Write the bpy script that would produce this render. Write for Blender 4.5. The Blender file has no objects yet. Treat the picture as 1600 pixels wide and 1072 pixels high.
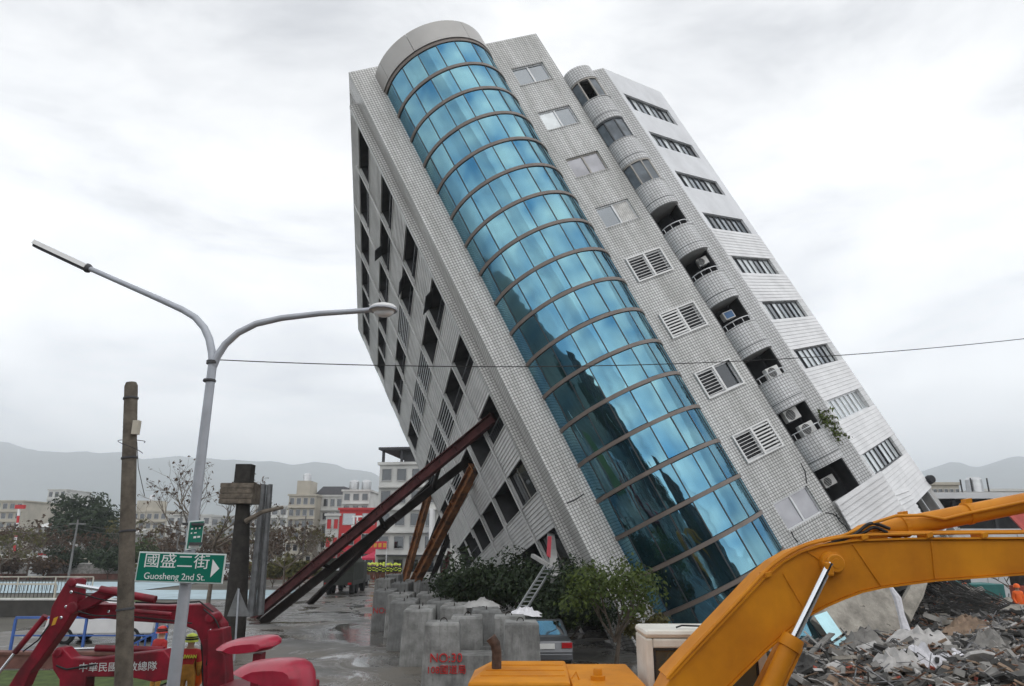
import bpy, math, random
from mathutils import Vector, Matrix, noise as mnoise
R_ = math.radians
rnd = random.Random(7)
sc = bpy.context.scene
COL = sc.collection

# ---------------------------------------------------------------- camera
CAM_H = 4.0
FPX = 1090.0                      # focal length in pixels of the 1600 px wide photograph
PITCH = math.atan((850.0 - 536.0) / FPX)
cam_d = bpy.data.cameras.new("camera")
cam_d.sensor_width = 36.0
cam_d.lens = FPX / 1600.0 * 36.0
cam_d.clip_start = 0.1
cam_d.clip_end = 20000.0
cam = bpy.data.objects.new("camera", cam_d)
COL.objects.link(cam)
cam.location = (0, 0, CAM_H)
cam.rotation_euler = (math.pi / 2 + PITCH, 0, 0)
sc.camera = cam

# ---------------------------------------------------------------- overcast sky, weak broad sun, exposure
SUN_EL, SUN_AZ = 52.0, 150.0      # azimuth clockwise from +Y
w = bpy.data.worlds.new("World")
sc.world = w
w.use_nodes = True
nt = w.node_tree
nt.nodes.clear()
def wn(t, **k):
    n = nt.nodes.new(t)
    for a, b in k.items():
        setattr(n, a, b)
    return n
out = wn("ShaderNodeOutputWorld")
sky = wn("ShaderNodeTexSky", sky_type='NISHITA', sun_disc=False)
sky.sun_elevation = R_(SUN_EL); sky.sun_rotation = R_(SUN_AZ)
bg1 = wn("ShaderNodeBackground"); bg1.inputs[1].default_value = 0.1
bg2 = wn("ShaderNodeBackground"); bg2.inputs[1].default_value = 1.14
tc = wn("ShaderNodeTexCoord")
mp = wn("ShaderNodeMapping"); mp.inputs['Scale'].default_value = (1.0, 1.0, 2.6)
mp.inputs['Location'].default_value = (1.7, 0.4, 0.6)
n1 = wn("ShaderNodeTexNoise"); n1.inputs['Scale'].default_value = 2.9; n1.inputs['Detail'].default_value = 6; n1.inputs['Roughness'].default_value = 0.55
n1.inputs['Distortion'].default_value = 0.35
cr = wn("ShaderNodeValToRGB")
e = cr.color_ramp.elements
e[0].position = 0.30; e[0].color = (0.58, 0.59, 0.615, 1)
e[1].position = 0.60; e[1].color = (1.0, 1.0, 1.0, 1)
m = cr.color_ramp.elements.new(0.46); m.color = (0.84, 0.846, 0.86, 1)
nt.links.new(tc.outputs['Generated'], mp.inputs[0])
nt.links.new(mp.outputs[0], n1.inputs['Vector'])
nt.links.new(n1.outputs['Fac'], cr.inputs[0])
nt.links.new(cr.outputs[0], bg2.inputs[0])
# an overcast sky is brighter low down, all the way round
sx = wn("ShaderNodeSeparateXYZ"); nt.links.new(tc.outputs['Generated'], sx.inputs[0])
mr = wn("ShaderNodeMapRange"); mr.inputs[1].default_value = 0.0; mr.inputs[2].default_value = 0.55
mr.inputs[3].default_value = 1.95; mr.inputs[4].default_value = 1.04
nt.links.new(sx.outputs[2], mr.inputs[0]); nt.links.new(mr.outputs[0], bg2.inputs[1])
nt.links.new(sky.outputs[0], bg1.inputs[0])
mx = wn("ShaderNodeMixShader"); mx.inputs[0].default_value = 0.95
nt.links.new(bg1.outputs[0], mx.inputs[1]); nt.links.new(bg2.outputs[0], mx.inputs[2])
nt.links.new(mx.outputs[0], out.inputs[0])

sun_d = bpy.data.lights.new("sun", 'SUN')
sun_d.energy = 0.7; sun_d.angle = R_(75); sun_d.color = (1.0, 0.97, 0.93)
sun = bpy.data.objects.new("sun", sun_d)
COL.objects.link(sun)
_sd = Vector((math.sin(R_(SUN_AZ)) * math.cos(R_(SUN_EL)), math.cos(R_(SUN_AZ)) * math.cos(R_(SUN_EL)), math.sin(R_(SUN_EL))))
sun.rotation_euler = _sd.to_track_quat('Z', 'Y').to_euler()
sun.location = (20, -30, 60)
sc.view_settings.view_transform = 'Standard'
sc.view_settings.look = 'None'
sc.view_settings.exposure = 0.26
sc.view_settings.gamma = 1.0
sc.view_settings.use_curve_mapping = False
sc.cycles.max_bounces = 6
sc.cycles.volume_bounces = 2
sc.cycles.use_denoising = True

# ---------------------------------------------------------------- pixel -> place (real distances, metres)
_c, _s = math.cos(PITCH), math.sin(PITCH)
def ray(x, y):
    a, b = (x - 800) / FPX, -(y - 536) / FPX
    return Vector((a, -_s * b + _c, _c * b + _s))
def P(x, y, Y):
    d = ray(x, y); t = Y / d.y
    return Vector((d.x * t, Y, CAM_H + d.z * t))
def G(x, y, z=0.0):
    d = ray(x, y); t = (z - CAM_H) / d.z
    return Vector((d.x * t, d.y * t, z))
def XG(x, Y, z=0.0):
    """world x of pixel column x for a point at depth Y, height z"""
    return (x - 800) / FPX * (Y * _c + (z - CAM_H) * _s)

# ---------------------------------------------------------------- materials
MATS = {}
def mat(name, col, rough=0.6, metal=0.0, var=0.18, scale=2.0, bump=0.0, bscale=30.0, spec=0.4, dirt=None, coat=0.0, chips=None, streak=0.0):
    if name in MATS:
        return MATS[name]
    m = bpy.data.materials.new(name); m.use_nodes = True
    t = m.node_tree; b = t.nodes["Principled BSDF"]
    b.inputs['Roughness'].default_value = rough
    b.inputs['Metallic'].default_value = metal
    b.inputs['Specular IOR Level'].default_value = spec
    b.inputs['Coat Weight'].default_value = coat
    co = t.nodes.new("ShaderNodeTexCoord")
    n = t.nodes.new("ShaderNodeTexNoise"); n.inputs['Scale'].default_value = scale; n.inputs['Detail'].default_value = 5; n.inputs['Roughness'].default_value = 0.62
    t.links.new(co.outputs['Object'], n.inputs['Vector'])
    r = t.nodes.new("ShaderNodeValToRGB")
    lo = tuple(max(0, c * (1 - var)) for c in col) if dirt is None else dirt
    hi = tuple(min(1, c * (1 + var)) for c in col)
    r.color_ramp.elements[0].position = 0.34; r.color_ramp.elements[0].color = (*lo, 1)
    r.color_ramp.elements[1].position = 0.66; r.color_ramp.elements[1].color = (*hi, 1)
    t.links.new(n.outputs['Fac'], r.inputs[0])
    last = r.outputs[0]
    def over(fac_node, colour):
        nonlocal last
        k = t.nodes.new("ShaderNodeMix"); k.data_type = 'RGBA'
        t.links.new(fac_node.outputs[0], k.inputs[0]); t.links.new(last, k.inputs[6]); k.inputs[7].default_value = (*colour, 1); last = k.outputs[2]
    if streak:     # run-off stains, long along the object's height
        mp_ = t.nodes.new("ShaderNodeMapping"); mp_.inputs['Scale'].default_value = (4.0, 4.0, 0.5)
        ns = t.nodes.new("ShaderNodeTexNoise"); ns.inputs['Scale'].default_value = 1.3; ns.inputs['Detail'].default_value = 6; ns.inputs['Roughness'].default_value = 0.7
        t.links.new(co.outputs['Object'], mp_.inputs[0]); t.links.new(mp_.outputs[0], ns.inputs['Vector'])
        rs = t.nodes.new("ShaderNodeValToRGB"); rs.color_ramp.elements[0].position = 0.48; rs.color_ramp.elements[0].color = (0, 0, 0, 1)
        rs.color_ramp.elements[1].position = 0.72; rs.color_ramp.elements[1].color = (streak, streak, streak, 1)
        t.links.new(ns.outputs['Fac'], rs.inputs[0]); over(rs, tuple(c * 0.35 for c in col))
    if chips:      # knocked-off paint and grime spots
        nc = t.nodes.new("ShaderNodeTexNoise"); nc.inputs['Scale'].default_value = chips[1]; nc.inputs['Detail'].default_value = 7; nc.inputs['Roughness'].default_value = 0.75
        t.links.new(co.outputs['Object'], nc.inputs['Vector'])
        rc = t.nodes.new("ShaderNodeValToRGB"); rc.color_ramp.elements[0].position = chips[2]; rc.color_ramp.elements[0].color = (0, 0, 0, 1)
        rc.color_ramp.elements[1].position = chips[2] + 0.05; rc.color_ramp.elements[1].color = (0.85, 0.85, 0.85, 1)
        t.links.new(nc.outputs['Fac'], rc.inputs[0]); over(rc, chips[0])
    t.links.new(last, b.inputs['Base Color'])
    if bump:
        n2 = t.nodes.new("ShaderNodeTexNoise"); n2.inputs['Scale'].default_value = bscale; n2.inputs['Detail'].default_value = 4
        t.links.new(co.outputs['Object'], n2.inputs['Vector'])
        bp = t.nodes.new("ShaderNodeBump"); bp.inputs['Strength'].default_value = bump; bp.inputs['Distance'].default_value = 0.02
        t.links.new(n2.outputs['Fac'], bp.inputs['Height']); t.links.new(bp.outputs[0], b.inputs['Normal'])
    MATS[name] = m
    return m

def tile_mat(name, tile, grout, size, groutw=0.16, rough=0.35, streak=0.25, zw=1.0):
    """small square ceramic tiles in UV metres, with weather streaks"""
    m = bpy.data.materials.new(name); m.use_nodes = True
    t = m.node_tree; b = t.nodes["Principled BSDF"]
    uv = t.nodes.new("ShaderNodeTexCoord")
    br = t.nodes.new("ShaderNodeTexBrick")
    br.offset = 0.0; br.squash = 1.0
    br.inputs['Color1'].default_value = (*tile, 1)
    br.inputs['Color2'].default_value = (*[c * 0.86 for c in tile], 1)
    br.inputs['Mortar'].default_value = (*grout, 1)
    br.inputs['Scale'].default_value = 1.0
    br.inputs['Mortar Size'].default_value = size * groutw / 2
    br.inputs['Mortar Smooth'].default_value = 0.15
    br.inputs['Brick Width'].default_value = size
    br.inputs['Row Height'].default_value = size * zw
    t.links.new(uv.outputs['UV'], br.inputs['Vector'])
    mpn = t.nodes.new("ShaderNodeMapping"); mpn.inputs['Scale'].default_value = (1.6, 0.16, 1)
    nz = t.nodes.new("ShaderNodeTexNoise"); nz.inputs['Scale'].default_value = 1.0; nz.inputs['Detail'].default_value = 6; nz.inputs['Roughness'].default_value = 0.65
    t.links.new(uv.outputs['UV'], mpn.inputs[0]); t.links.new(mpn.outputs[0], nz.inputs['Vector'])
    rp = t.nodes.new("ShaderNodeValToRGB")
    rp.color_ramp.elements[0].position = 0.35; rp.color_ramp.elements[0].color = (1 - streak, 1 - streak, 1 - streak * 1.05, 1)
    rp.color_ramp.elements[1].position = 0.62; rp.color_ramp.elements[1].color = (1, 1, 1, 1)
    t.links.new(nz.outputs['Fac'], rp.inputs[0])
    ml = t.nodes.new("ShaderNodeMix"); ml.data_type = 'RGBA'; ml.blend_type = 'MULTIPLY'; ml.inputs[0].default_value = 1.0
    t.links.new(br.outputs['Color'], ml.inputs[6]); t.links.new(rp.outputs[0], ml.inputs[7])
    t.links.new(ml.outputs[2], b.inputs['Base Color'])
    b.inputs['Roughness'].default_value = rough
    bp = t.nodes.new("ShaderNodeBump"); bp.inputs['Strength'].default_value = 0.5; bp.inputs['Distance'].default_value = 0.01; bp.invert = True
    t.links.new(br.outputs['Fac'], bp.inputs['Height']); t.links.new(bp.outputs[0], b.inputs['Normal'])
    MATS[name] = m
    return m

def glass_mat(name, body, refl, fac=0.5, rough=0.03, wave=0.02, wscale=0.7, patch=0.35, refl2=None):
    """coated facade glass: dark body behind a tinted mirror coat that grows towards grazing, slightly wavy"""
    m = bpy.data.materials.new(name); m.use_nodes = True
    t = m.node_tree; t.nodes.remove(t.nodes["Principled BSDF"])
    o = t.nodes["Material Output"]
    co = t.nodes.new("ShaderNodeTexCoord")
    oi = t.nodes.new("ShaderNodeObjectInfo")
    ad = t.nodes.new("ShaderNodeVectorMath"); ad.operation = 'ADD'
    sc_ = t.nodes.new("ShaderNodeVectorMath"); sc_.operation = 'SCALE'; sc_.inputs[3].default_value = 37.0
    cmb = t.nodes.new("ShaderNodeCombineXYZ")
    t.links.new(oi.outputs['Random'], cmb.inputs[0]); t.links.new(oi.outputs['Random'], cmb.inputs[2])
    t.links.new(cmb.outputs[0], sc_.inputs[0])
    t.links.new(co.outputs['Object'], ad.inputs[0]); t.links.new(sc_.outputs[0], ad.inputs[1])
    n = t.nodes.new("ShaderNodeTexNoise"); n.inputs['Scale'].default_value = wscale; n.inputs['Detail'].default_value = 2
    t.links.new(ad.outputs[0], n.inputs['Vector'])
    bp = t.nodes.new("ShaderNodeBump"); bp.inputs['Strength'].default_value = 1.0; bp.inputs['Distance'].default_value = wave
    t.links.new(n.outputs['Fac'], bp.inputs['Height'])
    d = t.nodes.new("ShaderNodeBsdfPrincipled")
    d.inputs['Roughness'].default_value = 0.2; d.inputs['Specular IOR Level'].default_value = 0.3
    n2 = t.nodes.new("ShaderNodeTexNoise"); n2.inputs['Scale'].default_value = 0.8; n2.inputs['Detail'].default_value = 3
    t.links.new(ad.outputs[0], n2.inputs['Vector'])
    r = t.nodes.new("ShaderNodeValToRGB")
    r.color_ramp.elements[0].position = 0.35; r.color_ramp.elements[0].color = (*[c * (1 - patch) for c in body], 1)
    r.color_ramp.elements[1].position = 0.68; r.color_ramp.elements[1].color = (*[min(1, c * (1 + patch)) for c in body], 1)
    t.links.new(n2.outputs['Fac'], r.inputs[0]); t.links.new(r.outputs[0], d.inputs['Base Color'])
    g = t.nodes.new("ShaderNodeBsdfGlossy"); g.inputs['Color'].default_value = (*refl, 1); g.inputs['Roughness'].default_value = rough
    t.links.new(bp.outputs[0], g.inputs['Normal'])
    if refl2:      # mirror tint varies: bluer and greener patches, each pane its own
        n3 = t.nodes.new("ShaderNodeTexNoise"); n3.inputs['Scale'].default_value = 0.45; n3.inputs['Detail'].default_value = 2; n3.inputs['Distortion'].default_value = 0.2
        t.links.new(ad.outputs[0], n3.inputs['Vector'])
        r3 = t.nodes.new("ShaderNodeValToRGB")
        r3.color_ramp.elements[0].position = 0.30; r3.color_ramp.elements[0].color = (*refl2, 1)
        r3.color_ramp.elements[1].position = 0.70; r3.color_ramp.elements[1].color = (*refl, 1)
        t.links.new(n3.outputs['Fac'], r3.inputs[0]); t.links.new(r3.outputs[0], g.inputs['Color'])
    fr = t.nodes.new("ShaderNodeLayerWeight"); fr.inputs['Blend'].default_value = 0.25
    t.links.new(bp.outputs[0], fr.inputs['Normal'])
    mr = t.nodes.new("ShaderNodeMapRange"); mr.inputs[3].default_value = fac; mr.inputs[4].default_value = 1.0
    t.links.new(fr.outputs['Fresnel'], mr.inputs[0])
    mxs = t.nodes.new("ShaderNodeMixShader")
    t.links.new(mr.outputs[0], mxs.inputs[0]); t.links.new(d.outputs[0], mxs.inputs[1]); t.links.new(g.outputs[0], mxs.inputs[2])
    t.links.new(mxs.outputs[0], o.inputs[0])
    MATS[name] = m
    return m

# ---------------------------------------------------------------- mesh collector
ROOTM = {}       # root object name -> inverse of its world matrix
def root_of(o):
    while o.parent:
        o = o.parent
    return o
def curve(pts, n=6):
    """smooth path through points"""
    p = [Vector(q) for q in pts]; p = [p[0] * 2 - p[1]] + p + [p[-1] * 2 - p[-2]]; out_ = []
    for i in range(1, len(p) - 2):
        for k in range(n):
            t = k / n
            out_.append(0.5 * ((2 * p[i]) + (p[i + 1] - p[i - 1]) * t + (2 * p[i - 1] - 5 * p[i] + 4 * p[i + 1] - p[i + 2]) * t * t + (3 * p[i] - p[i - 1] - 3 * p[i + 1] + p[i + 2]) * t ** 3))
    return out_ + [p[-2]]
class MB:
    def __init__(s):
        s.v = []; s.f = []; s.uv = None
    def add(s, vs, fs):
        k = len(s.v)
        s.v += [Vector(a) for a in vs]
        s.f += [tuple(i + k for i in f) for f in fs]
        return s
    def quad(s, a, b, c, d):
        return s.add([a, b, c, d], [(0, 1, 2, 3)])
    def box(s, a, b):
        x0, y0, z0 = a; x1, y1, z1 = b
        return s.add([(x0, y0, z0), (x1, y0, z0), (x1, y1, z0), (x0, y1, z0), (x0, y0, z1), (x1, y0, z1), (x1, y1, z1), (x0, y1, z1)],
                     [(0, 3, 2, 1), (4, 5, 6, 7), (0, 1, 5, 4), (1, 2, 6, 5), (2, 3, 7, 6), (3, 0, 4, 7)])
    def obox(s, c, ax, ay, az):
        """box about centre c with half-axis vectors"""
        c, ax, ay, az = Vector(c), Vector(ax), Vector(ay), Vector(az)
        vs = [c + sx * ax + sy * ay + sz * az for sz in (-1, 1) for sx, sy in ((-1, -1), (1, -1), (1, 1), (-1, 1))]
        return s.add(vs, [(0, 3, 2, 1), (4, 5, 6, 7), (0, 1, 5, 4), (1, 2, 6, 5), (2, 3, 7, 6), (3, 0, 4, 7)])
    def bar(s, a, b, w, h, up=(0, 0, 1)):
        a, b = Vector(a), Vector(b); d = b - a; L = d.length
        d.normalize(); x = d.cross(Vector(up))
        if x.length < 1e-4: x = d.cross(Vector((1, 0, 0)))
        x.normalize(); z = x.cross(d)
        return s.obox((a + b) / 2, d * L / 2, x * w / 2, z * h / 2)
    def tube(s, pts, r, n=8, cap=True):
        pts = [Vector(p) for p in pts]
        rs = r if isinstance(r, (list, tuple)) else [r] * len(pts)
        k = len(s.v); ref = None
        for i, p in enumerate(pts):
            d = (pts[min(i + 1, len(pts) - 1)] - pts[max(i - 1, 0)])
            d.normalize()
            if ref is None:
                ref = d.orthogonal().normalized()
            x = (ref - d * ref.dot(d)); x.normalize(); ref = x; y = d.cross(x)
            for j in range(n):
                a = 2 * math.pi * j / n
                s.v.append(p + (x * math.cos(a) + y * math.sin(a)) * rs[i])
        for i in range(len(pts) - 1):
            for j in range(n):
                q = (j + 1) % n
                s.f.append((k + i * n + j, k + i * n + q, k + (i + 1) * n + q, k + (i + 1) * n + j))
        if cap:
            s.f.append(tuple(k + j for j in reversed(range(n))))
            s.f.append(tuple(k + (len(pts) - 1) * n + j for j in range(n)))
        return s
    def lathe(s, c, prof, n=16, axis=(0, 0, 1)):
        """prof: (radius, height) along axis from c"""
        c = Vector(c); ax = Vector(axis).normalized(); x = ax.orthogonal().normalized(); y = ax.cross(x)
        k = len(s.v)
        for r, h in prof:
            for j in range(n):
                a = 2 * math.pi * j / n
                s.v.append(c + ax * h + (x * math.cos(a) + y * math.sin(a)) * r)
        for i in range(len(prof) - 1):
            for j in range(n):
                q = (j + 1) % n
                s.f.append((k + i * n + j, k + i * n + q, k + (i + 1) * n + q, k + (i + 1) * n + j))
        s.f.append(tuple(k + j for j in reversed(range(n))))
        s.f.append(tuple(k + (len(prof) - 1) * n + j for j in range(n)))
        return s
    def prism(s, poly, off):
        """polygon (list of 3D points) pushed along vector off"""
        poly = [Vector(p) for p in poly]; off = Vector(off); n = len(poly)
        vs = poly + [p + off for p in poly]
        fs = [tuple(reversed(range(n))), tuple(range(n, 2 * n))] + [(i, (i + 1) % n, n + (i + 1) % n, n + i) for i in range(n)]
        return s.add(vs, fs)
    def blob(s, c, r, n=8, m=5, jit=0.12, seed=0):
        rr = random.Random(seed); c = Vector(c)
        r = Vector(r) if not isinstance(r, (int, float)) else Vector((r, r, r))
        k = len(s.v); s.v.append(c + Vector((0, 0, -r.z)))
        for i in range(1, m):
            ph = math.pi * i / m
            for j in range(n):
                a = 2 * math.pi * j / n; q = 1 + rr.uniform(-jit, jit)
                s.v.append(c + Vector((r.x * math.sin(ph) * math.cos(a) * q, r.y * math.sin(ph) * math.sin(a) * q, -r.z * math.cos(ph) * q)))
        s.v.append(c + Vector((0, 0, r.z)))
        for j in range(n):
            q = (j + 1) % n
            s.f.append((k, k + 1 + q, k + 1 + j))
            for i in range(m - 2):
                s.f.append((k + 1 + i * n + j, k + 1 + i * n + q, k + 1 + (i + 1) * n + q, k + 1 + (i + 1) * n + j))
            s.f.append((k + 1 + (m - 2) * n + j, k + 1 + (m - 2) * n + q, k + 1 + (m - 1) * n))
        return s
    def mesh(s, name, M=None, uv=None, smooth=False, bevel=0):
        me = bpy.data.meshes.new(name)
        vs = [M @ v for v in s.v] if M else s.v
        me.from_pydata([tuple(v) for v in vs], [], s.f)
        me.update()
        if uv:
            lay = me.uv_layers.new(name="uv").data
            for p in me.polygons:
                nrm = p.normal
                for li in p.loop_indices:
                    co = me.vertices[me.loops[li].vertex_index].co
                    if callable(uv):
                        lay[li].uv = uv(co, nrm)
                    elif abs(nrm.z) > 0.8:
                        lay[li].uv = (co.x, co.y)
                    else:
                        tx, ty = -nrm.y, nrm.x
                        L = math.hypot(tx, ty)
                        lay[li].uv = ((co.x * tx + co.y * ty) / L, co.z)
        if smooth:
            for p in me.polygons:
                p.use_smooth = True
            try:
                me.set_sharp_from_angle(angle=R_(40))
            except Exception:
                pass
        return me
    def build(s, name, m, parent=None, uv=None, smooth=False, local=False, bevel=0):
        """link as ONE mesh object. Points are world metres, or the root's own frame when local."""
        if parent is not None:
            rt = root_of(parent)
            me = s.mesh(name, None if local else ROOTM.get(rt.name), uv, smooth)
            o = bpy.data.objects.new(name, me); o.parent = parent
        else:
            xs = [v.x for v in s.v]; ys = [v.y for v in s.v]; zs = [v.z for v in s.v]
            b = Vector(((min(xs) + max(xs)) / 2, (min(ys) + max(ys)) / 2, min(zs)))
            me = s.mesh(name, Matrix.Translation(-b), uv, smooth)
            o = bpy.data.objects.new(name, me); o.location = b
        COL.objects.link(o)
        me.materials.append(MATS[m] if isinstance(m, str) else m)
        if bevel:
            bv = o.modifiers.new("bevel", 'BEVEL'); bv.width = bevel; bv.segments = 2; bv.limit_method = 'ANGLE'; bv.angle_limit = R_(40)
        return o
def tag(o, label=None, cat=None, group=None, kind=None):
    if label: o["label"] = label
    if cat: o["category"] = cat
    if group: o["group"] = group
    if kind: o["kind"] = kind
    return o
def thing(name, label, cat, loc=(0, 0, 0), group=None, M=None):
    o = bpy.data.objects.new(name, None); COL.objects.link(o)
    o.empty_display_size = 0.3
    mtx = M if M is not None else Matrix.Translation(Vector(loc))
    o.matrix_world = mtx
    o.location, o.rotation_euler = mtx.to_translation(), mtx.to_euler()
    ROOTM[o.name] = mtx.inverted()
    return tag(o, label, cat, group)
def copy_tree(o, parent=None):
    c = o.copy(); COL.objects.link(c); c.parent = parent
    for ch in o.children:
        copy_tree(ch, c)
    return c
def inst(me, name, parent, loc=(0, 0, 0), rot=(0, 0, 0), scale=(1, 1, 1)):
    o = bpy.data.objects.new(name, me); COL.objects.link(o); o.parent = parent
    o.location = loc; o.rotation_euler = rot; o.scale = scale
    return o
def text_mesh(body, size, name="lettering", extr=0.004, align='CENTER', bold=0.0):
    cu = bpy.data.curves.new(name, 'FONT'); cu.body = body; cu.size = size; cu.align_x = align; cu.align_y = 'CENTER'
    cu.extrude = extr; cu.offset = bold
    o = bpy.data.objects.new(name, cu); COL.objects.link(o)
    dg = bpy.context.evaluated_depsgraph_get()
    me = bpy.data.meshes.new_from_object(o.evaluated_get(dg))
    bpy.data.objects.remove(o); bpy.data.curves.remove(cu)
    return me
def put_text(body, size, m, parent, origin, xdir, ydir, extr=0.004, bold=0.0, name="lettering", sx=1.0):
    """flat lettering: reads along xdir, up along ydir (world vectors)"""
    me = text_mesh(body, size, name, extr, bold=bold)
    x = Vector(xdir).normalized(); y = Vector(ydir).normalized(); z = x.cross(y)
    M = Matrix((( x.x * sx, y.x, z.x, origin[0]), (x.y * sx, y.y, z.y, origin[1]), (x.z * sx, y.z, z.z, origin[2]), (0, 0, 0, 1)))
    me.transform(ROOTM.get(root_of(parent).name, Matrix()) @ M)
    o = bpy.data.objects.new(name, me); COL.objects.link(o); o.parent = parent
    me.materials.clear(); me.materials.append(MATS[m])
    return o
# ================================================================ the setting
def ground_material():
    m = bpy.data.materials.new("wet_ground"); m.use_nodes = True
    t = m.node_tree; b = t.nodes["Principled BSDF"]
    co = t.nodes.new("ShaderNodeTexCoord")
    def nz(s, d=6, r=0.6, dist=0.0):
        n = t.nodes.new("ShaderNodeTexNoise"); n.inputs['Scale'].default_value = s; n.inputs['Detail'].default_value = d; n.inputs['Roughness'].default_value = r
        n.inputs['Distortion'].default_value = dist
        t.links.new(co.outputs['Object'], n.inputs['Vector']); return n
    def ramp(n, p0, c0, p1, c1):
        r = t.nodes.new("ShaderNodeValToRGB")
        r.color_ramp.elements[0].position = p0; r.color_ramp.elements[0].color = (*c0, 1)
        r.color_ramp.elements[1].position = p1; r.color_ramp.elements[1].color = (*c1, 1)
        t.links.new(n.outputs['Fac'], r.inputs[0]); return r
    base = ramp(nz(0.9, 8, 0.7), 0.3, (0.04, 0.039, 0.037), 0.72, (0.19, 0.185, 0.175))
    mud = ramp(nz(0.28, 6, 0.6, 0.6), 0.42, (0.0,) * 3, 0.6, (1.0,) * 3)
    mixc = t.nodes.new("ShaderNodeMix"); mixc.data_type = 'RGBA'
    t.links.new(mud.outputs[0], mixc.inputs[0]); t.links.new(base.outputs[0], mixc.inputs[6]); mixc.inputs[7].default_value = (0.13, 0.115, 0.095, 1)
    t.links.new(mixc.outputs[2], b.inputs['Base Color'])
    wet = ramp(nz(0.30, 7, 0.66, 0.9), 0.43, (0.04,) * 3, 0.53, (0.55,) * 3)
    t.links.new(wet.outputs[0], b.inputs['Roughness'])
    n2 = nz(5.0, 8, 0.7)
    bp = t.nodes.new("ShaderNodeBump"); bp.inputs['Distance'].default_value = 0.05
    t.links.new(n2.outputs['Fac'], bp.inputs['Height']); t.links.new(wet.outputs[0], bp.inputs['Strength'])
    t.links.new(bp.outputs[0], b.inputs['Normal'])
    MATS["wet_ground"] = m
ground_material()
mat("far_soil", (0.10, 0.095, 0.08), 0.95, var=0.35, scale=0.15)
mb = MB()
mb.quad((-8400, -800, -0.008), (8400, -800, -0.008), (8400, 7200, -0.008), (-8400, 7200, -0.008))
tag(mb.build("ground", "far_soil"), kind="structure")
# the muddy wet street: a gently uneven sheet
mb = MB(); NX, NY = 60, 110
x0, x1, y0, y1 = -24.0, 40.0, -18.0, 120.0
for j in range(NY + 1):
    for i in range(NX + 1):
        x = x0 + (x1 - x0) * i / NX; y = y0 + (y1 - y0) * j / NY
        hgt = 0.05 * mnoise.noise((x * 0.22, y * 0.22, 0)) + 0.025 * mnoise.noise((x * 0.8, y * 0.8, 3))
        e = min(1, min(i, NX - i, j, NY - j) / 2)
        mb.v.append(Vector((x, y, 0.03 + hgt * 0.5 * e)))
for j in range(NY):
    for i in range(NX):
        a = j * (NX + 1) + i
        mb.f.append((a, a + 1, a + NX + 2, a + NX + 1))
tag(mb.build("street", "wet_ground", smooth=True), kind="structure")
# ================================================================ the leaning building
# its own frame: x along the tiled front, y into the depth, z up its height (base z = 0, roof z = HB)
HB = 34.0
_r = Vector((0.88242, 0.23117, 0.40970)); _l = Vector((-0.18006, 0.97061, -0.15985))
_r.normalize(); _l = (_l - _r * _l.dot(_r)).normalized(); _u = _r.cross(_l)
_O = Vector((-8.422, 30.730, 27.372))
BM = Matrix(((_r.x, _l.x, _u.x, 0), (_r.y, _l.y, _u.y, 0), (_r.z, _l.z, _u.z, 0), (0, 0, 0, 1)))
BM.translation = _O - _u * HB
def BW(x, y, u):
    """building frame (u measured down from the roof) -> world"""
    return BM @ Vector((x, y, u + HB))
tile_mat("grey_tile", (0.74, 0.74, 0.73), (0.20, 0.197, 0.192), 0.135, 0.22, streak=0.34)
tile_mat("pale_tile", (0.70, 0.705, 0.715), (0.24, 0.24, 0.24), 0.145, 0.22)
tile_mat("white_tile", (0.70, 0.705, 0.71), (0.42, 0.42, 0.42), 0.30, 0.08, streak=0.16)
mat("white_render", (0.68, 0.69, 0.71), 0.7, var=0.08, scale=0.6)
mat("siding", (0.62, 0.62, 0.61), 0.55, var=0.14, scale=0.7)
mat("white_siding", (0.72, 0.72, 0.725), 0.5, var=0.10, scale=0.8)
mat("concrete_grey", (0.36, 0.355, 0.345), 0.85, var=0.2, scale=1.2, bump=0.3, bscale=14)
mat("room_dark", (0.035, 0.036, 0.04), 0.9)  # near-black colour standing for the shade inside rooms and openings
mat("loggia_wall", (0.05, 0.05, 0.053), 0.85, var=0.35, scale=0.9)  # near-black puts the deep shade of the loggias into the wall colour
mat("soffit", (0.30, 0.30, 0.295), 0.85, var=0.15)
mat("ring_metal", (0.165, 0.135, 0.118), 0.45, var=0.15, scale=1.0, spec=0.5)
mat("mullion_metal", (0.045, 0.05, 0.055), 0.5)
mat("cap_metal", (0.40, 0.39, 0.375), 0.42, metal=0.25, var=0.07, scale=0.5)
mat("alu", (0.62, 0.63, 0.64), 0.4, metal=0.3, var=0.08)
mat("dark_alu", (0.05, 0.055, 0.06), 0.45, var=0.1)
mat("bronze_alu", (0.34, 0.32, 0.29), 0.45, var=0.1)
mat("white_bar", (0.74, 0.74, 0.73), 0.45, var=0.06)
mat("curtain", (0.55, 0.54, 0.52), 0.9, var=0.2, scale=3.0)
mat("rust_brown", (0.16, 0.075, 0.045), 0.8, var=0.3)
glass_mat("tower_glass", (0.005, 0.030, 0.042), (0.31, 0.59, 0.66), 0.62, 0.04, 0.035, 0.55, 0.5, (0.05, 0.22, 0.41))
glass_mat("window_glass", (0.05, 0.065, 0.075), (0.75, 0.80, 0.85), 0.22, 0.02, 0.006, 1.0)
glass_mat("dark_glass", (0.012, 0.014, 0.016), (0.7, 0.75, 0.8), 0.06, 0.03, 0.006, 1.0)
glass_mat("frosted_glass", (0.30, 0.30, 0.32), (0.8, 0.8, 0.85), 0.12, 0.25, 0.004, 1.0)
glass_mat("pale_glass", (0.50, 0.54, 0.55), (0.85, 0.88, 0.9), 0.25, 0.08, 0.006, 1.0)

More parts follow.
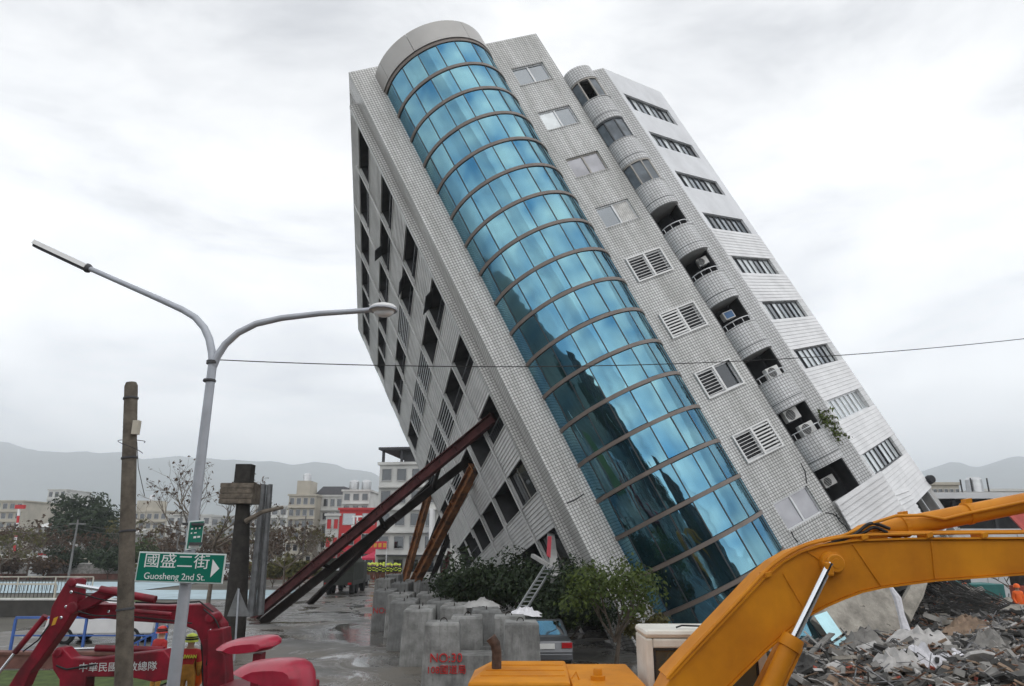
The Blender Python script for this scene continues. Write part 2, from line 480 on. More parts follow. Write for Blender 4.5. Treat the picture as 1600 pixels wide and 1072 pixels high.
bld = thing("leaning_building", "tall tiled apartment block leaning over the street with a round blue glass tower", "building", M=BM)
def Z(u):
    return u + HB
def bb(mb, x0, x1, y0, y1, u0, u1):
    return mb.box((min(x0, x1), min(y0, y1), Z(min(u0, u1))), (max(x0, x1), max(y0, y1), Z(max(u0, u1))))
def BB(name, m, par, boxes, uv=None, smooth=False):
    mb = MB()
    for b in boxes:
        bb(mb, *b)
    return mb.build(name, m, par, uv=uv, smooth=smooth, local=True)

XA = 11.10           # right end of the tall front section
XC, YC = 13.73, 0.0  # corner where the angled wing begins
AC = R_(31.5)
cC, sC = math.cos(AC), math.sin(AC)
def Cp(t, d, u):
    """angled wing: t along it, d out of its face (towards the viewer), u height"""
    return Vector((XC + t * cC + d * sC, YC + t * sC - d * cC, Z(u)))
WIN_X0, WIN_X1, WIN_H, WIN_P = 8.47, 10.45, 1.27, 3.2475
WIN_U = [-2.05 - WIN_P * k for k in range(9)]

# tiled front wall with nine real openings
bx = [(0, WIN_X0, 0, 0.25, 0.02, -HB), (WIN_X1, XA, 0, 0.25, 0.02, -HB)]
top = 0.02
for wu in WIN_U:
    bx.append((WIN_X0, WIN_X1, 0, 0.25, top, wu)); top = wu - WIN_H
bx.append((WIN_X0, WIN_X1, 0, 0.25, top, -HB))
front = BB("front_wall", "grey_tile", bld, bx, uv=True)
# roof, dark core added for the shade behind all openings, wing roof
BB("roof", "concrete_grey", bld, [(0.02, XA - 0.01, 0.26, 30.0, -0.02, -0.35), (XA + 0.01, 13.6, 0.26, 24.0, -3.47, -3.8)])
BB("core", "room_dark", bld, [(1.9, XA - 0.3, 1.6, 29.7, -0.4, -HB), (XA - 0.3, 13.5, 2.0, 23.0, -3.85, -HB)])

# corner pier return and the slim projecting fin beside it
BB("corner_return", "grey_tile", bld, [(0.0, 0.24, 0.252, 1.25, 0.015, -HB)], uv=True)
BB("corner_fin", "grey_tile", bld, [(-0.42, -0.002, 1.02, 1.30, -1.15, -HB)], uv=True)

# ---- street side: storeys of lapped siding with deep loggias between
BU = [(-1.26 - 3.357 * k, -2.97 - 3.357 * k) for k in range(9)]
BAYS = [(1.62, 6.15), (6.34, 10.70), (10.98, 15.38), (15.62, 20.0), (20.24, 24.4), (24.6, 28.8)]
def lapped(mb, x, y0, y1, u0, u1, pitch=0.18, d=0.035, thick=0.05):
    """lapped boards running along y on the plane x (facing -x); u0 top, u1 bottom"""
    n = max(1, round((u0 - u1) / pitch)); h = (u0 - u1) / n
    for i in range(n):
        a, b = u0 - i * h, u0 - (i + 1) * h
        mb.add([(x - 0.004, y0, Z(a)), (x - 0.004, y1, Z(a)), (x - d, y1, Z(b) + 0.012), (x - d, y0, Z(b) + 0.012),
                (x + thick, y0, Z(a)), (x + thick, y1, Z(a)), (x + thick, y1, Z(b)), (x + thick, y0, Z(b)), (x, y0, Z(b)), (x, y1, Z(b))],
               [(0, 3, 2, 1), (3, 8, 9, 2), (0, 1, 5, 4), (8, 7, 6, 9), (0, 4, 7, 8, 3), (1, 2, 9, 6, 5)])
levels = [0.0]
for a, b in BU:
    levels += [a, b]
levels.append(-HB)
for i in range(0, len(levels), 2):
    mb = MB(); lapped(mb, 0.0, 1.31, 30.0, levels[i], levels[i + 1])
    mb.build("siding_band", "siding", bld, local=True)
for k, (a, b) in enumerate(BU):
    edges = [1.31] + [e for bay in BAYS for e in bay] + [30.0]
    for j in range(0, len(edges), 2):
        BB("pier", "siding", bld, [(0.0, 0.10, edges[j], edges[j + 1], a - 0.003, b + 0.003)])
    for j, (y0, y1) in enumerate(BAYS):
        if Vector(BW(0, y1, b)).z < -0.3:
            continue
        rr = random.Random(k * 17 + j)
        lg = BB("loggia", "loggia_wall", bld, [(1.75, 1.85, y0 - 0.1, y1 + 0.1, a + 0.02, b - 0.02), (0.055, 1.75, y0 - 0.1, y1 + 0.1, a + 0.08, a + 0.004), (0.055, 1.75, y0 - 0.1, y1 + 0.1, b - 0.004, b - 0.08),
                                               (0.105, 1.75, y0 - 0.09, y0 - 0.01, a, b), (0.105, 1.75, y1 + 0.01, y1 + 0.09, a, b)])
        BB("sill", "siding", lg, [(-0.06, 0.16, y0 + 0.004, y1 - 0.004, b + 0.05, b + 0.002)])
        # recessed window: frame and panes
        ya, yb = y0 + 0.5, y1 - 0.4
        BB("window_frame", "dark_alu", lg, [(1.69, 1.749, ya, yb, a - 0.12, a - 0.18), (1.69, 1.749, ya, yb, b + 0.35, b + 0.29), (1.69, 1.749, ya, ya + 0.06, a - 0.18, b + 0.35), (1.69, 1.749, yb - 0.06, yb, a - 0.18, b + 0.35), (1.69, 1.749, (ya + yb) / 2 - 0.03, (ya + yb) / 2 + 0.03, a - 0.18, b + 0.35)])
        for q in (0, 1):
            y_a = ya + 0.06 if q == 0 else (ya + yb) / 2 + 0.03; y_b = (ya + yb) / 2 - 0.03 if q == 0 else yb - 0.06
            BB("pane", "dark_glass", lg, [(1.71, 1.735, y_a, y_b, a - 0.18, b + 0.35)])
        t = rr.random()
        near = j < 1 and k in (6, 7)
        if near:   # tall shop-like panes near the ground
            for q in range(3):
                y_a = y0 + 0.1 + q * (y1 - y0 - 0.2) / 3
                BB("pane", "dark_glass", lg, [(0.20, 0.23, y_a + 0.03, y_a + (y1 - y0 - 0.2) / 3 - 0.03, a - 0.08, b + 0.1)])
                BB("mullion", "bronze_alu", lg, [(0.17, 0.25, y_a - 0.03, y_a + 0.03, a - 0.02, b + 0.06)])
        elif (j == 2 and k in (2, 3, 4)) or (j == 3 and k in (3, 4, 5)) or t < 0.12:
            mbg = MB()   # louvre grille
            n = 7
            for q in range(n):
                uu = a - 0.12 - q * (a - b - 0.24) / (n - 1)
                mbg.box((0.03, y0 + 0.02, Z(uu) - 0.03), (0.08, y1 - 0.02, Z(uu) + 0.03))
            mbg.box((0.02, y0 + 0.01, Z(b) + 0.07), (0.09, y0 + 0.07, Z(a) - 0.01)); mbg.box((0.02, y1 - 0.07, Z(b) + 0.07), (0.09, y1 - 0.01, Z(a) - 0.01))
            mbg.build("louvre", "alu", lg, local=True)
        elif t < 0.75:
            mbg = MB()   # railing with a few uprights
            hr = b + 0.62
            mbg.box((0.05, y0 + 0.01, Z(hr) - 0.025), (0.10, y1 - 0.01, Z(hr) + 0.025))
            n = 12 if t < 0.45 else 4
            for q in range(n):
                yy = y0 + 0.1 + q * (y1 - y0 - 0.2) / (n - 1)
                mbg.box((0.06, yy - 0.012, Z(b) + 0.05), (0.085, yy + 0.012, Z(hr)))
            mbg.build("railing", "dark_alu", lg, local=True)
# downpipes and brackets on the street side
for y, u0, u1 in ((6.22, -1.0, -28), (10.78, -0.4, -27), (15.5, -0.5, -24), (20.0, -3, -22)):
    mb = MB(); mb.tube([(-0.09, y, Z(u0)), (-0.09, y, Z(u1))], 0.055, 8)
    mb.build("downpipe", "siding", bld, local=True, smooth=True)
# awnings hanging askew over two loggias
for k, y0, y1, dr in ((2, 6.9, 8.6, 0.5), (3, 3.2, 5.2, 0.25), (1, 9.0, 10.2, 0.2)):
    a, b = BU[k]
    mb = MB(); mb.prism([(-0.02, y0, Z(a) - 0.3), (-0.55, y0 + 0.1, Z(a) - 0.3 - dr), (-0.55, y1 + 0.1, Z(a) - 0.3 - dr), (-0.02, y1, Z(a) - 0.3)], (0, 0, -0.04))
    mb.build("awning", "dark_alu", bld, local=True)

# ---- the round glass tower
TX, TY, TR = 4.40, 0.50, 3.12
RING0, RINGP, NROW = -1.85, 1.637, 20
MUL = [-175.0, -156.5, -138.0, -119.5, -101.0, -82.5, -64.0, -45.5, -27.0, -8.5]
def arc(mb, r0, r1, a0, a1, z0, z1, n, cx=TX, cy=TY):
    k = len(mb.v)
    for i in range(n + 1):
        a = R_(a0 + (a1 - a0) * i / n); c_, s_ = math.cos(a), math.sin(a)
        mb.v += [Vector((cx + r1 * c_, cy + r1 * s_, z0)), Vector((cx + r1 * c_, cy + r1 * s_, z1)), Vector((cx + r0 * c_, cy + r0 * s_, z1)), Vector((cx + r0 * c_, cy + r0 * s_, z0))]
    for i in range(n):
        p = k + 4 * i; q = p + 4
        mb.f += [(p, q, q + 1, p + 1), (p + 1, q + 1, q + 2, p + 2), (p + 2, q + 2, q + 3, p + 3), (p + 3, q + 3, q, p)]
    mb.f += [(k, k + 1, k + 2, k + 3), (k + 4 * n + 3, k + 4 * n + 2, k + 4 * n + 1, k + 4 * n)]
    return mb
tower = arc(MB(), 2.2, 2.55, -180, 0, 0.0, Z(-0.8), 24).build("glass_tower", "room_dark", bld, local=True)
PANE = {}
for wd in set(round(MUL[i + 1] - MUL[i], 1) for i in range(9)):
    PANE[wd] = arc(MB(), TR - 0.03, TR, -wd / 2 + 0.35, wd / 2 - 0.35, 0.10, RINGP - 0.10, 10, 0, 0).mesh("pane", smooth=True)
    PANE[wd].materials.append(MATS["tower_glass"])
for k in range(NROW):
    zb = Z(RING0 - (k + 1) * RINGP)
    for i in range(9):
        wd = round(MUL[i + 1] - MUL[i], 1); a = R_((MUL[i] + MUL[i + 1]) / 2)
        inst(PANE[wd], "pane", tower, (TX, TY, zb), (rnd.uniform(-1, 1) * 0.006, rnd.uniform(-1, 1) * 0.006, a + rnd.uniform(-1, 1) * 0.004))
ringmesh = arc(MB(), TR - 0.10, TR + 0.05, -178, -2, -0.08, 0.08, 44, 0, 0).mesh("ring", smooth=True)
ringmesh.materials.append(MATS["ring_metal"])
for k in range(NROW + 1):
    inst(ringmesh, "ring", tower, (TX, TY, Z(RING0 - k * RINGP)))
for a in MUL[1:-1]:
    arc(MB(), TR - 0.08, TR + 0.018, a - 0.42, a + 0.42, 0.0, Z(RING0 - 0.1), 1).build("mullion", "mullion_metal", tower, local=True)
for a0, a1 in ((-180, -156), (-155.6, -120.4), (-120, -64.4), (-64, -30), (-29.6, 0)):
    arc(MB(), TR - 0.2, TR + 0.10, a0, a1, Z(RING0 + 0.125), Z(-0.55), 14).build("cap_panel", "cap_metal", tower, local=True, smooth=True)
arc(MB(), 0.05, TR - 0.21, -180, 0, Z(-0.95), Z(-0.75), 24).build("cap_lid", "cap_metal", tower, local=True)
for a in (-168, -12):    # dark end posts where the glass meets the wall
    pass

# ---- nine windows in the tiled front
def window_A(k, kinds, grilles, framemat="alu"):
    u0 = WIN_U[k]; u1 = u0 - WIN_H; xm = (WIN_X0 + WIN_X1) / 2
    g = 0.003
    fr = BB("window_frame", framemat, bld, [(WIN_X0 + g, WIN_X1 - g, 0.10, 0.18, u0 - g, u0 - 0.07), (WIN_X0 + g, WIN_X1 - g, 0.06, 0.18, u1 + g, u1 + 0.08),
                                          (WIN_X0 + g, WIN_X0 + 0.07, 0.10, 0.18, u0 - 0.07, u1 + 0.08), (WIN_X1 - 0.07, WIN_X1 - g, 0.10, 0.18, u0 - 0.07, u1 + 0.08),
                                          (xm - 0.045, xm + 0.045, 0.09, 0.18, u0 - 0.07, u1 + 0.08)])
    for q in (0, 1):
        xa = WIN_X0 + 0.07 if q == 0 else xm + 0.045; xb = xm - 0.045 if q == 0 else WIN_X1 - 0.07
        if kinds[q]:
            BB("pane", kinds[q], fr, [(xa, xb, 0.135, 0.15, u0 - 0.07, u1 + 0.08)])
        if grilles[q]:
            mb = MB(); n = 8
            w_ = 0.013 if grilles[q] == 1 else 0.036
            for i in range(n):
                uu = u0 - 0.10 - i * (WIN_H - 0.2) / (n - 1)
                mb.box((xa - 0.03, -0.075, Z(uu) - w_), (xb + 0.03, -0.045, Z(uu) + w_))
            mb.build("grille", "white_bar", fr, local=True)
    if any(grilles):
        e = 0.06
        BB("grille_frame", "white_bar", fr, [(WIN_X0 - e, WIN_X1 + e, -0.09, -0.03, u0 + e, u0 - 0.01), (WIN_X0 - e, WIN_X1 + e, -0.09, -0.03, u1 + 0.01, u1 - e), (WIN_X0 - e, WIN_X0 + 0.02, -0.09, -0.03, u0 - 0.01, u1 + 0.01), (WIN_X1 - 0.02, WIN_X1 + e, -0.09, -0.03, u0 - 0.01, u1 + 0.01), (xm - 0.05, xm + 0.05, -0.09, -0.03, u0 - 0.01, u1 + 0.01)])
    else:
        BB("sill", "grey_tile", fr, [(WIN_X0 - 0.05, WIN_X1 + 0.05, -0.035, 0.055, u1 + 0.012, u1 - 0.06)], uv=True)
    return fr
window_A(0, ("window_glass", "window_glass"), (0, 0))
window_A(1, ("pale_glass", "window_glass"), (0, 0))
window_A(2, ("frosted_glass", "frosted_glass"), (0, 0), "bronze_alu")
w4 = window_A(3, ("window_glass", "window_glass"), (0, 0))
window_A(4, ("room_dark", "room_dark"), (1, 1))  # room_dark panes are dark sheets standing for the shade in open windows
w6 = window_A(5, ("room_dark", "room_dark"), (2, 1))
window_A(6, ("room_dark", "dark_glass"), (1, 0))
window_A(7, ("room_dark", "room_dark"), (1, 2))
window_A(8, ("frosted_glass", "frosted_glass"), (0, 0))
mb = MB()    # pleated curtain seen behind the fourth window
for i in range(9):
    x = 9.52 + i * 0.10
    mb.add([(x, 0.128, Z(WIN_U[3] - 0.08)), (x + 0.05, 0.115, Z(WIN_U[3] - 0.08)), (x + 0.1, 0.128, Z(WIN_U[3] - 0.08)), (x - 0.1 + i * 0.012, 0.128, Z(WIN_U[3] - 1.18)), (x - 0.05 + i * 0.012, 0.115, Z(WIN_U[3] - 1.18)), (x + i * 0.012, 0.128, Z(WIN_U[3] - 1.18))], [(0, 3, 4, 1), (1, 4, 5, 2)])
mb.build("curtain", "curtain", w4, local=True)

# ---- column of bowed balconies
XB0, XB1 = XA, 12.86
XM, XH = (XB0 + XB1) / 2, (XB1 - XB0) / 2
BOW = 0.62
BCU = [-4.95 - 2.925 * k for k in range(9)]
def bow(mb, u0, u1, off=0.0, thick=0.14, n=14, bow_=BOW):
    """bowed wall between heights u0 (top) and u1; plan is a half ellipse in front of the wall line"""
    k = len(mb.v)
    for i in range(n + 1):
        a = math.pi * i / n
        for o in (off, off - thick):
            x = XM - (XH - 0.004 + o) * math.cos(a); y = -(bow_ + o) * math.sin(a)
            mb.v += [Vector((x, y, Z(u0))), Vector((x, y, Z(u1)))]
    for i in range(n):
        p = k + 4 * i; q = p + 4
        mb.f += [(p, p + 1, q + 1, q), (p + 2, q + 2, q + 3, p + 3), (p, q, q + 2, p + 2), (p + 1, p + 3, q + 3, q + 1)]
    return mb
def bow_uv(co, n):
    a = math.atan2(-co.y / BOW, (co.x - XM) / XH)
    return (-a * 0.80, co.z)
def bow_slab(mb, u0, u1):
    n = 14; poly = []
    for i in range(n + 1):
        a = math.pi * i / n
        poly.append((XM - (XH - 0.006 - 0.14) * math.cos(a), -(BOW - 0.14) * math.sin(a), Z(u1)))
    mb.prism(poly, (0, 0, u0 - u1)); return mb
bow(MB(), -3.42, BCU[0] + 0.68).build("balcony_crown", "pale_tile", bld, uv=bow_uv, local=True, smooth=True)
bow_slab(MB(), -3.46, -3.6).build("balcony_roof", "concrete_grey", bld, local=True)
for k, uc in enumerate(BCU):
    top, bot = uc + 0.68, uc - 0.78
    low = BCU[k + 1] + 0.68 if k < 8 else -31.6
    if k < 8:
        bal = bow(MB(), bot, low).build("balcony", "pale_tile", bld, uv=bow_uv, local=True, smooth=True)
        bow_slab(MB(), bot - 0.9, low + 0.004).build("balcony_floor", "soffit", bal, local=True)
        mb = bow(MB(), low + 0.40, low + 0.365, 0.004, 0.03); mb.build("drip_groove", "mullion_metal", bal, local=True, smooth=True)
        mb = bow(MB(), bot + 0.05, bot + 0.004, 0.03, 0.2); mb.build("coping", "pale_tile", bal, uv=bow_uv, local=True, smooth=True)
    else:
        bal = BB("balcony", "soffit", bld, [(XB0 + 0.01, XB1 - 0.01, 0.0, 0.12, bot, low)])
    # recess behind: back wall, cheeks, ceiling
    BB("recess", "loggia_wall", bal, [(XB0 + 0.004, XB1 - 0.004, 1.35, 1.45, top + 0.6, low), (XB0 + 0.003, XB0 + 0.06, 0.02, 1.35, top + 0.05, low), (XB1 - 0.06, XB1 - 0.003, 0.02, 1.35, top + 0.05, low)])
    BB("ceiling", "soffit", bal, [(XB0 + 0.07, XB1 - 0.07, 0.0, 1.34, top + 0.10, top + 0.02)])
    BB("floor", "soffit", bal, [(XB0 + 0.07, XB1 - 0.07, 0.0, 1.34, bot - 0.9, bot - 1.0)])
    if k < 3:      # glazed in
        fm = ("bronze_alu", "dark_alu", "bronze_alu")[k]
        gl = mat("bay_glass", (0.13, 0.15, 0.17), 0.3, var=0.3, scale=1.5, spec=0.3)
        fr = bow(MB(), top - 0.003, top - 0.10, -0.02, 0.07).build("bay_window", fm, bal, local=True, smooth=True)
        n = 4
        for i in range(n):
            a0, a1 = math.pi * i / n, math.pi * (i + 1) / n
            p0 = Vector((XM - (XH - 0.06) * math.cos(a0), -(BOW - 0.06) * math.sin(a0), 0)); p1 = Vector((XM - (XH - 0.06) * math.cos(a1), -(BOW - 0.06) * math.sin(a1), 0))
            if not (k == 0 and i == 1):
                MB().prism([p0 + Vector((0, 0, Z(bot) + 0.06)), p1 + Vector((0, 0, Z(bot) + 0.06)), p1 + Vector((0, 0, Z(top) - 0.1)), p0 + Vector((0, 0, Z(top) - 0.1))], (0, 0.02, 0)).build("pane", gl, fr, local=True)
            MB().box((p1.x - 0.035, p1.y - 0.03, Z(bot) + 0.055), (p1.x + 0.035, p1.y + 0.05, Z(top) - 0.10)).build("post", fm, fr, local=True)
    elif k < 8:    # open, with a rail above the coping
        mb = MB(); hr = bot + 0.34
        pts = [(XM - (XH - 0.10) * math.cos(math.pi * i / 14), -(BOW - 0.10) * math.sin(math.pi * i / 14), Z(hr)) for i in range(15)]
        mb.tube(pts, 0.025, 6)
        for i in (1, 4, 7, 10, 13):
            mb.tube([pts[i], (pts[i][0], pts[i][1], Z(bot))], 0.018, 6)
        mb.build("railing", "alu", bal, local=True, smooth=True)
# tiled wall between the balconies and the wing
bx = [(XB1, XC - 0.004, 0.0, 0.25, -3.42, -29.3)]
BB("side_wall", "pale_tile", bld, bx, uv=True)

# ---- the angled wing with nine ribbon windows
CW_T0, CW_T1, CT = 0.45, 5.58, 6.50
CWU = [-5.24 - 2.845 * k for k in range(9)]
def cbox(mb, t0, t1, d0, d1, u0, u1):
    vs = [Cp(t, d, u) for u in (u1, u0) for t, d in ((t0, d1), (t1, d1), (t1, d0), (t0, d0))]
    return mb.add(vs, [(0, 3, 2, 1), (4, 5, 6, 7), (0, 1, 5, 4), (1, 2, 6, 5), (2, 3, 7, 6), (3, 0, 4, 7)])
edges = [-3.44]
for k, uu in enumerate(CWU):
    edges += [uu, uu - (1.25 if k == 0 else 1.08)]
edges.append(-31.1)
for i in range(0, len(edges), 2):
    a, b = edges[i], edges[i + 1]
    mb = cbox(MB(), 0.0, CT, -0.25, 0.0, a, b)
    smoothpart = i < 8
    seg = mb.build("wing_wall", "white_render" if smoothpart else "white_tile", bld, uv=True, local=True)
    if not smoothpart:       # shiplap boards over the lower storeys
        mb = MB(); n = round((a - b) / 0.195); h = (a - b) / n
        for q in range(n):
            p, r_ = a - q * h, a - (q + 1) * h
            mb.add([Cp(0.02, 0.006, p), Cp(CT, 0.006, p), Cp(CT, 0.022, r_ + 0.014), Cp(0.02, 0.022, r_ + 0.014), Cp(0.02, 0.003, r_ + 0.006), Cp(CT, 0.003, r_ + 0.006)],
                   [(0, 1, 2, 3), (3, 2, 5, 4)])
        mb.build("boarding", "white_siding", seg, local=True)
    if i >= 2:
        k = (i - 2) // 2
for k, uu in enumerate(CWU):
    u1 = edges[2 + 2 * k]
    for ta, tb in ((0.0, CW_T0), (CW_T1, CT)):
        cbox(MB(), ta, tb, -0.25, 0.0, uu, u1).build("wing_pier", "white_render" if k < 4 else "white_tile", bld, uv=True, local=True)
    mb = MB(); g = 0.004
    cbox(mb, CW_T0 + g, CW_T1 - g, -0.22, -0.12, uu - g, uu - 0.06); cbox(mb, CW_T0 + g, CW_T1 - g, -0.22, -0.10, u1 + 0.06, u1 + g)
    cbox(mb, CW_T0 + g, CW_T0 + 0.06, -0.22, -0.12, uu - 0.06, u1 + 0.06); cbox(mb, CW_T1 - 0.06, CW_T1 - g, -0.22, -0.12, uu - 0.06, u1 + 0.06)
    n = 7; rr = random.Random(50 + k)
    ts = [CW_T0 + 0.06 + i * (CW_T1 - CW_T0 - 0.12) / n for i in range(n + 1)]
    for t in ts[1:-1]:
        cbox(mb, t - 0.035, t + 0.035, -0.21, -0.11, uu - 0.06, u1 + 0.06)
    fr = mb.build("window_frame", "dark_alu" if k not in (7,) else "alu", bld, local=True)
    for i in range(n):
        q = rr.random()
        gm = "pale_glass" if q < (0.45 if k < 4 else 0.68) else ("window_glass" if q < 0.8 else "dark_glass")
        if k == 7: gm = "pale_glass"
        cbox(MB(), ts[i] + 0.036, ts[i + 1] - 0.036, -0.175, -0.16, uu - 0.062, u1 + 0.062).build("pane", gm, fr, local=True)
cbox(MB(), -0.6, CT - 0.25, -4.2, -1.2, -3.62, -33.38).build("wing_core", "room_dark", bld, local=True)  # dark infill, added so the gap at the wing's foot looks shaded
cbox(MB(), 0.3, CT, -3.2, -0.26, -3.44, -3.6).build("wing_roof", "concrete_grey", bld, local=True)
cbox(MB(), CT - 0.2, CT, -8.0, -0.26, -3.44, -31.1).build("wing_end_wall", "white_render", bld, uv=True, local=True)
# crushed foot of the wing: bare column, slab edge, hanging frame
cbox(MB(), 6.15, 6.85, -0.9, -0.15, -31.12, -34.6).build("bare_column", "concrete_grey", bld, local=True)
cbox(MB(), 0.4, 6.9, -5.0, -0.10, -33.4, -33.9).build("slab_edge", "concrete_grey", bld, local=True)
mb = MB()
for t in (4.3, 5.9):
    mb.bar(Cp(t, -0.1, -31.1), Cp(t + 0.1, -0.1, -33.3), 0.06, 0.06)
mb.bar(Cp(4.3, -0.1, -32.9), Cp(6.0, -0.1, -32.9), 0.06, 0.06)
mb.build("hanging_frame", "alu", bld, local=True)
mb = MB(); mb.lathe(Cp(6.6, 0.1, -30.75), [(0.02, -0.24), (0.2, -0.2), (0.24, 0), (0.2, 0.2), (0.02, 0.24)], 12, (0, 1, 0))
mb.build("broken_pipe_end", "room_dark", bld, local=True, smooth=True)
# loose white boarding buckled away below the balconies
def boards(name, a, b, c, d, n, m, par, prooud=0.05):
    """sheet of n horizontal boards between corners a,b (top) and d,c (bottom)"""
    a, b, c, d = map(Vector, (a, b, c, d)); nrm = (b - a).cross(d - a).normalized() * -1
    if nrm.y > 0: nrm = -nrm
    mb = MB()
    for i in range(n):
        f0, f1 = i / n, (i + 1) / n
        p0, p1, q0, q1 = a.lerp(d, f0), b.lerp(c, f0), a.lerp(d, f1 - 0.05 / n), b.lerp(c, f1 - 0.05 / n)
        r0, r1 = a.lerp(d, f1), b.lerp(c, f1)
        mb.add([p0, p1, q1 + nrm * prooud, q0 + nrm * prooud, r0, r1], [(0, 1, 2, 3), (3, 2, 5, 4)])
        mb.add([p0 - nrm * 0.04, p1 - nrm * 0.04, r1 - nrm * 0.04, r0 - nrm * 0.04], [(3, 2, 1, 0)])
    return mb.build(name, m, par, local=True)
boards("loose_boarding", (11.02, -0.32, Z(-29.15)), (13.9, -0.42, Z(-28.95)), (13.8, -0.30, Z(-32.3)), (11.0, -0.12, Z(-32.6)), 15, "white_siding", bld)
boards("loose_boarding", (13.8, -0.30, Z(-29.9)), (15.6, 0.75, Z(-30.2)), (15.5, 0.8, Z(-31.9)), (13.75, -0.25, Z(-32.0)), 9, "white_siding", bld)
# cracks in the tiling
for pts in ([(7.6, -0.012, -30.2), (8.1, -0.012, -30.6), (8.3, -0.012, -31.2), (8.9, -0.012, -31.5)], [(10.5, -0.012, -27.95), (10.75, -0.012, -27.5), (10.8, -0.012, -27.1)], [(0.1, -0.012, -24.3), (0.5, -0.012, -24.32), (0.95, -0.012, -24.25)], [(10.5, -0.012, -29.35), (10.8, -0.012, -29.55), (11.0, -0.012, -29.9)],[(8.55, -0.012, -29.35), (8.50, -0.012, -29.6), (8.56, -0.012, -29.85)], [(10.95, -0.012, -29.6), (10.9, -0.012, -29.9), (11.02, -0.012, -30.2), (11.0, -0.012, -30.7)]):
    mb = MB(); mb.tube([(x, y, Z(u_)) for x, y, u_ in pts], 0.022, 5); mb.build("crack", "room_dark", bld, local=True)

# ---- air conditioners standing in the balconies
mat("ac_white", (0.62, 0.62, 0.60), 0.5, var=0.12)
def aircon(x, y, u, label, w=0.78, h=0.55, rz=0.0):
    M = BM @ Matrix.Translation(Vector((x, y, Z(u)))) @ Matrix.Rotation(rz, 4, 'Z')
    t = thing("air_conditioner", label, "air conditioner", M=M, group="air conditioners on the balconies")
    MB().box((-w / 2, -0.14, 0), (w / 2, 0.14, h)).build("housing", "ac_white", t, local=True, bevel=0.02)
    mb = MB(); mb.lathe((-0.1, -0.142, h / 2), [(0.0, 0.0), (h * 0.36, 0.0), (h * 0.40, 0.02), (h * 0.43, 0.02), (h * 0.43, -0.01)], 18, (0, -1, 0))
    g = mb.build("fan_opening", "room_dark", t, local=True)
    mb = MB()
    for i in range(-3, 4):
        mb.box((-0.1 - h * 0.4, -0.168, h / 2 + i * 0.06 - 0.006), (-0.1 + h * 0.4, -0.162, h / 2 + i * 0.06 + 0.006))
    mb.build("fan_guard", "ac_white", t, local=True)
    for s in (-1, 1):
        MB().box((s * w * 0.35 - 0.03, -0.2, -0.05), (s * w * 0.35 + 0.03, 0.16, -0.002)).build("bracket", "dark_alu", t, local=True)
    return t
aircon(11.85, 0.15, BCU[7] + 0.12, "white air conditioner, the upper of two in the balcony with green plants")
aircon(12.1, 0.05, BCU[7] - 0.75, "white air conditioner, the lower of two in the balcony with green plants")
aircon(12.15, 0.0, BCU[6] - 0.72, "white air conditioner behind the rail one balcony above the green plants", rz=0.1)
aircon(12.05, 0.75, BCU[8] - 0.22, "air conditioner alone in the lowest recess above the loose white boarding", w=0.7, h=0.45)
aircon(12.45, 0.3, BCU[4] + 0.05, "pale air conditioner hung high in the balcony with tilted rail", w=0.55, h=0.42, rz=-0.3)
tv = thing("air_conditioner", "box with blue front on the open balcony three above the green plants", "air conditioner", M=BM @ Matrix.Translation(Vector((12.05, 0.35, Z(BCU[5] - 0.1)))), group="air conditioners on the balconies")
mat("blue_screen", (0.05, 0.14, 0.30), 0.4)
MB().box((-0.3, -0.12, 0), (0.3, 0.2, 0.42)).build("housing", "ac_white", tv, local=True, bevel=0.02)
MB().box((-0.24, -0.135, 0.05), (0.24, -0.124, 0.37)).build("front_panel", "blue_screen", tv, local=True)
# ================================================================ hills, far town, trees
mat("hill_forest", (0.035, 0.055, 0.04), 0.95, var=0.4, scale=0.01)
def hills(name, pts, Y, depth, seed):
    """a ridge whose crest passes the given (pixel x, pixel y) points at distance Y"""
    mb = MB(); n = 90; m = 10
    xa, xb = pts[0][0], pts[-1][0]
    for j in range(m + 1):
        f = j / m
        for i in range(n + 1):
            px = xa + (xb - xa) * i / n
            for q in range(len(pts) - 1):
                if pts[q][0] <= px <= pts[q + 1][0]:
                    t = (px - pts[q][0]) / (pts[q + 1][0] - pts[q][0]); py = pts[q][1] + (pts[q + 1][1] - pts[q][1]) * (t * t * (3 - 2 * t))
            c = P(px, py, Y)
            prof = math.sin(math.pi * min(1, f * 1.0) / 2) if f < 1 else 1
            h = c.z * prof * (1 + 0.10 * mnoise.noise((px * 0.02, f * 3, seed))) if f < 1 else c.z * 0.9
            s = (Y - depth * (1 - f)) / Y
            mb.v.append(Vector((c.x * s + 25 * mnoise.noise((px * 0.05, f * 4, seed + 9)), Y - depth * (1 - f) if f < 1 else Y + depth * 0.5, h if j else -2.0)))
    for j in range(m):
        for i in range(n):
            a = j * (n + 1) + i
            mb.f.append((a, a + 1, a + n + 2, a + n + 1))
    return tag(mb.build(name, "hill_forest", smooth=True), kind="structure")
hills("hills", [(-700, 740), (-300, 712), (0, 700), (120, 706), (260, 716), (380, 720), (480, 728), (560, 742), (640, 768), (760, 802), (900, 830)], 4400, 1700, 1)
hills("hills_right", [(1180, 835), (1300, 790), (1420, 742), (1500, 728), (1600, 724), (1800, 712), (2200, 730), (2500, 765)], 4400, 1700, 5)

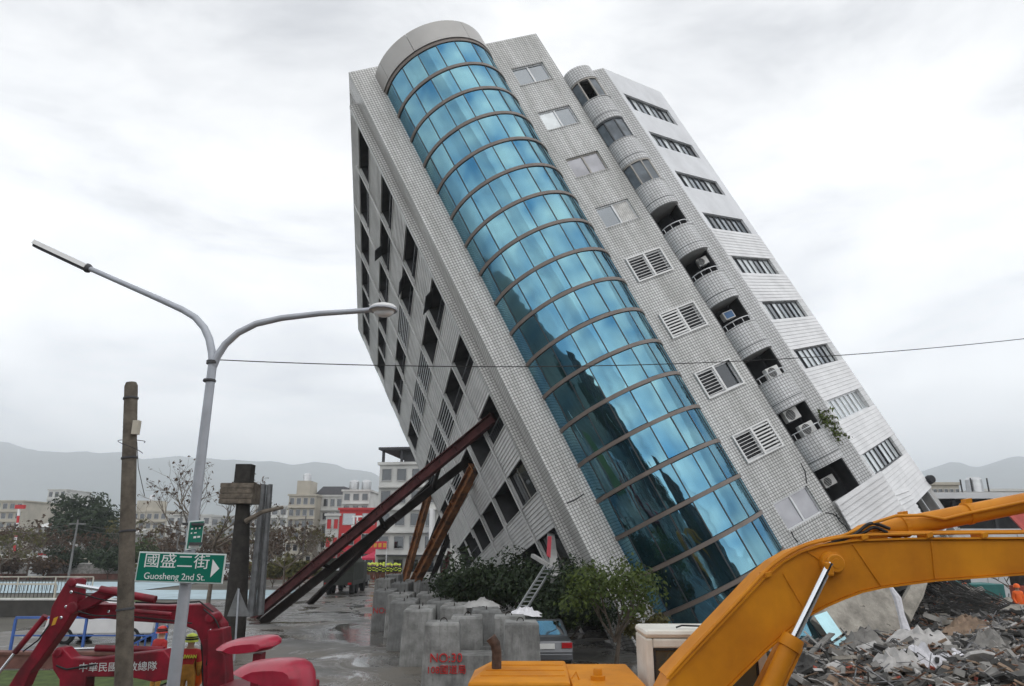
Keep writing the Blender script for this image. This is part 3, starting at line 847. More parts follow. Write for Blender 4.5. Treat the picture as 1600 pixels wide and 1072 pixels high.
mat("far_white", (0.54, 0.54, 0.52), 0.8, var=0.15, scale=0.3)
mat("far_cream", (0.42, 0.39, 0.33), 0.8, var=0.15, scale=0.3)
mat("far_grey", (0.42, 0.42, 0.41), 0.8, var=0.2, scale=0.3)
mat("far_red", (0.48, 0.025, 0.03), 0.6, var=0.12, scale=0.5)
mat("far_dark", (0.05, 0.05, 0.055), 0.8)
mat("far_brown", (0.20, 0.13, 0.09), 0.8)
mat("banner_red", (0.55, 0.03, 0.06), 0.6, var=0.1)
mat("sign_white", (0.8, 0.8, 0.8), 0.5, var=0.04)
mat("sign_blue", (0.10, 0.16, 0.40), 0.5, var=0.06)
mat("steel_tank", (0.55, 0.56, 0.57), 0.3, metal=0.8, var=0.1)
def tower_block(label, px0, px1, ytop, Y, m="far_white", floors=5, cols=4, depth=12, rz=0.0, roofkind=None, winmat="dark_glass", group="apartment blocks down the street", balconies=True, h0=None):
    a, b = P(px0, ytop, Y), P(px1, ytop, Y)
    W, H = b.x - a.x, a.z
    M = Matrix.Translation(Vector(((a.x + b.x) / 2, Y, 0))) @ Matrix.Rotation(rz, 4, 'Z')
    t = thing("apartment_building", label, "building", M=M, group=group)
    MB().box((-W / 2, 0, 0), (W / 2, depth, H)).build("wall", m, t, local=True)
    rf = MB().box((-W / 2 - 0.25, -0.25, H + 0.003), (W / 2 + 0.25, depth + 0.25, H + 0.35)).build("roof", m, t, local=True)
    fh = H / floors; cw = W / cols
    for k in range(floors):
        if balconies and k:
            MB().box((-W / 2 + 0.1, -0.5, k * fh - 0.12), (W / 2 - 0.1, -0.004, k * fh + 0.10)).build("ledge", m, t, local=True)
        for i in range(cols):
            x = -W / 2 + (i + 0.5) * cw; ww, wh = cw * 0.30, fh * 0.26; zc = (k + 0.55) * fh
            f = MB()
            for q in ((x - ww - 0.06, x - ww, zc - wh, zc + wh), (x + ww, x + ww + 0.06, zc - wh, zc + wh), (x - ww - 0.06, x + ww + 0.06, zc + wh, zc + wh + 0.08), (x - ww - 0.06, x + ww + 0.06, zc - wh - 0.1, zc - wh)):
                f.box((q[0], -0.10, q[2]), (q[1], -0.002, q[3]))
            fr = f.build("window", "far_grey", t, local=True)
            MB().box((x - ww, -0.03, zc - wh), (x + ww, -0.006, zc + wh)).build("pane", winmat, fr, local=True)
    if roofkind == "tanks":
        for s in (-0.25, 0.22):
            MB().lathe((W * s, depth * 0.3, H + 0.6), [(0.9, 0), (0.95, 0.3), (0.95, 1.5), (0.6, 1.8), (0.05, 1.9)], 14).build("water_tank", "steel_tank", rf, local=True, smooth=True)
    if roofkind == "tower":
        MB().box((-W * 0.3, 1, H + 0.35), (W * 0.2, 6, H + 3.0)).build("stair_tower", m, rf, local=True)
        MB().lathe((-W * 0.05, 3, H + 3.0), [(0.8, 0), (0.8, 1.3), (0.4, 1.6), (0.03, 1.65)], 12).build("water_tank", "steel_tank", rf, local=True, smooth=True)
    if roofkind == "pergola":
        for sx in (-W / 2 + 0.3, -W * 0.22, W * 0.1, W / 2 - 0.3):
            MB().box((sx - 0.15, 0.2, H + 0.35), (sx + 0.15, 0.5, H + 1.9)).build("post", "far_dark", rf, local=True)
        MB().box((-W / 2 - 0.2, -0.3, H + 1.9), (W / 2, depth * 0.7, H + 2.2)).build("canopy", "far_dark", rf, local=True)
        MB().box((-W * 0.2, 0.7, H + 0.36), (W / 2 - 0.4, depth * 0.6, H + 1.88)).build("roof_room", "far_dark", rf, local=True)
    if roofkind == "dark":
        MB().add([(-W / 2 - 0.2, -0.3, H + 0.36), (W / 2 + 0.2, -0.3, H + 0.36), (W / 2 + 0.2, depth, H + 0.36), (-W / 2 - 0.2, depth, H + 0.36), (-W * 0.4, depth * .2, H + 2.2), (W * 0.4, depth * .2, H + 2.2), (W * 0.4, depth * .8, H + 2.2), (-W * 0.4, depth * .8, H + 2.2)],
                 [(0, 1, 5, 4), (1, 2, 6, 5), (2, 3, 7, 6), (3, 0, 4, 7), (4, 5, 6, 7), (3, 2, 1, 0)]).build("mansard", "far_dark", rf, local=True)
    return t, W, H, fh
t, W, H, fh = tower_block("white five storey block with dark rooftop pergola behind the steel props", 592, 712, 726, 88, floors=5, cols=5, depth=16, roofkind="pergola", rz=-0.12)
MB().box((-W / 2 + 0.5, -1.3, fh * 0.95), (W / 2 - 1, -0.01, fh * 1.02)).build("awning", "far_dark", t, local=True)
sgn = MB().box((W * 0.22, -1.4, fh * 1.2), (W * 0.26, -0.1, fh * 3.0)).build("vertical_sign", "sign_white", t, local=True)
MB().box((W * 0.215, -1.2, fh * 1.4), (W * 0.2195, -0.3, fh * 2.8)).build("sign_panel", "sign_blue", sgn, local=True)
red, W, H, fh = tower_block("red fronted shop building with white emblem behind the steel props", 531, 592, 797, 112, "far_red", 3, 2, 14, winmat="window_glass", balconies=False, roofkind=None)
lg = MB()
for q in ((-1.1, -0.35, 0.0, 0.35), (-0.9, -0.7, 0.35, 1.5), (-0.35, -0.1, 0.5, 1.5), (-1.1, 0.6, 1.5, 1.75), (0.1, 0.6, 0.0, 0.3), (0.3, 0.6, 0.3, 1.1), (-0.4, 0.2, 0.75, 0.95)):
    lg.box((q[0], -0.05, H - 2.6 + q[2]), (q[1], -0.005, H - 2.6 + q[3]))
lg.build("emblem", "sign_white", red, local=True)
MB().box((-W / 2 - 0.4, -0.6, fh * 0.85), (W / 2 + 3, -0.02, fh * 1.15)).build("shop_board", "banner_red", red, local=True)
tower_block("low white shop with red shutters left of the red fronted building", 510, 531, 806, 112, "far_white", 3, 2, 12, winmat="far_red", balconies=False)
tower_block("white stair tower block with two round water tanks on its roof", 536, 578, 768, 135, "far_white", 6, 3, 12, roofkind="tanks")
tower_block("white block with dark mansard roof beside the water tank tower", 494, 536, 776, 142, "far_white", 5, 4, 14, roofkind="dark")
tower_block("pale apartment block with stair tower behind the bare shrub", 452, 494, 775, 138, "far_cream", 6, 4, 14, roofkind="tower")
tower_block("pale apartment block farthest along behind the upright steel sheets", 398, 450, 792, 170, "far_white", 5, 4, 14)
tower_block("cream block with flat roof behind the brown trees at far edge", -30, 38, 784, 175, "far_cream", 6, 6, 18)
tower_block("white block rising behind the big dark evergreen tree", 76, 104, 766, 230, "far_white", 7, 3, 14)
tower_block("long cream block between the wooden pole and lamp post", 196, 262, 800, 190, "far_cream", 5, 6, 14, roofkind="tower")
tower_block("grey white block behind the bare tree crown", 262, 330, 806, 180, "far_white", 4, 5, 14)
tower_block("pale block behind the bare tree trunk", 330, 398, 808, 175, "far_grey", 4, 5, 14)
# long low sheds
for i, (a, b, yt, Y) in enumerate(((58, 134, 815, 120), (128, 206, 826, 112))):
    c0, c1 = P(a, yt, Y), P(b, yt, Y)
    t = thing("shed", ("long shed with pale pitched roof below the big evergreen", "low shed with white roof beside the wooden pole")[i], "shed", ((c0.x + c1.x) / 2, Y, 0))
    MB().box((c0.x, Y, 0), (c1.x, Y + 8, c0.z - 0.9)).build("wall", "far_grey", t)
    MB().prism([(c0.x - .4, Y - 0.5, c0.z - 0.88), (c0.x - .4, Y + 4, c0.z), (c0.x - .4, Y + 8.5, c0.z - 0.88)], (c1.x - c0.x + .8, 0, 0)).build("roof", "far_white", t)

# ---------------------------------------------------------------- trees
mat("bark", (0.10, 0.078, 0.06), 0.9, var=0.35, scale=4, bump=0.5, bscale=20)
mat("bark_grey", (0.15, 0.125, 0.10), 0.9, var=0.35, scale=4, bump=0.5, bscale=20)
def leaf_mat(name, c0, c1, trans=0.25):
    m = bpy.data.materials.new(name); m.use_nodes = True
    t = m.node_tree; b = t.nodes["Principled BSDF"]
    co = t.nodes.new("ShaderNodeTexCoord"); n = t.nodes.new("ShaderNodeTexNoise"); n.inputs['Scale'].default_value = 1.3; n.inputs['Detail'].default_value = 6; n.inputs['Roughness'].default_value = 0.8
    t.links.new(co.outputs['Object'], n.inputs['Vector'])
    r = t.nodes.new("ShaderNodeValToRGB")
    r.color_ramp.elements[0].position = 0.36; r.color_ramp.elements[0].color = (*c0, 1)
    r.color_ramp.elements[1].position = 0.66; r.color_ramp.elements[1].color = (*c1, 1)
    t.links.new(n.outputs['Fac'], r.inputs[0]); t.links.new(r.outputs[0], b.inputs['Base Color'])
    b.inputs['Roughness'].default_value = 0.55; b.inputs['Specular IOR Level'].default_value = 0.3
    tr = t.nodes.new("ShaderNodeBsdfTranslucent"); t.links.new(r.outputs[0], tr.inputs[0])
    mx_ = t.nodes.new("ShaderNodeMixShader"); mx_.inputs[0].default_value = trans
    o = t.nodes["Material Output"]
    t.links.new(b.outputs[0], mx_.inputs[1]); t.links.new(tr.outputs[0], mx_.inputs[2]); t.links.new(mx_.outputs[0], o.inputs[0])
    MATS[name] = m
leaf_mat("leaf_dark", (0.008, 0.018, 0.008), (0.038, 0.062, 0.020))
leaf_mat("leaf_mid", (0.02, 0.04, 0.012), (0.085, 0.125, 0.03))
leaf_mat("leaf_bright", (0.028, 0.048, 0.010), (0.115, 0.155, 0.028))
leaf_mat("leaf_brown", (0.04, 0.025, 0.016), (0.13, 0.075, 0.042))
leaf_mat("leaf_olive", (0.05, 0.05, 0.015), (0.16, 0.14, 0.04))
def leaves(mb, centres, n, size, rr, flat=0.5):
    """leaf-sized faces scattered through clumps (centre, radius)"""
    wts = [c[1] ** 2 for c in centres]; tot = sum(wts)
    for (c, rad), w_ in zip(centres, wts):
        for _ in range(max(3, int(n * w_ / tot))):
            d = Vector((rr.gauss(0, 1), rr.gauss(0, 1), rr.gauss(0, 1))).normalized() * rad * (rr.random() ** 0.45)
            p = Vector(c) + Vector((d.x, d.y, d.z * 0.85))
            nrm = (d.normalized() + Vector((rr.uniform(-1, 1), rr.uniform(-1, 1), rr.uniform(-0.4, 1.2)))).normalized()
            x = nrm.orthogonal().normalized(); y = nrm.cross(x); a = rr.uniform(0, 6.28); s = size * rr.uniform(0.4, 1.55)
            u_ = x * math.cos(a) + y * math.sin(a); v_ = nrm.cross(u_)
            k = len(mb.v)
            mb.v += [p - u_ * s, p + v_ * s * flat, p + u_ * s, p - v_ * s * flat]
            mb.f.append((k, k + 1, k + 2, k + 3))
def limbs(mb, p, d, L, r, depth, rr, tips, spread=0.6, up=0.15, ratio=0.72, nch=(2, 3)):
    pts = [p]; q = p.copy(); dd = d.copy()
    for i in range(3):
        dd = (dd + Vector((rr.uniform(-1, 1), rr.uniform(-1, 1), rr.uniform(-0.6, 1))) * 0.16 + Vector((0, 0, up * 0.3))).normalized()
        q = q + dd * L / 3; pts.append(q.copy())
    mb.tube(pts, [r, r * 0.88, r * 0.78, r * 0.66], 6 if r > 0.03 else 4, cap=False)
    if depth == 0:
        tips.append((q, dd)); return
    for _ in range(rr.randint(*nch)):
        nd = (dd + Vector((rr.uniform(-1, 1), rr.uniform(-1, 1), rr.uniform(-0.5, 0.9))) * spread + Vector((0, 0, up))).normalized()
        start = pts[rr.choice((2, 3, 3))]
        limbs(mb, start, nd, L * ratio * rr.uniform(0.8, 1.15), r * 0.62, depth - 1, rr, tips, spread, up, ratio, nch)
def leafy_tree(name, label, base, H, R, leafm, seed, n=2600, lsize=0.16, trunk=0.35, group=None, cat="tree", barkm="bark", squash=1.0, clump=0.34):
    rr = random.Random(seed); base = Vector(base)
    t = thing(name, label, cat, base, group=group)
    tips = []; mb = MB()
    th = H * trunk
    mb.tube([base, base + Vector((rr.uniform(-.05, .05) * H, 0, th))], [0.035 * H * 0.55, 0.022 * H * 0.55], 7)
    for i in range(5):
        a = i * 1.256 + rr.uniform(-.3, .3)
        limbs(mb, base + Vector((0, 0, th * rr.uniform(0.75, 1))), Vector((math.cos(a), math.sin(a), 1.0)).normalized(), H * 0.22, 0.010 * H, 2, rr, tips)
    mb.build("trunk", barkm, t, smooth=True)
    cs = []
    for p, d in tips:
        cs.append((p, R * clump * rr.uniform(0.6, 1.1)))
    for _ in range(16):
        a = rr.uniform(0, 6.28); q = rr.random() ** 0.5 * 0.75
        cs.append((base + Vector((math.cos(a) * R * q, math.sin(a) * R * q, th + (H - th) * (0.25 + 0.6 * rr.random() * (1 - q * 0.5)) * squash)), R * clump * rr.uniform(0.7, 1.2)))
    mb = MB(); leaves(mb, cs, n, lsize, rr)
    mb.build("crown", leafm, t)
    return t
def bare_tree(name, label, base, H, seed, spread=0.75, depth=4, r=0.16, leafm=None, nleaf=0, lean=(0, 0), trunk=0.35, barkm="bark_grey", group=None, L=0.26, up=0.12, lsize=0.12, ratio=0.72):
    rr = random.Random(seed); base = Vector(base)
    t = thing(name, label, "tree", base, group=group)
    mb = MB(); tips = []
    top = base + Vector((lean[0], lean[1], H * trunk))
    mb.tube([base, base.lerp(top, 0.5) + Vector((0.05, 0, 0)), top], [r, r * 0.85, r * 0.75], 8)
    for i in range(5):
        a = i * 1.3 + rr.uniform(-.4, .4)
        limbs(mb, base.lerp(top, rr.uniform(0.85, 1)), Vector((math.cos(a), math.sin(a), 0.55)).normalized(), H * L, r * 0.5, depth, rr, tips, spread, up, ratio)
    mb.build("trunk", barkm, t, smooth=True)
    if nleaf:
        mb = MB(); rr.shuffle(tips)
        leaves(mb, [(p, 0.12) for p, d in tips[:nleaf]], nleaf * 3, lsize, rr, 0.4)
        mb.build("crown", leafm, t)
    return t
leafy_tree("evergreen_tree", "big dark dense evergreen tree before the hills", G(118, 895), 11.6, 5.8, "leaf_dark", 3, 9000, 0.30, 0.2, squash=1.15)
leafy_tree("evergreen_tree", "small rounded evergreen beside the big dark evergreen", P(165, 850, 100) - Vector((0, 0, 4)), 6.2, 3.2, "leaf_dark", 4, 3500, 0.24, 0.25)
for i, (px, Y, H, R, m, lb) in enumerate(((100, 88, 4.6, 2.4, "leaf_dark", "dark shrub left of the slanting far lamp post"), (168, 86, 4.4, 2.6, "leaf_dark", "dark shrub between the far lamp and the wooden pole"), (215, 90, 5.6, 2.4, "leaf_mid", "green tree just right of the wooden pole"), (232, 84, 3.2, 2.0, "leaf_olive", "olive shrub left of the lamp post"),
                                          (20, 92, 4.0, 2.6, "leaf_olive", "olive shrub behind the fire engine"), (468, 66, 3.6, 2.0, "leaf_olive", "olive shrub beside the grey mound"))):
    leafy_tree("shrub", lb, (XG(px, Y), Y, 0), H, R, m, 20 + i, 2600, 0.20, 0.15, group="shrubs along the park edge", cat="shrub")
for i, (px, Y, H, lb) in enumerate(((12, 105, 8.0, "bare brown tree at the far left edge"), (62, 100, 7.0, "bare brown tree in front of the long shed"), (250, 95, 5.0, "reddish brown bush behind the green road sign"), (275, 100, 6.5, "reddish brown tree left of the bare tree trunk"), (345, 98, 6.0, "reddish brown tree right of the bare tree trunk"), (415, 90, 6.0, "brown leaved tree behind the upright steel sheets"))):
    rr_ = random.Random(i)
    leafy_tree("brown_tree", lb, (XG(px, Y), Y, 0), H, H * 0.48, "leaf_brown", 40 + i, 1300, 0.17, 0.25, group="wintry brown trees in the park", clump=0.40)
for i, (px, Y, H, lb) in enumerate(((-5, 82, 6.5, "tangled bare tree at the very left edge before the fire engine"), (40, 86, 7.5, "tangled bare tree right of the thin signal mast"), (135, 96, 6.0, "bare twiggy tree right of the big evergreen"), (196, 100, 8.5, "bare twiggy tree behind the weathered round pole"), (258, 88, 7.0, "bare twiggy tree left of the lamp post"), (300, 80, 6.0, "bare twiggy tree right of the lamp post"), (362, 88, 7.5, "bare twiggy tree behind the dead trunk"), (400, 78, 6.5, "bare twiggy tree behind the steel sheets"), (455, 92, 7.0, "bare twiggy tree before the pale apartment blocks"), (500, 98, 6.0, "bare twiggy tree left of the red shop building"))):
    bare_tree("bare_tree", lb, (XG(px, Y), Y, 0), H, 500 + i, .85, 4, .11, "leaf_brown" if i % 3 else "leaf_olive", 260, trunk=.28, L=.25, up=.04, lsize=.20, ratio=.78, group="bare trees in the park")
for i, (px, Y, H, m_, lb) in enumerate(((5, 84, 3.2, "leaf_brown", "brown bush in front of the fire engine"), (68, 84, 3.4, "leaf_brown", "brown bush beside the white notice board"), (140, 92, 4.2, "leaf_dark", "dark bush right of the white notice board"), (196, 90, 3.4, "leaf_brown", "brown bush behind the weathered round pole"), (290, 86, 3.0, "leaf_olive", "olive bush right of the lamp post"), (330, 86, 3.6, "leaf_brown", "brown bush behind the bare flat crowned tree"), (385, 76, 3.2, "leaf_brown", "brown bush behind the dead trunk"), (425, 70, 3.4, "leaf_olive", "olive bush right of the steel sheets"))):
    leafy_tree("park_bush", lb, (XG(px, Y), Y, 0), H, H * .75, m_, 600 + i, 1700, .17, .12, group="bushes along the park edge", cat="bush")
mat("far_pole", (0.16, 0.155, 0.15), 0.8)
prev = None
for i, (px, Y, yt, lb) in enumerate(((-60, 70, 790, "x"), (122, 78, 812, "thin far pole between the dark shrubs"), (284, 84, 800, "thin far pole behind the lamp post"), (478, 92, 806, "thin far pole before the white blocks"))):
    q = P(px, yt, Y)
    if i:
        t = thing("far_pole", lb, "pole", (q.x, Y, 0), group="power poles along the park")
        MB().tube([(q.x, Y, 0), q], [.13, .09], 8).build("shaft", "far_pole", t)
        MB().box((q.x - .9, Y - .06, q.z - .5), (q.x + .9, Y + .06, q.z - .38)).build("cross_arm", "far_pole", t)
    if prev is not None:
        for dz in (-.4, -.9):
            a_, b_ = prev + Vector((0, 0, dz)), q + Vector((0, 0, dz))
            o = MB().tube([a_.lerp(b_, f / 10) - Vector((0, 0, 1.0 * 4 * f / 10 * (1 - f / 10))) for f in range(11)], .018, 4).build("power_line", "far_pole"); tag(o, "thin power line strung between the far poles", "cable", "power lines along the park")
    prev = q
bare_tree("bare_tree", "bare flat crowned tree with a few dark leaves behind the lamp post", (XG(322, 42), 42, 0), 8.2, 12, 0.85, 5, 0.14, "leaf_brown", 240, trunk=0.52, L=0.235, up=0.0, lsize=0.09, ratio=0.76)
bare_tree("bare_tree", "bare spreading shrub right of the upright steel sheets", (XG(440, 56), 56, 0), 7.6, 8, 0.85, 5, 0.10, "leaf_olive", 120, trunk=0.3, L=0.22, up=0.05, lsize=0.09)
# ================================================================ park and canal on the left
mat("court_blue", (0.36, 0.47, 0.52), 0.6, var=0.15, scale=0.4)
mat("lawn", (0.06, 0.09, 0.02), 0.95, var=0.4, scale=3.0)
mat("stone_wall", (0.27, 0.26, 0.245), 0.9, var=0.4, scale=3.0, bump=0.6, bscale=6)
mat("brick_red", (0.16, 0.075, 0.06), 0.9, var=0.25, scale=2.0)
mat("rail_pale", (0.50, 0.46, 0.38), 0.6, var=0.15)
mat("rail_dark", (0.05, 0.047, 0.042), 0.7)
mat("rail_blue", (0.06, 0.14, 0.42), 0.5, var=0.12)
mat("kerb_white", (0.6, 0.6, 0.57), 0.8, var=0.2)
def sheet(name, m, x0, x1, y0, y1, z):
    mb = MB(); mb.quad((x0, y0, z), (x1, y0, z), (x1, y1, z), (x0, y1, z))
    return tag(mb.build(name, m), kind="structure")
sheet("sports_court", "court_blue", -75, -33, 62, 80, 0.055)
sheet("sports_court_step", "court_blue", -32.9, -18.5, 55, 66, 0.055)
sheet("lawn", "lawn", -60, -26.5, 44.5, 57, 0.050)
sheet("lawn_verge", "lawn", -26, -10.2, 19.5, 24.6, 0.075)
def wall_thing(name, label, x0, x1, Y, h, d, m, cat="wall"):
    mb = MB(); n = int((x1 - x0) / 1.2)
    t = thing(name, label, cat, ((x0 + x1) / 2, Y, 0))
    MB().box((x0, Y, 0), (x1, Y + d, h)).build("wall_body", m, t)
    MB().box((x0 - .05, Y - 0.06, h + 0.002), (x1 + .05, Y + d + 0.06, h + 0.09)).build("coping", "kerb_white" if m != "brick_red" else "brick_red", t)
    return t
wall_thing("stone_wall", "long grey rubble stone wall along the back of the blue court", -95, -17, 88, 1.7, 0.5, "stone_wall")
wall_thing("brick_wall", "low red brick wall at the front of the stone wall", -95, -17, 86.0, 0.55, 0.4, "brick_red")
wall_thing("brick_wall", "low red brick wall under the blue railing", -27, -9.5, 25.2, 0.45, 0.35, "brick_red")
wall_thing("dark_hedge_wall", "dark weathered wall below the second pale railing", -42, -23, 42.5, 0.9, 0.5, "rail_dark")
wall_thing("stone_wall", "short grey stone wall left of the blue railing", -27.5, -20.8, 27.6, 1.0, 0.4, "stone_wall")
def railing(label, x0, x1, Y, h, post, m_top, m_bar, gap, mids=(), zb=0.0, name="railing", y1=None):
    y1 = Y if y1 is None else y1
    t = thing(name, label, "railing", ((x0 + x1) / 2, Y, 0))
    at = lambda f, z: Vector((x0 + (x1 - x0) * f, Y + (y1 - Y) * f, z))
    MB().bar(at(0, h), at(1, h), 0.09, 0.08).build("top_rail", m_top, t)
    for z in mids:
        MB().bar(at(0, z), at(1, z), 0.05, 0.05).build("rail", m_bar if m_bar != "rail_dark" else m_bar, t)
    n = max(1, int(abs(x1 - x0) / post))
    for i in range(n + 1):
        p = at(i / n, 0)
        MB().box((p.x - .04, p.y - .04, zb), (p.x + .04, p.y + .04, h - 0.042)).build("post", m_top, t)
    if gap:
        mb = MB(); n = int(abs(x1 - x0) / gap)
        for i in range(n):
            p = at((i + .5) / n, 0)
            mb.box((p.x - .015, p.y - .015, zb + 0.1), (p.x + .015, p.y + .015, h - 0.05))
        o = mb.build("balusters", m_bar, t); o["kind"] = "stuff"
    return t
railing("long pale topped railing with thin dark bars at the blue court", -56, XG(146, 64, 1.1), 64, 1.25, 3.0, "rail_pale", "rail_dark", 0.28)
railing("nearer pale topped railing above the dark weathered wall", -44, XG(86, 43, 1.3), 43, 1.75, 3.0, "rail_pale", "rail_dark", 0.22, zb=0.9)
railing("pale rail along the top of the stone wall", -80, XG(140, 88.3, 2.4), 88.3, 2.3, 4.0, "rail_pale", "rail_dark", 0, zb=1.8)
railing("blue painted steel railing around the white car", XG(24, 28, 1.2), XG(246, 28, 1.2), 28, 1.35, 1.9, "rail_blue", "rail_blue", 0, (0.72, 0.2), name="blue_railing")
t = thing("blue_stair_rail", "blue stair railing with slanted rails behind the red booms", "railing", (XG(230, 29), 29, 0))
a, b = P(205, 1008, 29), P(262, 978, 29)
MB().bar(a, b, 0.06, 0.06).build("hand_rail", "rail_blue", t)
MB().bar(a + Vector((0, 0, -.6)), b + Vector((0, 0, -.6)), 0.05, 0.05).build("rail", "rail_blue", t)
for i in range(6):
    q = a.lerp(b, i / 5); MB().box((q.x - .025, q.y - .025, max(0.02, q.z - 1.2)), (q.x + .025, q.y + .025, q.z)).build("baluster", "rail_blue", t)
# white notice board by the wall
t = thing("notice_board", "white notice board standing at the grey stone wall", "sign", (XG(62, 85), 85, 0))
q0, q1 = P(48, 878, 85), P(72, 900, 85)
MB().box((q0.x, 84.9, q1.z), (q1.x, 85.0, q0.z)).build("board", "sign_white", t)
for x in (q0.x + .2, q1.x - .2):
    MB().box((x - .05, 85.01, 0), (x + .05, 85.1, q0.z)).build("post", "rail_dark", t)
mb = MB()
for i in range(4):
    mb.box((q0.x + .25, 84.885, q1.z + .25 + i * .35), (q1.x - .25, 84.897, q1.z + .34 + i * .35))
mb.build("print_line", "rail_dark", t)
# ================================================================ props, weight blocks, street
def onB(px, py, off=0.0):
    """world point where pixel ray meets the building's street side"""
    d = ray(px, py); o = Vector((0, 0, CAM_H)); n = _r
    t = (n.dot(_O + _r * off) - n.dot(o)) / n.dot(d)
    return o + d * t
mat("beam_maroon", (0.075, 0.026, 0.026), 0.8, spec=0.15, var=0.35, scale=1.5, bump=0.2)
mat("beam_black", (0.022, 0.017, 0.015), 0.85, spec=0.1, var=0.45, scale=1.2, bump=0.2)
mat("beam_rust", (0.24, 0.095, 0.030), 0.85, var=0.4, scale=1.6, dirt=(0.07, 0.035, 0.02), bump=0.4, bscale=18)
def h_beam(label, a, b, m, h=0.6, w=0.45, up=(0, 0, 1), tf=0.05, plates=()):
    a, b = Vector(a), Vector(b)
    lo = a if a.z < b.z else b
    t = thing("steel_prop", label, "steel beam", lo, group="steel props holding up the leaning building")
    d = (b - a).normalized(); x = d.cross(Vector(up)).normalized(); z = x.cross(d)
    MB().obox((a + b) / 2, d * (b - a).length / 2, x * 0.025, z * (h / 2 - tf)).build("web", m, t)
    for s in (-1, 1):
        MB().obox((a + b) / 2 + z * s * (h / 2 - tf / 2 + 0.002), d * (b - a).length / 2, x * w / 2, z * tf / 2).build("flange", m, t)
    MB().obox(b - d * 0.02, d * 0.025, x * w * 0.62, z * h * 0.6).build("end_plate", m, t)
    n = int((b - a).length / 2.5)
    for i in range(1, n):
        c = a.lerp(b, i / n)
        for s in (-1, 1):
            MB().obox(c + x * s * (w / 4 + 0.01), d * 0.012, x * (w / 4 - 0.016), z * (h / 2 - tf - 0.004)).build("stiffener", m, t)
    return t
p1a, p1b = G(392, 966), onB(772, 652, 0.5)
h_beam("long maroon steel prop, the topmost of the slanting props", p1a, p1b, "beam_maroon", 0.52, 0.34)
p2a, p2b = G(408, 974), onB(734, 718, 0.5)
h_beam("long black steel prop just below the maroon one", p2a, p2b, "beam_black", 0.46, 0.32)
p3a, p3b = G(482, 945), onB(676, 752, 0.4)
h_beam("thin black steel prop with its foot in the road behind the maroon prop", p3a, p3b, "beam_black", 0.36, 0.28)
h_beam("rusty orange steel prop standing left of the other rusty one", G(626, 930), P(671, 768, onB(671, 768).y), "beam_rust", 0.50, 0.45)
h_beam("rusty orange steel prop reaching up to the loggia corner", G(627, 950), onB(742, 730, 0.3), "beam_rust", 0.55, 0.5)
h_beam("short black steel prop between the two rusty props", G(646, 918), onB(690, 806, 0.2), "beam_black", 0.40, 0.35)
h_beam("short dark steel prop behind the rusty prop near the bushes", G(668, 922), onB(704, 830, 0.2), "beam_black", 0.40, 0.35)
h_beam("short maroon steel prop low down beside the bushes", G(684, 918), P(703, 862, G(684, 918).y), "beam_maroon", 0.42, 0.35)
for i, f in enumerate((0.30, 0.55, 0.80)):
    q0, q1 = Vector(p1a).lerp(Vector(p1b), f), Vector(p2a).lerp(Vector(p2b), f)
    o = MB().bar(q0, q1, 0.18, 0.18).build("tie_strut", "beam_black")
    tag(o, ("short black tie between the two long props, lowest of three", "short black tie between the two long props, middle of three", "short black tie between the two long props, highest of three")[i], "steel tie", "ties between the long props")

# ---- concrete weight blocks
mat("block_concrete", (0.23, 0.23, 0.222), 0.85, var=0.42, scale=1.6, bump=0.6, bscale=16, streak=0.7, chips=((0.09, 0.088, 0.08), 7.0, 0.63))
mat("block_wet", (0.17, 0.172, 0.168), 0.75, var=0.35, scale=1.6, bump=0.6, bscale=16, streak=0.7, chips=((0.07, 0.068, 0.062), 7.0, 0.62))
mat("red_paint", (0.45, 0.03, 0.03), 0.7, var=0.2, scale=10)
def chamfer_post(mb, cx, cy, z0, z1, lx, ly, c=0.11, tp=0.86):
    def ring(s, z):
        a, b = lx / 2 * s, ly / 2 * s
        return [Vector((cx + x, cy + y, z)) for x, y in ((-a + c, -b), (a - c, -b), (a, -b + c), (a, b - c), (a - c, b), (-a + c, b), (-a, b - c), (-a, -b + c))]
    rs = [ring(1, z0), ring(tp, z1 - 0.06), ring(tp * 0.94, z1)]
    k = len(mb.v)
    for r in rs: mb.v += r
    for j in range(2):
        for i in range(8):
            q = (i + 1) % 8
            mb.f.append((k + j * 8 + i, k + j * 8 + q, k + (j + 1) * 8 + q, k + (j + 1) * 8 + i))
    mb.f.append(tuple(k + 16 + i for i in range(8))); mb.f.append(tuple(k + i for i in reversed(range(8))))
def block_proto(L, m):
    t = thing("concrete_block", "x", "concrete block")
    mb = MB(); W = 1.06
    # base with two fork slots along its length
    mb.prism([(-L / 2, -W / 2, 0), (-L / 2 + 0.3, -W / 2, 0), (-L / 2 + 0.3, -W / 2, 0.28), (-L / 2 + 0.62, -W / 2, 0.28), (-L / 2 + 0.62, -W / 2, 0), (L / 2 - 0.62, -W / 2, 0), (L / 2 - 0.62, -W / 2, 0.28), (L / 2 - 0.3, -W / 2, 0.28), (L / 2 - 0.3, -W / 2, 0), (L / 2, -W / 2, 0), (L / 2, -W / 2, 0.92), (-L / 2, -W / 2, 0.92)], (0, W, 0))
    mb.v = [Vector((v.x * .90, v.y, v.z)) for v in mb.v]
    mb.build("base", m, t, local=True)
    for s in (-1, 1):
        mb = MB(); chamfer_post(mb, s * (L / 2 - 0.55), 0, 0.0, 1.78, 1.12, 1.14, .045, .88)
        p = mb.build("upright", m, t, local=True)
        mb = MB(); pts = [(s * (L / 2 - 0.575) + 0.10 * math.cos(a), 0, 1.775 + 0.11 * math.sin(a)) for a in [math.pi * i / 6 for i in range(7)]]
        mb.tube(pts, 0.014, 5); mb.build("lifting_loop", "beam_black", p, local=True)
    return t
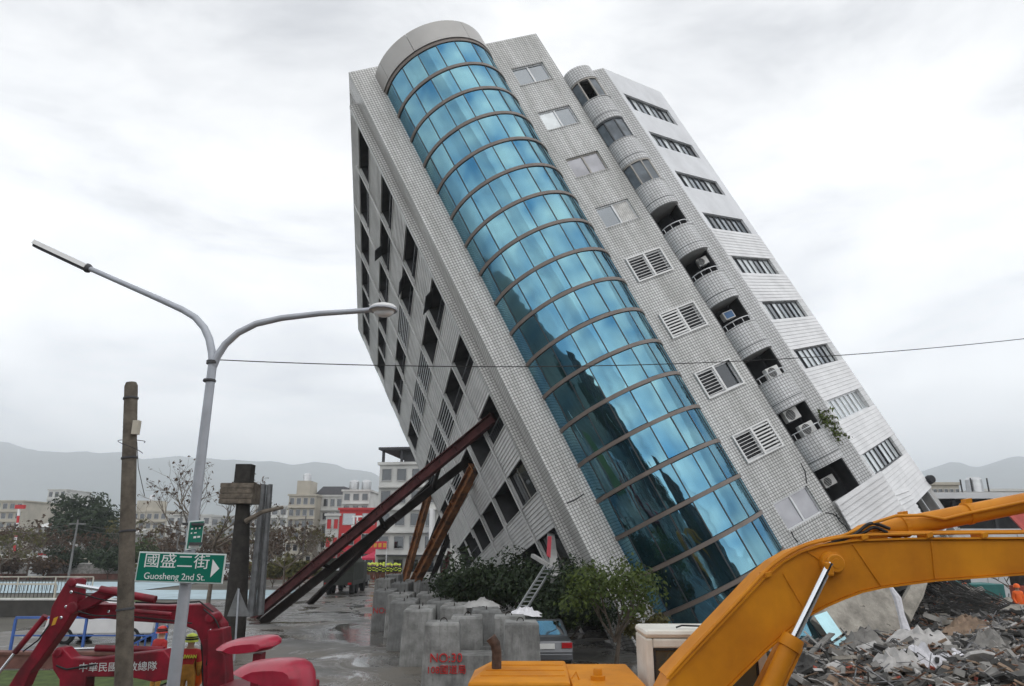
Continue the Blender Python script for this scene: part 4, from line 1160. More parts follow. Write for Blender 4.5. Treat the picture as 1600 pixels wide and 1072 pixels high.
pr_long = block_proto(3.4, "block_concrete"); pr_short = block_proto(2.45, "block_concrete"); pr_wet = block_proto(2.45, "block_wet")
used = set()
def block(px, yt, proto, rz, label, zrot=0.0):
    g = G(px, yt, 1.78)
    o = proto if proto.name not in used else copy_tree(proto)
    used.add(proto.name)
    broad = abs(rz) < 0.7
    g = g + Vector((0, 0.6 if broad else 1.2, 0))
    o.location = (g.x, g.y, 0.03); o.rotation_euler = (0, 0, rz)
    ROOTM[o.name] = (Matrix.Translation(o.location) @ Matrix.Rotation(rz, 4, 'Z')).inverted()
    tag(o, label, "concrete block", "concrete weight blocks beside the street")
    return o
E90 = math.pi / 2
b30 = block(752, 976, pr_long, 0.04, "concrete block with red number thirty painted on its long side")
block(762, 966, pr_short, 0.02, "concrete block directly behind the one with number thirty")
block(627, 942, pr_wet, E90 + .05, "tall looking concrete block at the road edge before the rusty props")
block(651, 955, pr_short, E90 + .03, "concrete block with a dark slot at its foot left of number thirty")
block(708, 950, pr_short, E90, "concrete block just left of the lumpy sacks, behind number thirty")
block(757, 956, pr_wet, E90 + .08, "concrete block with rubble on top before the bushes")
block(688, 941, pr_wet, E90 - .06, "concrete block one row behind the slotted block")
block(622, 931, pr_short, E90, "concrete block second along the road edge from the front")
b21 = block(597, 925, pr_wet, E90 + .08, "concrete block with faint red writing at the road edge")
block(598, 906, pr_short, E90, "farthest concrete block at the road edge")
block(624, 913, pr_wet, E90, "concrete block left of the foot of the rusty props")
block(666, 930, pr_short, E90 + .04, "concrete block right of the foot of the rusty props")
block(697, 922, pr_wet, E90, "concrete block by the short maroon prop")
block(724, 931, pr_short, E90 - .1, "concrete block against the left side of the bushes")
block(669, 911, pr_wet, E90, "concrete block farthest back behind the rusty props")
block(612, 899, pr_wet, E90, "concrete block beyond the farthest one at the road edge")
block(684, 905, pr_short, E90, "concrete block far back by the foot of the short maroon prop")
block(706, 912, pr_wet, E90 + .1, "concrete block half hidden at the left end of the bushes")
block(645, 907, pr_short, E90, "concrete block small and far between the two rusty props")
c = b30.location; xd = Vector((math.cos(.04), math.sin(.04), 0))
for txt, z, s, dx in (("NO:30", 0.86, 0.33, -1.02), ("108國道局", 0.55, 0.25, -1.0)):
    put_text(txt, s, "red_paint", b30, Vector(c) + xd * dx + Vector((0.03, -0.552, z)), xd, (0, 0, 1), 0.03, 0)
c = b21.location
put_text("NO:21", 0.36, "red_paint", b21, Vector(c) + Vector((0.1, -1.20, 0.9)), (math.cos(.08), math.sin(.08), 0), (0, 0, 1), 0.03, 0)

# ---- bushes in front of the building's foot
g = XG(772, 31.5)
leafy_tree("bush", "dark bush behind the concrete blocks, left of the ladder", (XG(742, 32), 32, 0), 4.7, 2.2, "leaf_dark", 71, 8200, 0.085, 0.12, group="bushes at the building's foot", cat="bush")
leafy_tree("bush", "dark bush right beside the ladder", (XG(796, 30.5), 30.5, 0), 4.9, 2.2, "leaf_dark", 72, 8600, 0.085, 0.12, group="bushes at the building's foot", cat="bush")
leafy_tree("bush", "dark shaggy bush between the ladder and the bright green tree", (XG(882, 27.8), 27.8, 0), 4.1, 2.1, "leaf_dark", 73, 8200, 0.080, 0.10, group="bushes at the building's foot", cat="bush")
leafy_tree("green_tree", "small bright green tree before the tiled corner of the building", (XG(962, 25.2), 25.2, 0), 4.85, 1.8, "leaf_bright", 74, 3400, 0.075, 0.22, barkm="bark", clump=0.40)
leafy_tree("bush", "loose dull green bush right of the bright green tree", (XG(1010, 26), 26, 0), 2.7, 1.0, "leaf_olive", 75, 1300, 0.07, 0.15, group="bushes at the building's foot", cat="bush")

# ---- ladder, cloth, planks
mat("ladder_alu", (0.36, 0.37, 0.38), 0.4, metal=0.5, var=0.1)
la, lb = P(802, 974, 25.6), P(858, 884, 27.6)
t = thing("ladder", "aluminium ladder leaning up through the bushes", "ladder", la)
sd = Vector((0.16, 0.05, 0))
for s in (-1, 1):
    MB().bar(la + sd * s, lb + sd * s, 0.035, 0.08).build("rail", "ladder_alu", t)
n = 14
for i in range(1, n):
    q = la.lerp(lb, i / n); MB().tube([q - sd, q + sd], 0.018, 6).build("rung", "ladder_alu", t)
mat("white_cloth", (0.66, 0.65, 0.68), 0.9, var=0.15, scale=6)
def rag(label, c, sx, sy, h, m="white_cloth", seed=1, name="cloth", group=None):
    rr = random.Random(seed); mb = MB(); n = 12; c = Vector(c)
    for j in range(n + 1):
        for i in range(n + 1):
            u, v = i / n - .5, j / n - .5
            r2 = max(0, 1 - 3.2 * (u * u + v * v))
            z = h * r2 * (0.55 + 0.8 * abs(mnoise.noise((u * 6 + seed, v * 6, seed)))) + 0.02
            jit = Vector((mnoise.noise((u * 5, v * 5, seed + 3)), mnoise.noise((u * 5, v * 5, seed + 5)), 0)) * 0.25
            mb.v.append(c + Vector(((u + jit.x * .4) * sx, (v + jit.y * .4) * sy, z)))
    for j in range(n):
        for i in range(n):
            a = j * (n + 1) + i; mb.f.append((a, a + 1, a + n + 2, a + n + 1))
    o = mb.build(name, m, smooth=True)
    return tag(o, label, "cloth" if name == "cloth" else "sheet", group)
g = G(816, 972, 1.80)
rag("white crumpled cloth lying on a concrete block by the ladder", (XG(820, 24.6, 1.8), 24.6, 1.72), 1.0, 0.9, 0.35, seed=3)
rag("grey lumpy sack on the concrete blocks left of the ladder", (XG(752, 27.0, 1.8), 27.4, 1.76), 1.3, 1.0, 0.35, "concrete_grey", 5, "sack")
o = MB().bar(P(704, 912, 36), P(752, 938, 33), 0.35, 0.12).build("plank", "rust_brown"); tag(o, "brown timber plank leaning down against the bushes", "plank")
# broken concrete strut and flag strip hanging in the ground floor opening
o = MB().bar(BW(0.15, 4.2, -24.9), P(868, 905, 28.0), 0.32, 0.28).build("broken_column", "concrete_grey"); tag(o, "broken grey column hanging out of the lowest opening above the ladder", "column")
o = MB().bar(P(832, 868, 29.2), P(872, 892, 28.2), 0.16, 0.14).build("broken_strut", "concrete_grey"); tag(o, "thin broken strut crossing the hanging column above the ladder", "strut")
mat("flag_red", (0.45, 0.05, 0.07), 0.7)
o = MB().prism([P(856, 838, 28.5), P(862, 838, 28.5), P(860, 872, 28.4), P(854, 868, 28.4)], (0, 0.04, 0)).build("red_strip", "flag_red"); tag(o, "narrow red strip hanging in the lowest opening above the ladder", "ribbon")

# ================================================================ vehicles
mat("rubber", (0.018, 0.018, 0.018), 0.85)
mat("rim", (0.45, 0.45, 0.46), 0.35, metal=0.7)
mat("car_silver", (0.12, 0.125, 0.135), 0.3, metal=0.4, var=0.06, coat=0.5)
mat("car_white", (0.72, 0.72, 0.72), 0.35, var=0.05, coat=0.5)
mat("car_dark", (0.03, 0.032, 0.036), 0.35, var=0.1, coat=0.4)
mat("tail_red", (0.40, 0.01, 0.015), 0.25, var=0.1)
mat("lamp_clear", (0.75, 0.77, 0.78), 0.15, var=0.05)
mat("plate_white", (0.75, 0.75, 0.73), 0.5, var=0.03)
def wheel(parent, x, y, r, w, name="wheel"):
    o = MB().lathe((x, y - w / 2, r), [(r * .6, 0), (r * .93, 0.0), (r, .03), (r, w - .03), (r * .93, w), (r * .6, w)], 20, (0, 1, 0)).build("wheel", "rubber", parent, local=True, smooth=True)
    MB().lathe((x, y - w / 2 - .008, r), [(r * .15, -0.005), (r * .58, 0.0), (r * .6, w + .016), (r * .15, w + 0.02)], 16, (0, 1, 0)).build("rim", "rim", o, local=True, smooth=True)
def car(label, loc, rz, m, kind="sedan", group=None, plate=None):
    """built along +x (nose), y across"""
    M = Matrix.Translation(Vector(loc)) @ Matrix.Rotation(rz, 4, 'Z')
    t = thing("parked_car" if kind != "van" else "van", label, "car" if kind != "van" else "van", M=M, group=group)
    W = 0.86
    if kind == "sedan":
        low = [(-2.2, .32), (2.15, .32), (2.2, .62), (1.95, .80), (0.95, .93), (-1.45, .98), (-2.15, .93), (-2.24, .6)]
        cab = [(0.95, .93), (0.25, 1.42), (-0.75, 1.45), (-1.55, .985)]
    elif kind == "suv":
        low = [(-2.2, .4), (2.15, .4), (2.2, .85), (1.95, 1.0), (1.0, 1.08), (-2.15, 1.10), (-2.24, .7)]
        cab = [(1.0, 1.08), (0.45, 1.66), (-1.8, 1.68), (-2.13, 1.105)]
    else:
        low = [(-2.4, .4), (2.35, .4), (2.4, .9), (2.1, 1.1), (-2.4, 1.12)]
        cab = [(2.1, 1.1), (1.45, 1.9), (-2.3, 1.95), (-2.4, 1.125)]
    MB().prism([(x, -W, z) for x, z in low], (0, 2 * W, 0)).build("body", m, t, local=True, bevel=0.06)
    k = 0.80
    n = len(cab)
    mb = MB()
    zt = max(z for _, z in cab); zl = min(z for _, z in cab)
    vs = []
    for s in (-1, 1):
        for x, z in cab:
            f = (z - zl) / (zt - zl); vs.append((x, s * W * (0.97 - 0.17 * f), z))
    mb.add(vs, [tuple(range(n)), tuple(reversed(range(n, 2 * n)))] + [(i, n + i, n + (i + 1) % n, (i + 1) % n) for i in range(n)])
    cb = mb.build("cabin", m, t, local=True, bevel=0.04)
    # glass: windscreen, rear window, sides, laid 6 mm proud
    def gp(a, b, s=0.84):
        (xa, za), (xb, zb) = a, b
        mb = MB(); fa, fb = (za - zl) / (zt - zl), (zb - zl) / (zt - zl)
        d = Vector((zb - za, 0, -(xb - xa))).normalized()
        if d.z < 0: d = -d
        pa, pb = Vector((xa, 0, za)), Vector((xb, 0, zb)); p0, p1 = pa.lerp(pb, .10), pa.lerp(pb, .90)
        ya, yb = W * (0.97 - .17 * fa) * s, W * (0.97 - .17 * fb) * s
        mb.prism([p0 + Vector((0, -ya, 0)) + d * .004, p0 + Vector((0, ya, 0)) + d * .004, p1 + Vector((0, yb, 0)) + d * .004, p1 + Vector((0, -yb, 0)) + d * .004], d * .006)
        return mb
    gp(cab[0], cab[1]).build("windscreen", "window_glass", cb, local=True)
    gp(cab[3], cab[2]).build("rear_window", "dark_glass", cb, local=True)
    for s in (-1, 1):
        xs = [(cab[3][0] * .88 + cab[2][0] * .12, .3 * zt + .7 * zl), (cab[2][0] + .05, zt - .08), (cab[1][0] - .05, zt - .08), (cab[0][0] * .85 + cab[1][0] * .15, .25 * zt + .75 * zl)]
        pts = []
        for x, z in xs:
            f = (z - zl) / (zt - zl); pts.append((x, s * (W * (0.97 - .17 * f) + .004), z))
        MB().prism(pts, (0, s * .006, 0)).build("side_window", "dark_glass", cb, local=True)
        xm = (xs[0][0] + xs[3][0]) / 2
        MB().box((2.1 if kind != "van" else 2.3, s * .62 - .16, .62 if kind != "van" else .75), (2.215 if kind != "van" else 2.43, s * .62 + .16, .76 if kind != "van" else .9)).build("headlight", "lamp_clear", t, local=True)
        zz = .72 if kind == "sedan" else .95
        xr = -2.26 if kind != "van" else -2.43
        MB().box((xr, s * .66 - .17, zz), (xr + .09, s * .66 + .17, zz + .16)).build("tail_light", "tail_red", t, local=True)
        for x in (-1.35, 1.35):
            wheel(t, x, s * (W - .10), .33, .22)
    xr = -2.27 if kind != "van" else -2.43
    pl = MB().box((xr, -.26, .70), (xr + .05, .26, .86)).build("number_plate", "plate_white", t, local=True)
    MB().box((-2.29 if kind != "van" else -2.46, -.84, .36), (-2.1, .84, .56)).build("rear_bumper", m, t, local=True, bevel=.03)
    return t
car("silver car parked nose away behind the concrete blocks", (XG(848, 24.6), 26.7, 0.03), math.pi / 2 + .06, "car_silver")
car("white car standing behind the blue railing", (XG(168, 32), 32, 0.0), 0.05, "car_white", "suv")
grp = "white vehicles parked along the park"
for i, (px, Y, k, lb) in enumerate(((228, 92, "van", "white van behind the top edge of the green road sign"), (262, 92, "suv", "white car just left of the lamp post above the road sign"), (300, 93, "van", "white van right of the lamp post above the road sign"), (96, 94, "suv", "white car between the dark shrubs"), (355, 84, "van", "white van behind the leaning dark trunk"))):
    car(lb, (XG(px, Y), Y, 0), 0.0 if i % 2 else math.pi, "car_white", k, grp)
car("dark car parked near the crowd right of the army truck", (XG(556, 72), 72, 0), math.pi / 2 - .05, "car_dark", "suv")
# dark truck seen from behind
T = (XG(527, 60), 60.0, 0.02)
t = thing("truck", "dark canvas backed truck seen from behind on the wet road", "truck", M=Matrix.Translation(Vector(T)))
mat("truck_dark", (0.028, 0.032, 0.026), 0.7, var=0.2)
mat("canvas", (0.035, 0.04, 0.03), 0.9, var=0.2, bump=0.3, bscale=5)
MB().box((-1.2, 0, 0.75), (1.2, 4.2, 1.1)).build("chassis", "truck_dark", t, local=True)
MB().box((-1.22, -0.03, 1.102), (1.22, 0.07, 1.75)).build("tailgate", "truck_dark", t, local=True)
MB().prism([(-1.2, .08, 1.102), (1.2, .08, 1.102), (1.2, .08, 2.5), (0.9, .08, 2.85), (-0.9, .08, 2.85), (-1.2, .08, 2.5)], (0, 4.0, 0)).build("canvas_cover", "canvas", t, local=True)
MB().box((-1.1, 4.4, .8), (1.1, 6.1, 2.5)).build("cab", "truck_dark", t, local=True, bevel=.06)
MB().box((-.45, .068, 1.9), (.0, .078, 2.3)).build("rear_flap_window", "lamp_clear", t, local=True)
for s in (-1, 1):
    for y in (1.0, 2.3, 5.2):
        o = MB().lathe((s * .95 - .17, y, .5), [(.3, 0), (.48, .02), (.5, .05), (.5, .29), (.48, .32), (.3, .34)], 18, (1, 0, 0)).build("wheel", "rubber", t, local=True, smooth=True)
    MB().box((s * .95 - .15, -.05, .8), (s * .95 + .15, -.031, .95)).build("tail_light", "tail_red", t, local=True)
# fire engine
T = (XG(22, 93), 93, 0)
t = thing("fire_engine", "white and red fire engine parked at the far left", "fire engine", M=Matrix.Translation(Vector(T)))
MB().box((-3.6, 0, .6), (2.0, 2.3, 2.7)).build("body", "car_white", t, local=True, bevel=.08)
MB().prism([(2.02, 0, .6), (3.6, 0, .6), (3.6, 0, 1.5), (3.2, 0, 2.5), (2.02, 0, 2.6)], (0, 2.3, 0)).build("cab", "car_white", t, local=True, bevel=.08)
MB().box((-3.5, -.02, 1.0), (1.9, -.002, 1.45)).build("red_stripe", "far_red", t, local=True)
MB().prism([(2.4, -.02, 1.6), (3.3, -.02, 1.6), (3.05, -.02, 2.3), (2.4, -.02, 2.3)], (0, .017, 0)).build("side_window", "dark_glass", t, local=True)
MB().box((2.3, .3, 2.62), (2.9, 2.0, 2.85)).build("light_bar", "tail_red", t, local=True)
for x in (-2.3, 2.6):
    for y in (.02, 2.28):
        wheel(t, x, y, .5, .3)
# white red lattice crane mast
m0, m1 = P(22, 862, 95), P(30, 795, 95)
t = thing("crane_mast", "thin red and white signal mast above the fire engine", "mast", (m0.x, 95, 0))
seg = [Vector((m0.x, 95, 0.0))] + [m0.lerp(m1, i / 6) for i in range(7)]
for i in range(7):
    MB().tube([seg[i], seg[i + 1]], 0.16, 8).build("mast_section", "sign_white" if i % 2 == 0 else "far_red", t)
MB().box((m1.x - .5, 94.8, m1.z), (m1.x + .7, 95.2, m1.z + .5)).build("mast_head", "far_red", t)
# two red tents with the crowd
mat("tent_red", (0.55, 0.02, 0.07), 0.6, var=0.1)
for i, (px, lb) in enumerate(((586, "red peaked tent, the left one of two above the crowd"), (611, "red peaked tent, the right one of two above the crowd"))):
    Y = 92 - i; X = XG(px, Y); s = 1.75
    t = thing("tent", lb, "tent", (X, Y, 0), group="red tents")
    zt = P(px, 859, Y).z
    MB().add([(X - s, Y - s, zt - .95), (X + s, Y - s, zt - .95), (X + s, Y + s, zt - .95), (X - s, Y + s, zt - .95), (X - s * .35, Y - s * .35, zt - .45), (X + s * .35, Y - s * .35, zt - .45), (X + s * .35, Y + s * .35, zt - .45), (X - s * .35, Y + s * .35, zt - .45), (X, Y, zt)],
             [(0, 1, 5, 4), (1, 2, 6, 5), (2, 3, 7, 6), (3, 0, 4, 7), (4, 5, 8), (5, 6, 8), (6, 7, 8), (7, 4, 8)]).build("canopy", "tent_red", t)
    for sx in (-1, 1):
        MB().box((X - s, Y + sx * s - .01, zt - 1.2), (X + s, Y + sx * s + .01, zt - .952)).build("valance", "tent_red", t)
        for sy in (-1, 1):
            MB().box((X + sx * (s - .05) - .03, Y + sy * (s - .05) - .03, 0), (X + sx * (s - .05) + .03, Y + sy * (s - .05) + .03, zt - .96)).build("leg", "alu", t)
# long red banner with yellow patches behind the tents
mat("banner_yellow", (0.6, 0.32, 0.04), 0.6)
t = thing("banner", "long red banner with yellow lettering blocks above the red tents", "banner", P(590, 858, 84))
q0, q1 = P(566, 846, 86), P(604, 858, 86)
MB().box((q0.x, 86, q1.z), (q1.x, 86.05, q0.z)).build("cloth", "banner_red", t)
for i in range(5):
    x = q0.x + .3 + i * .55; MB().box((x, 85.98, q1.z + .2), (x + .35, 85.996, q0.z - .2)).build("lettering_block", "banner_yellow", t)
for x in (q0.x, q1.x):
    MB().box((x - .05, 86.06, 0), (x + .05, 86.14, q0.z)).build("pole", "alu", t)

# ================================================================ people
mat("skin", (0.42, 0.25, 0.17), 0.6, var=0.05)
mat("coat_black", (0.022, 0.022, 0.024), 0.8)
mat("reflect_yellow", (0.62, 0.75, 0.06), 0.5, var=0.1)
mat("helmet_yellow", (0.60, 0.70, 0.08), 0.35, var=0.08)
mat("helmet_red", (0.45, 0.03, 0.02), 0.35)
mat("trouser_brown", (0.17, 0.075, 0.045), 0.8)
mat("coat_blue", (0.03, 0.05, 0.20), 0.8)
mat("jacket_ochre", (0.42, 0.20, 0.03), 0.8, var=0.2, scale=8)
mat("jacket_red", (0.40, 0.02, 0.02), 0.75, var=0.1)
mat("orange_cloth", (0.85, 0.13, 0.01), 0.6, var=0.1)
mat("hair_black", (0.01, 0.009, 0.008), 0.6)
def skin_mesh(joints, edges, rad, sub=2):
    me = bpy.data.meshes.new("body"); me.from_pydata(joints, edges, []); me.update()
    o = bpy.data.objects.new("body", me); COL.objects.link(o)
    sk = o.modifiers.new("skin", 'SKIN'); sk.use_smooth_shade = True
    o.modifiers.new("sub", 'SUBSURF').levels = sub
    if not me.skin_vertices:
        me.skin_vertices.new()
    for i, r in enumerate(rad):
        v = me.skin_vertices[0].data[i]
        v.radius = (r, r) if not isinstance(r, tuple) else r
        v.use_root = (i == 0)
    dg = bpy.context.evaluated_depsgraph_get(); dg.update()
    out_ = bpy.data.meshes.new_from_object(o.evaluated_get(dg))
    bpy.data.objects.remove(o); bpy.data.meshes.remove(me)
    return out_
J = [(0, 0, .95), (0, .01, 1.15), (0, .0, 1.38), (0, 0, 1.50), (0, -.02, 1.60), (0, -.03, 1.70),
     (.19, 0, 1.41), (.25, .03, 1.14), (.22, -.08, .93), (.21, -.12, .86),
     (-.19, 0, 1.41), (-.25, .03, 1.14), (-.22, -.08, .93), (-.21, -.12, .86),
     (.10, 0, .88), (.11, -.02, .50), (.11, .02, .10), (.12, -.13, .045), (-.10, 0, .88), (-.11, -.02, .50), (-.11, .02, .10), (-.12, -.13, .045)]
EJ = [(0, 1), (1, 2), (2, 3), (3, 4), (4, 5), (2, 6), (6, 7), (7, 8), (8, 9), (2, 10), (10, 11), (11, 12), (12, 13), (0, 14), (14, 15), (15, 16), (16, 17), (0, 18), (18, 19), (19, 20), (20, 21)]
RJ = [(.17, .13), (.165, .125), (.19, .13), .06, .095, .085, .085, .065, .05, .035, .085, .065, .05, .035, .11, .075, .055, .045, .11, .075, .055, .045]
body_me = skin_mesh(J, EJ, RJ, 1)
def zone(me, mats, rule):
    for m_ in mats:
        me.materials.append(MATS[m_])
    for p in me.polygons:
        p.material_index = rule(p.center); p.use_smooth = True
def pzone(c):
    if c.z > 1.49: return 2
    if c.z < .88 and abs(c.x) > .17 and c.y < -.06: return 2
    return 0 if c.z > .84 else 1
body_fire = body_me.copy(); body_fire.materials.clear(); zone(body_fire, ["coat_black", "trouser_brown", "skin"], pzone)
body_blue = body_me.copy(); body_blue.materials.clear(); zone(body_blue, ["coat_blue", "coat_black", "skin"], pzone)
helm = MB().lathe((0, -.01, 1.66), [(.16, -.02), (.145, .02), (.135, .08), (.10, .14), (.02, .17)], 12).mesh("helmet", smooth=True)
helm.materials.append(MATS["helmet_yellow"])
bands = MB()
for z, rx, ry in ((1.02, .20, .16), (1.30, .225, .165)):
    pts = [(rx * math.cos(a), ry * math.sin(a), z) for a in [2 * math.pi * i / 14 for i in range(15)]]
    for i in range(14):
        a_, b_ = Vector(pts[i]), Vector(pts[i + 1]); bands.quad(a_ - Vector((0, 0, .04)), b_ - Vector((0, 0, .04)), b_ + Vector((0, 0, .04)), a_ + Vector((0, 0, .04)))
for s in (-1, 1):
    bands.tube([(s * .238, .02, 1.19), (s * .250, .03, 1.13)], .085, 8); 
bands = bands.mesh("reflective_bands"); bands.materials.append(MATS["reflect_yellow"])
rr = random.Random(5); k = 0
spots = []
for row in range(3):
    for i in range(9 - row):
        spots.append((569 + i * 7.0 + rr.uniform(-1.5, 1.5) + row * 3, 84.5 + row * 1.6 + rr.uniform(-.3, .3)))
for px, Y in spots:
    root = thing("person", "firefighter in black coat with yellow bands and helmet in the crowd by red tents", "person", (XG(px, Y), Y, 0.03), group="firefighters gathered before the red tents")
    root.rotation_euler = (0, 0, rr.uniform(-.7, .7) + (math.pi if rr.random() < .5 else 0))
    sc_ = rr.uniform(.95, 1.06); root.scale = (sc_, sc_, sc_)
    inst(body_fire, "body", root); inst(helm, "helmet", root); inst(bands, "reflective_bands", root)
for px, Y in ((592, 90.5), (599, 90.2), (606, 90.6), (613, 90.1), (621, 90.4)):
    root = thing("person", "person in dark blue jacket and pale cap standing under the red tents", "person", (XG(px, Y), Y, 0.03), group="people under the red tents")
    root.rotation_euler = (0, 0, rr.uniform(-.6, .6))
    inst(body_blue, "body", root)
    h2 = helm.copy(); h2.materials.clear(); h2.materials.append(MATS["sign_white"]); inst(h2, "cap", root, (0, 0, -.02))
# ================================================================ foreground: lamp post, poles, signs, cable
mat("lamp_grey", (0.40, 0.42, 0.46), 0.45, metal=0.3, var=0.10, scale=3)
mat("lamp_white", (0.70, 0.70, 0.69), 0.4, var=0.06)
mat("lamp_dark", (0.06, 0.06, 0.065), 0.6)
mat("sign_green", (0.0, 0.155, 0.105), 0.4, var=0.06, scale=2)
mat("sign_edge", (0.62, 0.68, 0.67), 0.45, var=0.05)
mat("old_pole", (0.115, 0.098, 0.078), 0.9, var=0.35, scale=5, bump=0.5, bscale=30)
mat("cable_black", (0.02, 0.02, 0.02), 0.6)
LY = 10.0
fork = P(333, 562, LY)
t = thing("street_lamp", "grey two armed street lamp post carrying the green road signs", "street lamp", (fork.x, LY, 0))
MB().tube([(fork.x, LY, 0), (fork.x, LY, 3.4), fork], [0.092, 0.075, 0.062], 16).build("pole", "lamp_grey", t, smooth=True)
MB().lathe((fork.x, LY, 0), [(0.22, 0), (0.22, 0.03), (0.13, 0.05), (0.12, 0.25)], 16).build("base_plate", "lamp_grey", t)
def arm_pts(px, Yend):
    n = len(px); return [P(x, y, LY + (Yend - LY) * i / (n - 1)) for i, (x, y) in enumerate(px)]
al = arm_pts([(333, 570), (331, 550), (327, 530), (319, 512), (305, 496), (285, 484), (250, 468), (200, 446), (150, 424), (138, 419)], LY + .3)
MB().tube(al, [0.062, .058, .056, .054, .052, .05, .047, .043, .04, .04], 10).build("arm", "lamp_grey", t, smooth=True)
ar = arm_pts([(333, 572), (340, 556), (352, 538), (372, 520), (400, 506), (440, 497), (500, 490), (560, 486), (582, 484)], LY)
MB().tube(ar, [0.062, .058, .055, .052, .05, .047, .043, .04, .04], 10).build("arm", "lamp_grey", t, smooth=True)
MB().lathe(P(332, 566, LY) - Vector((0, 0, .03)), [(0.085, 0), (0.085, 0.05)], 14).build("collar", "lamp_dark", t)
MB().lathe(P(327, 597, LY), [(0.084, 0), (0.09, 0.01), (.09, .03), (0.084, 0.04)], 14).build("collar", "lamp_dark", t)
# slim tube lamp at the left arm's end
a, b = P(137, 419, LY + .3), P(56, 381, LY + .4)
d = (b - a).normalized(); x = d.cross(Vector((0, 0, 1))).normalized(); z = x.cross(d)
hd = MB()
hd.prism([a + x * .09 - z * .02, a + x * .07 + z * .05, a - x * .07 + z * .05, a - x * .09 - z * .02], b - a)
h = hd.build("lamp_head", "lamp_white", t)
MB().prism([a + x * .075 - z * .022, a - x * .075 - z * .022, a - x * .055 - z * .06, a + x * .055 - z * .06], (b - a) * .98).build("lens", "lamp_dark", h)
MB().blob(a, 0.075, 10, 6, 0).build("joint", "lamp_dark", h, smooth=True)
# cobra lamp at the right arm's end
a, b = P(578, 484, LY), P(619, 485, LY)
c = (a + b) / 2
h = MB().blob(c + Vector((0, 0, .03)), (0.21, 0.13, 0.085), 16, 8, 0).build("lamp_head", "lamp_white", t, smooth=True)
MB().blob(c + Vector((0.015, 0, -.03)), (0.155, 0.10, 0.085), 14, 8, 0).build("lens", "lamp_clear", h, smooth=True)
MB().lathe(c + Vector((0, 0, .0)), [(0.10, -.004), (0.215, -.012), (0.215, .012), (.10, .02)], 18).build("rim", "lamp_grey", h)

# big green road sign
SY = LY - 0.16
c0, c1, c2, c3 = P(216, 862, SY), P(352, 866, SY), P(348, 912, SY), P(212, 909, SY)
t = thing("road_sign", "green road sign with white Chinese street name and arrow on the lamp post", "road sign", (fork.x, SY, 0))
xd = (c1 - c0).normalized(); yd = (c0 - c3); yd = (yd - xd * yd.dot(xd)).normalized()
W = (c1 - c0).length; Hh = (c0 - c3).length; cc = (c0 + c1 + c2 + c3) / 4
nd = xd.cross(yd)
MB().obox(cc - nd * .012, xd * W / 2, yd * Hh / 2, nd * .010).build("border", "sign_edge", t, bevel=.006)
MB().obox(cc + nd * .001, xd * (W / 2 - .018), yd * (Hh / 2 - .018), nd * .002).build("board", "sign_green", t)
put_text("國盛二街", 0.20, "sign_white", t, cc + xd * -.06 + yd * .07 + nd * .004, xd, yd, .001, 0, sx=1.12)
put_text("Guosheng 2nd St.", 0.118, "sign_white", t, cc + xd * -.06 + yd * -.118 + nd * .004, xd, yd, .001, 0, sx=.98)
ac = cc + xd * .465 + yd * .005 + nd * .004
MB().prism([ac + xd * -.045 + yd * .115, ac + xd * -.045 + yd * -.115, ac + xd * .06], nd * .002).build("arrow", "sign_white", t)
for s in (-.12, .12):
    MB().obox(Vector((fork.x, LY - .06, cc.z + s)), (.13, 0, 0), (0, .07, 0), (0, 0, .02)).build("bracket", "lamp_dark", t)
# small upright sign on the post
q0, q1, q2, q3 = P(296, 814, LY - .15), P(320, 812, LY + .02), P(314, 856, LY + .02), P(290, 860, LY - .15)
t = thing("road_sign", "small upright green sign above the large road sign", "road sign", (fork.x + .1, LY, 0))
n_ = (q1 - q0).cross(q3 - q0).normalized()
if n_.y > 0: n_ = -n_
MB().prism([q0, q1, q2, q3], -n_ * .02).build("border", "sign_edge", t)
mid = (q0 + q1 + q2 + q3) / 4
MB().prism([mid + (q - mid) * .90 + n_ * .002 for q in (q0, q1, q2, q3)], n_ * .003).build("board", "sign_green", t)
xd2 = (q1 - q0).normalized(); yd2 = (q0 - q3).normalized()
for i in range(3):
    for j in range(4):
        c_ = mid + xd2 * (-.06 + i * .055) + yd2 * (.14 - j * .058) + n_ * .006
        if (i, j) in ((0, 3), (2, 2)): continue
        MB().obox(c_, xd2 * rnd.uniform(.008, .02), yd2 * rnd.uniform(.006, .016), n_ * .001).build("character_mark", "sign_white", t)
MB().obox(mid + yd2 * -.15 + n_ * .006, xd2 * .075, yd2 * .02, n_ * .001).build("character_mark", "sign_white", t)
for s in (-.12, .14):
    MB().obox(Vector((fork.x + .03, LY - .05, mid.z + s)), (.12, 0, 0), (0, .08, 0), (0, 0, .018)).build("bracket", "lamp_dark", t)
# cable crossing the picture
pts = []
A, Bq = P(335, 562, LY), P(1720, 515, 15.0)
for i in range(41):
    f = i / 40; q = A.lerp(Bq, f); q.z -= 0.42 * 4 * f * (1 - f) * (1 - 0.25 * f)
    pts.append(q)
mb = MB(); mb.tube(pts, 0.0075, 6); tag(mb.build("overhead_cable", "cable_black", smooth=True), "thin black cable strung from the lamp post across the leaning building", "cable")
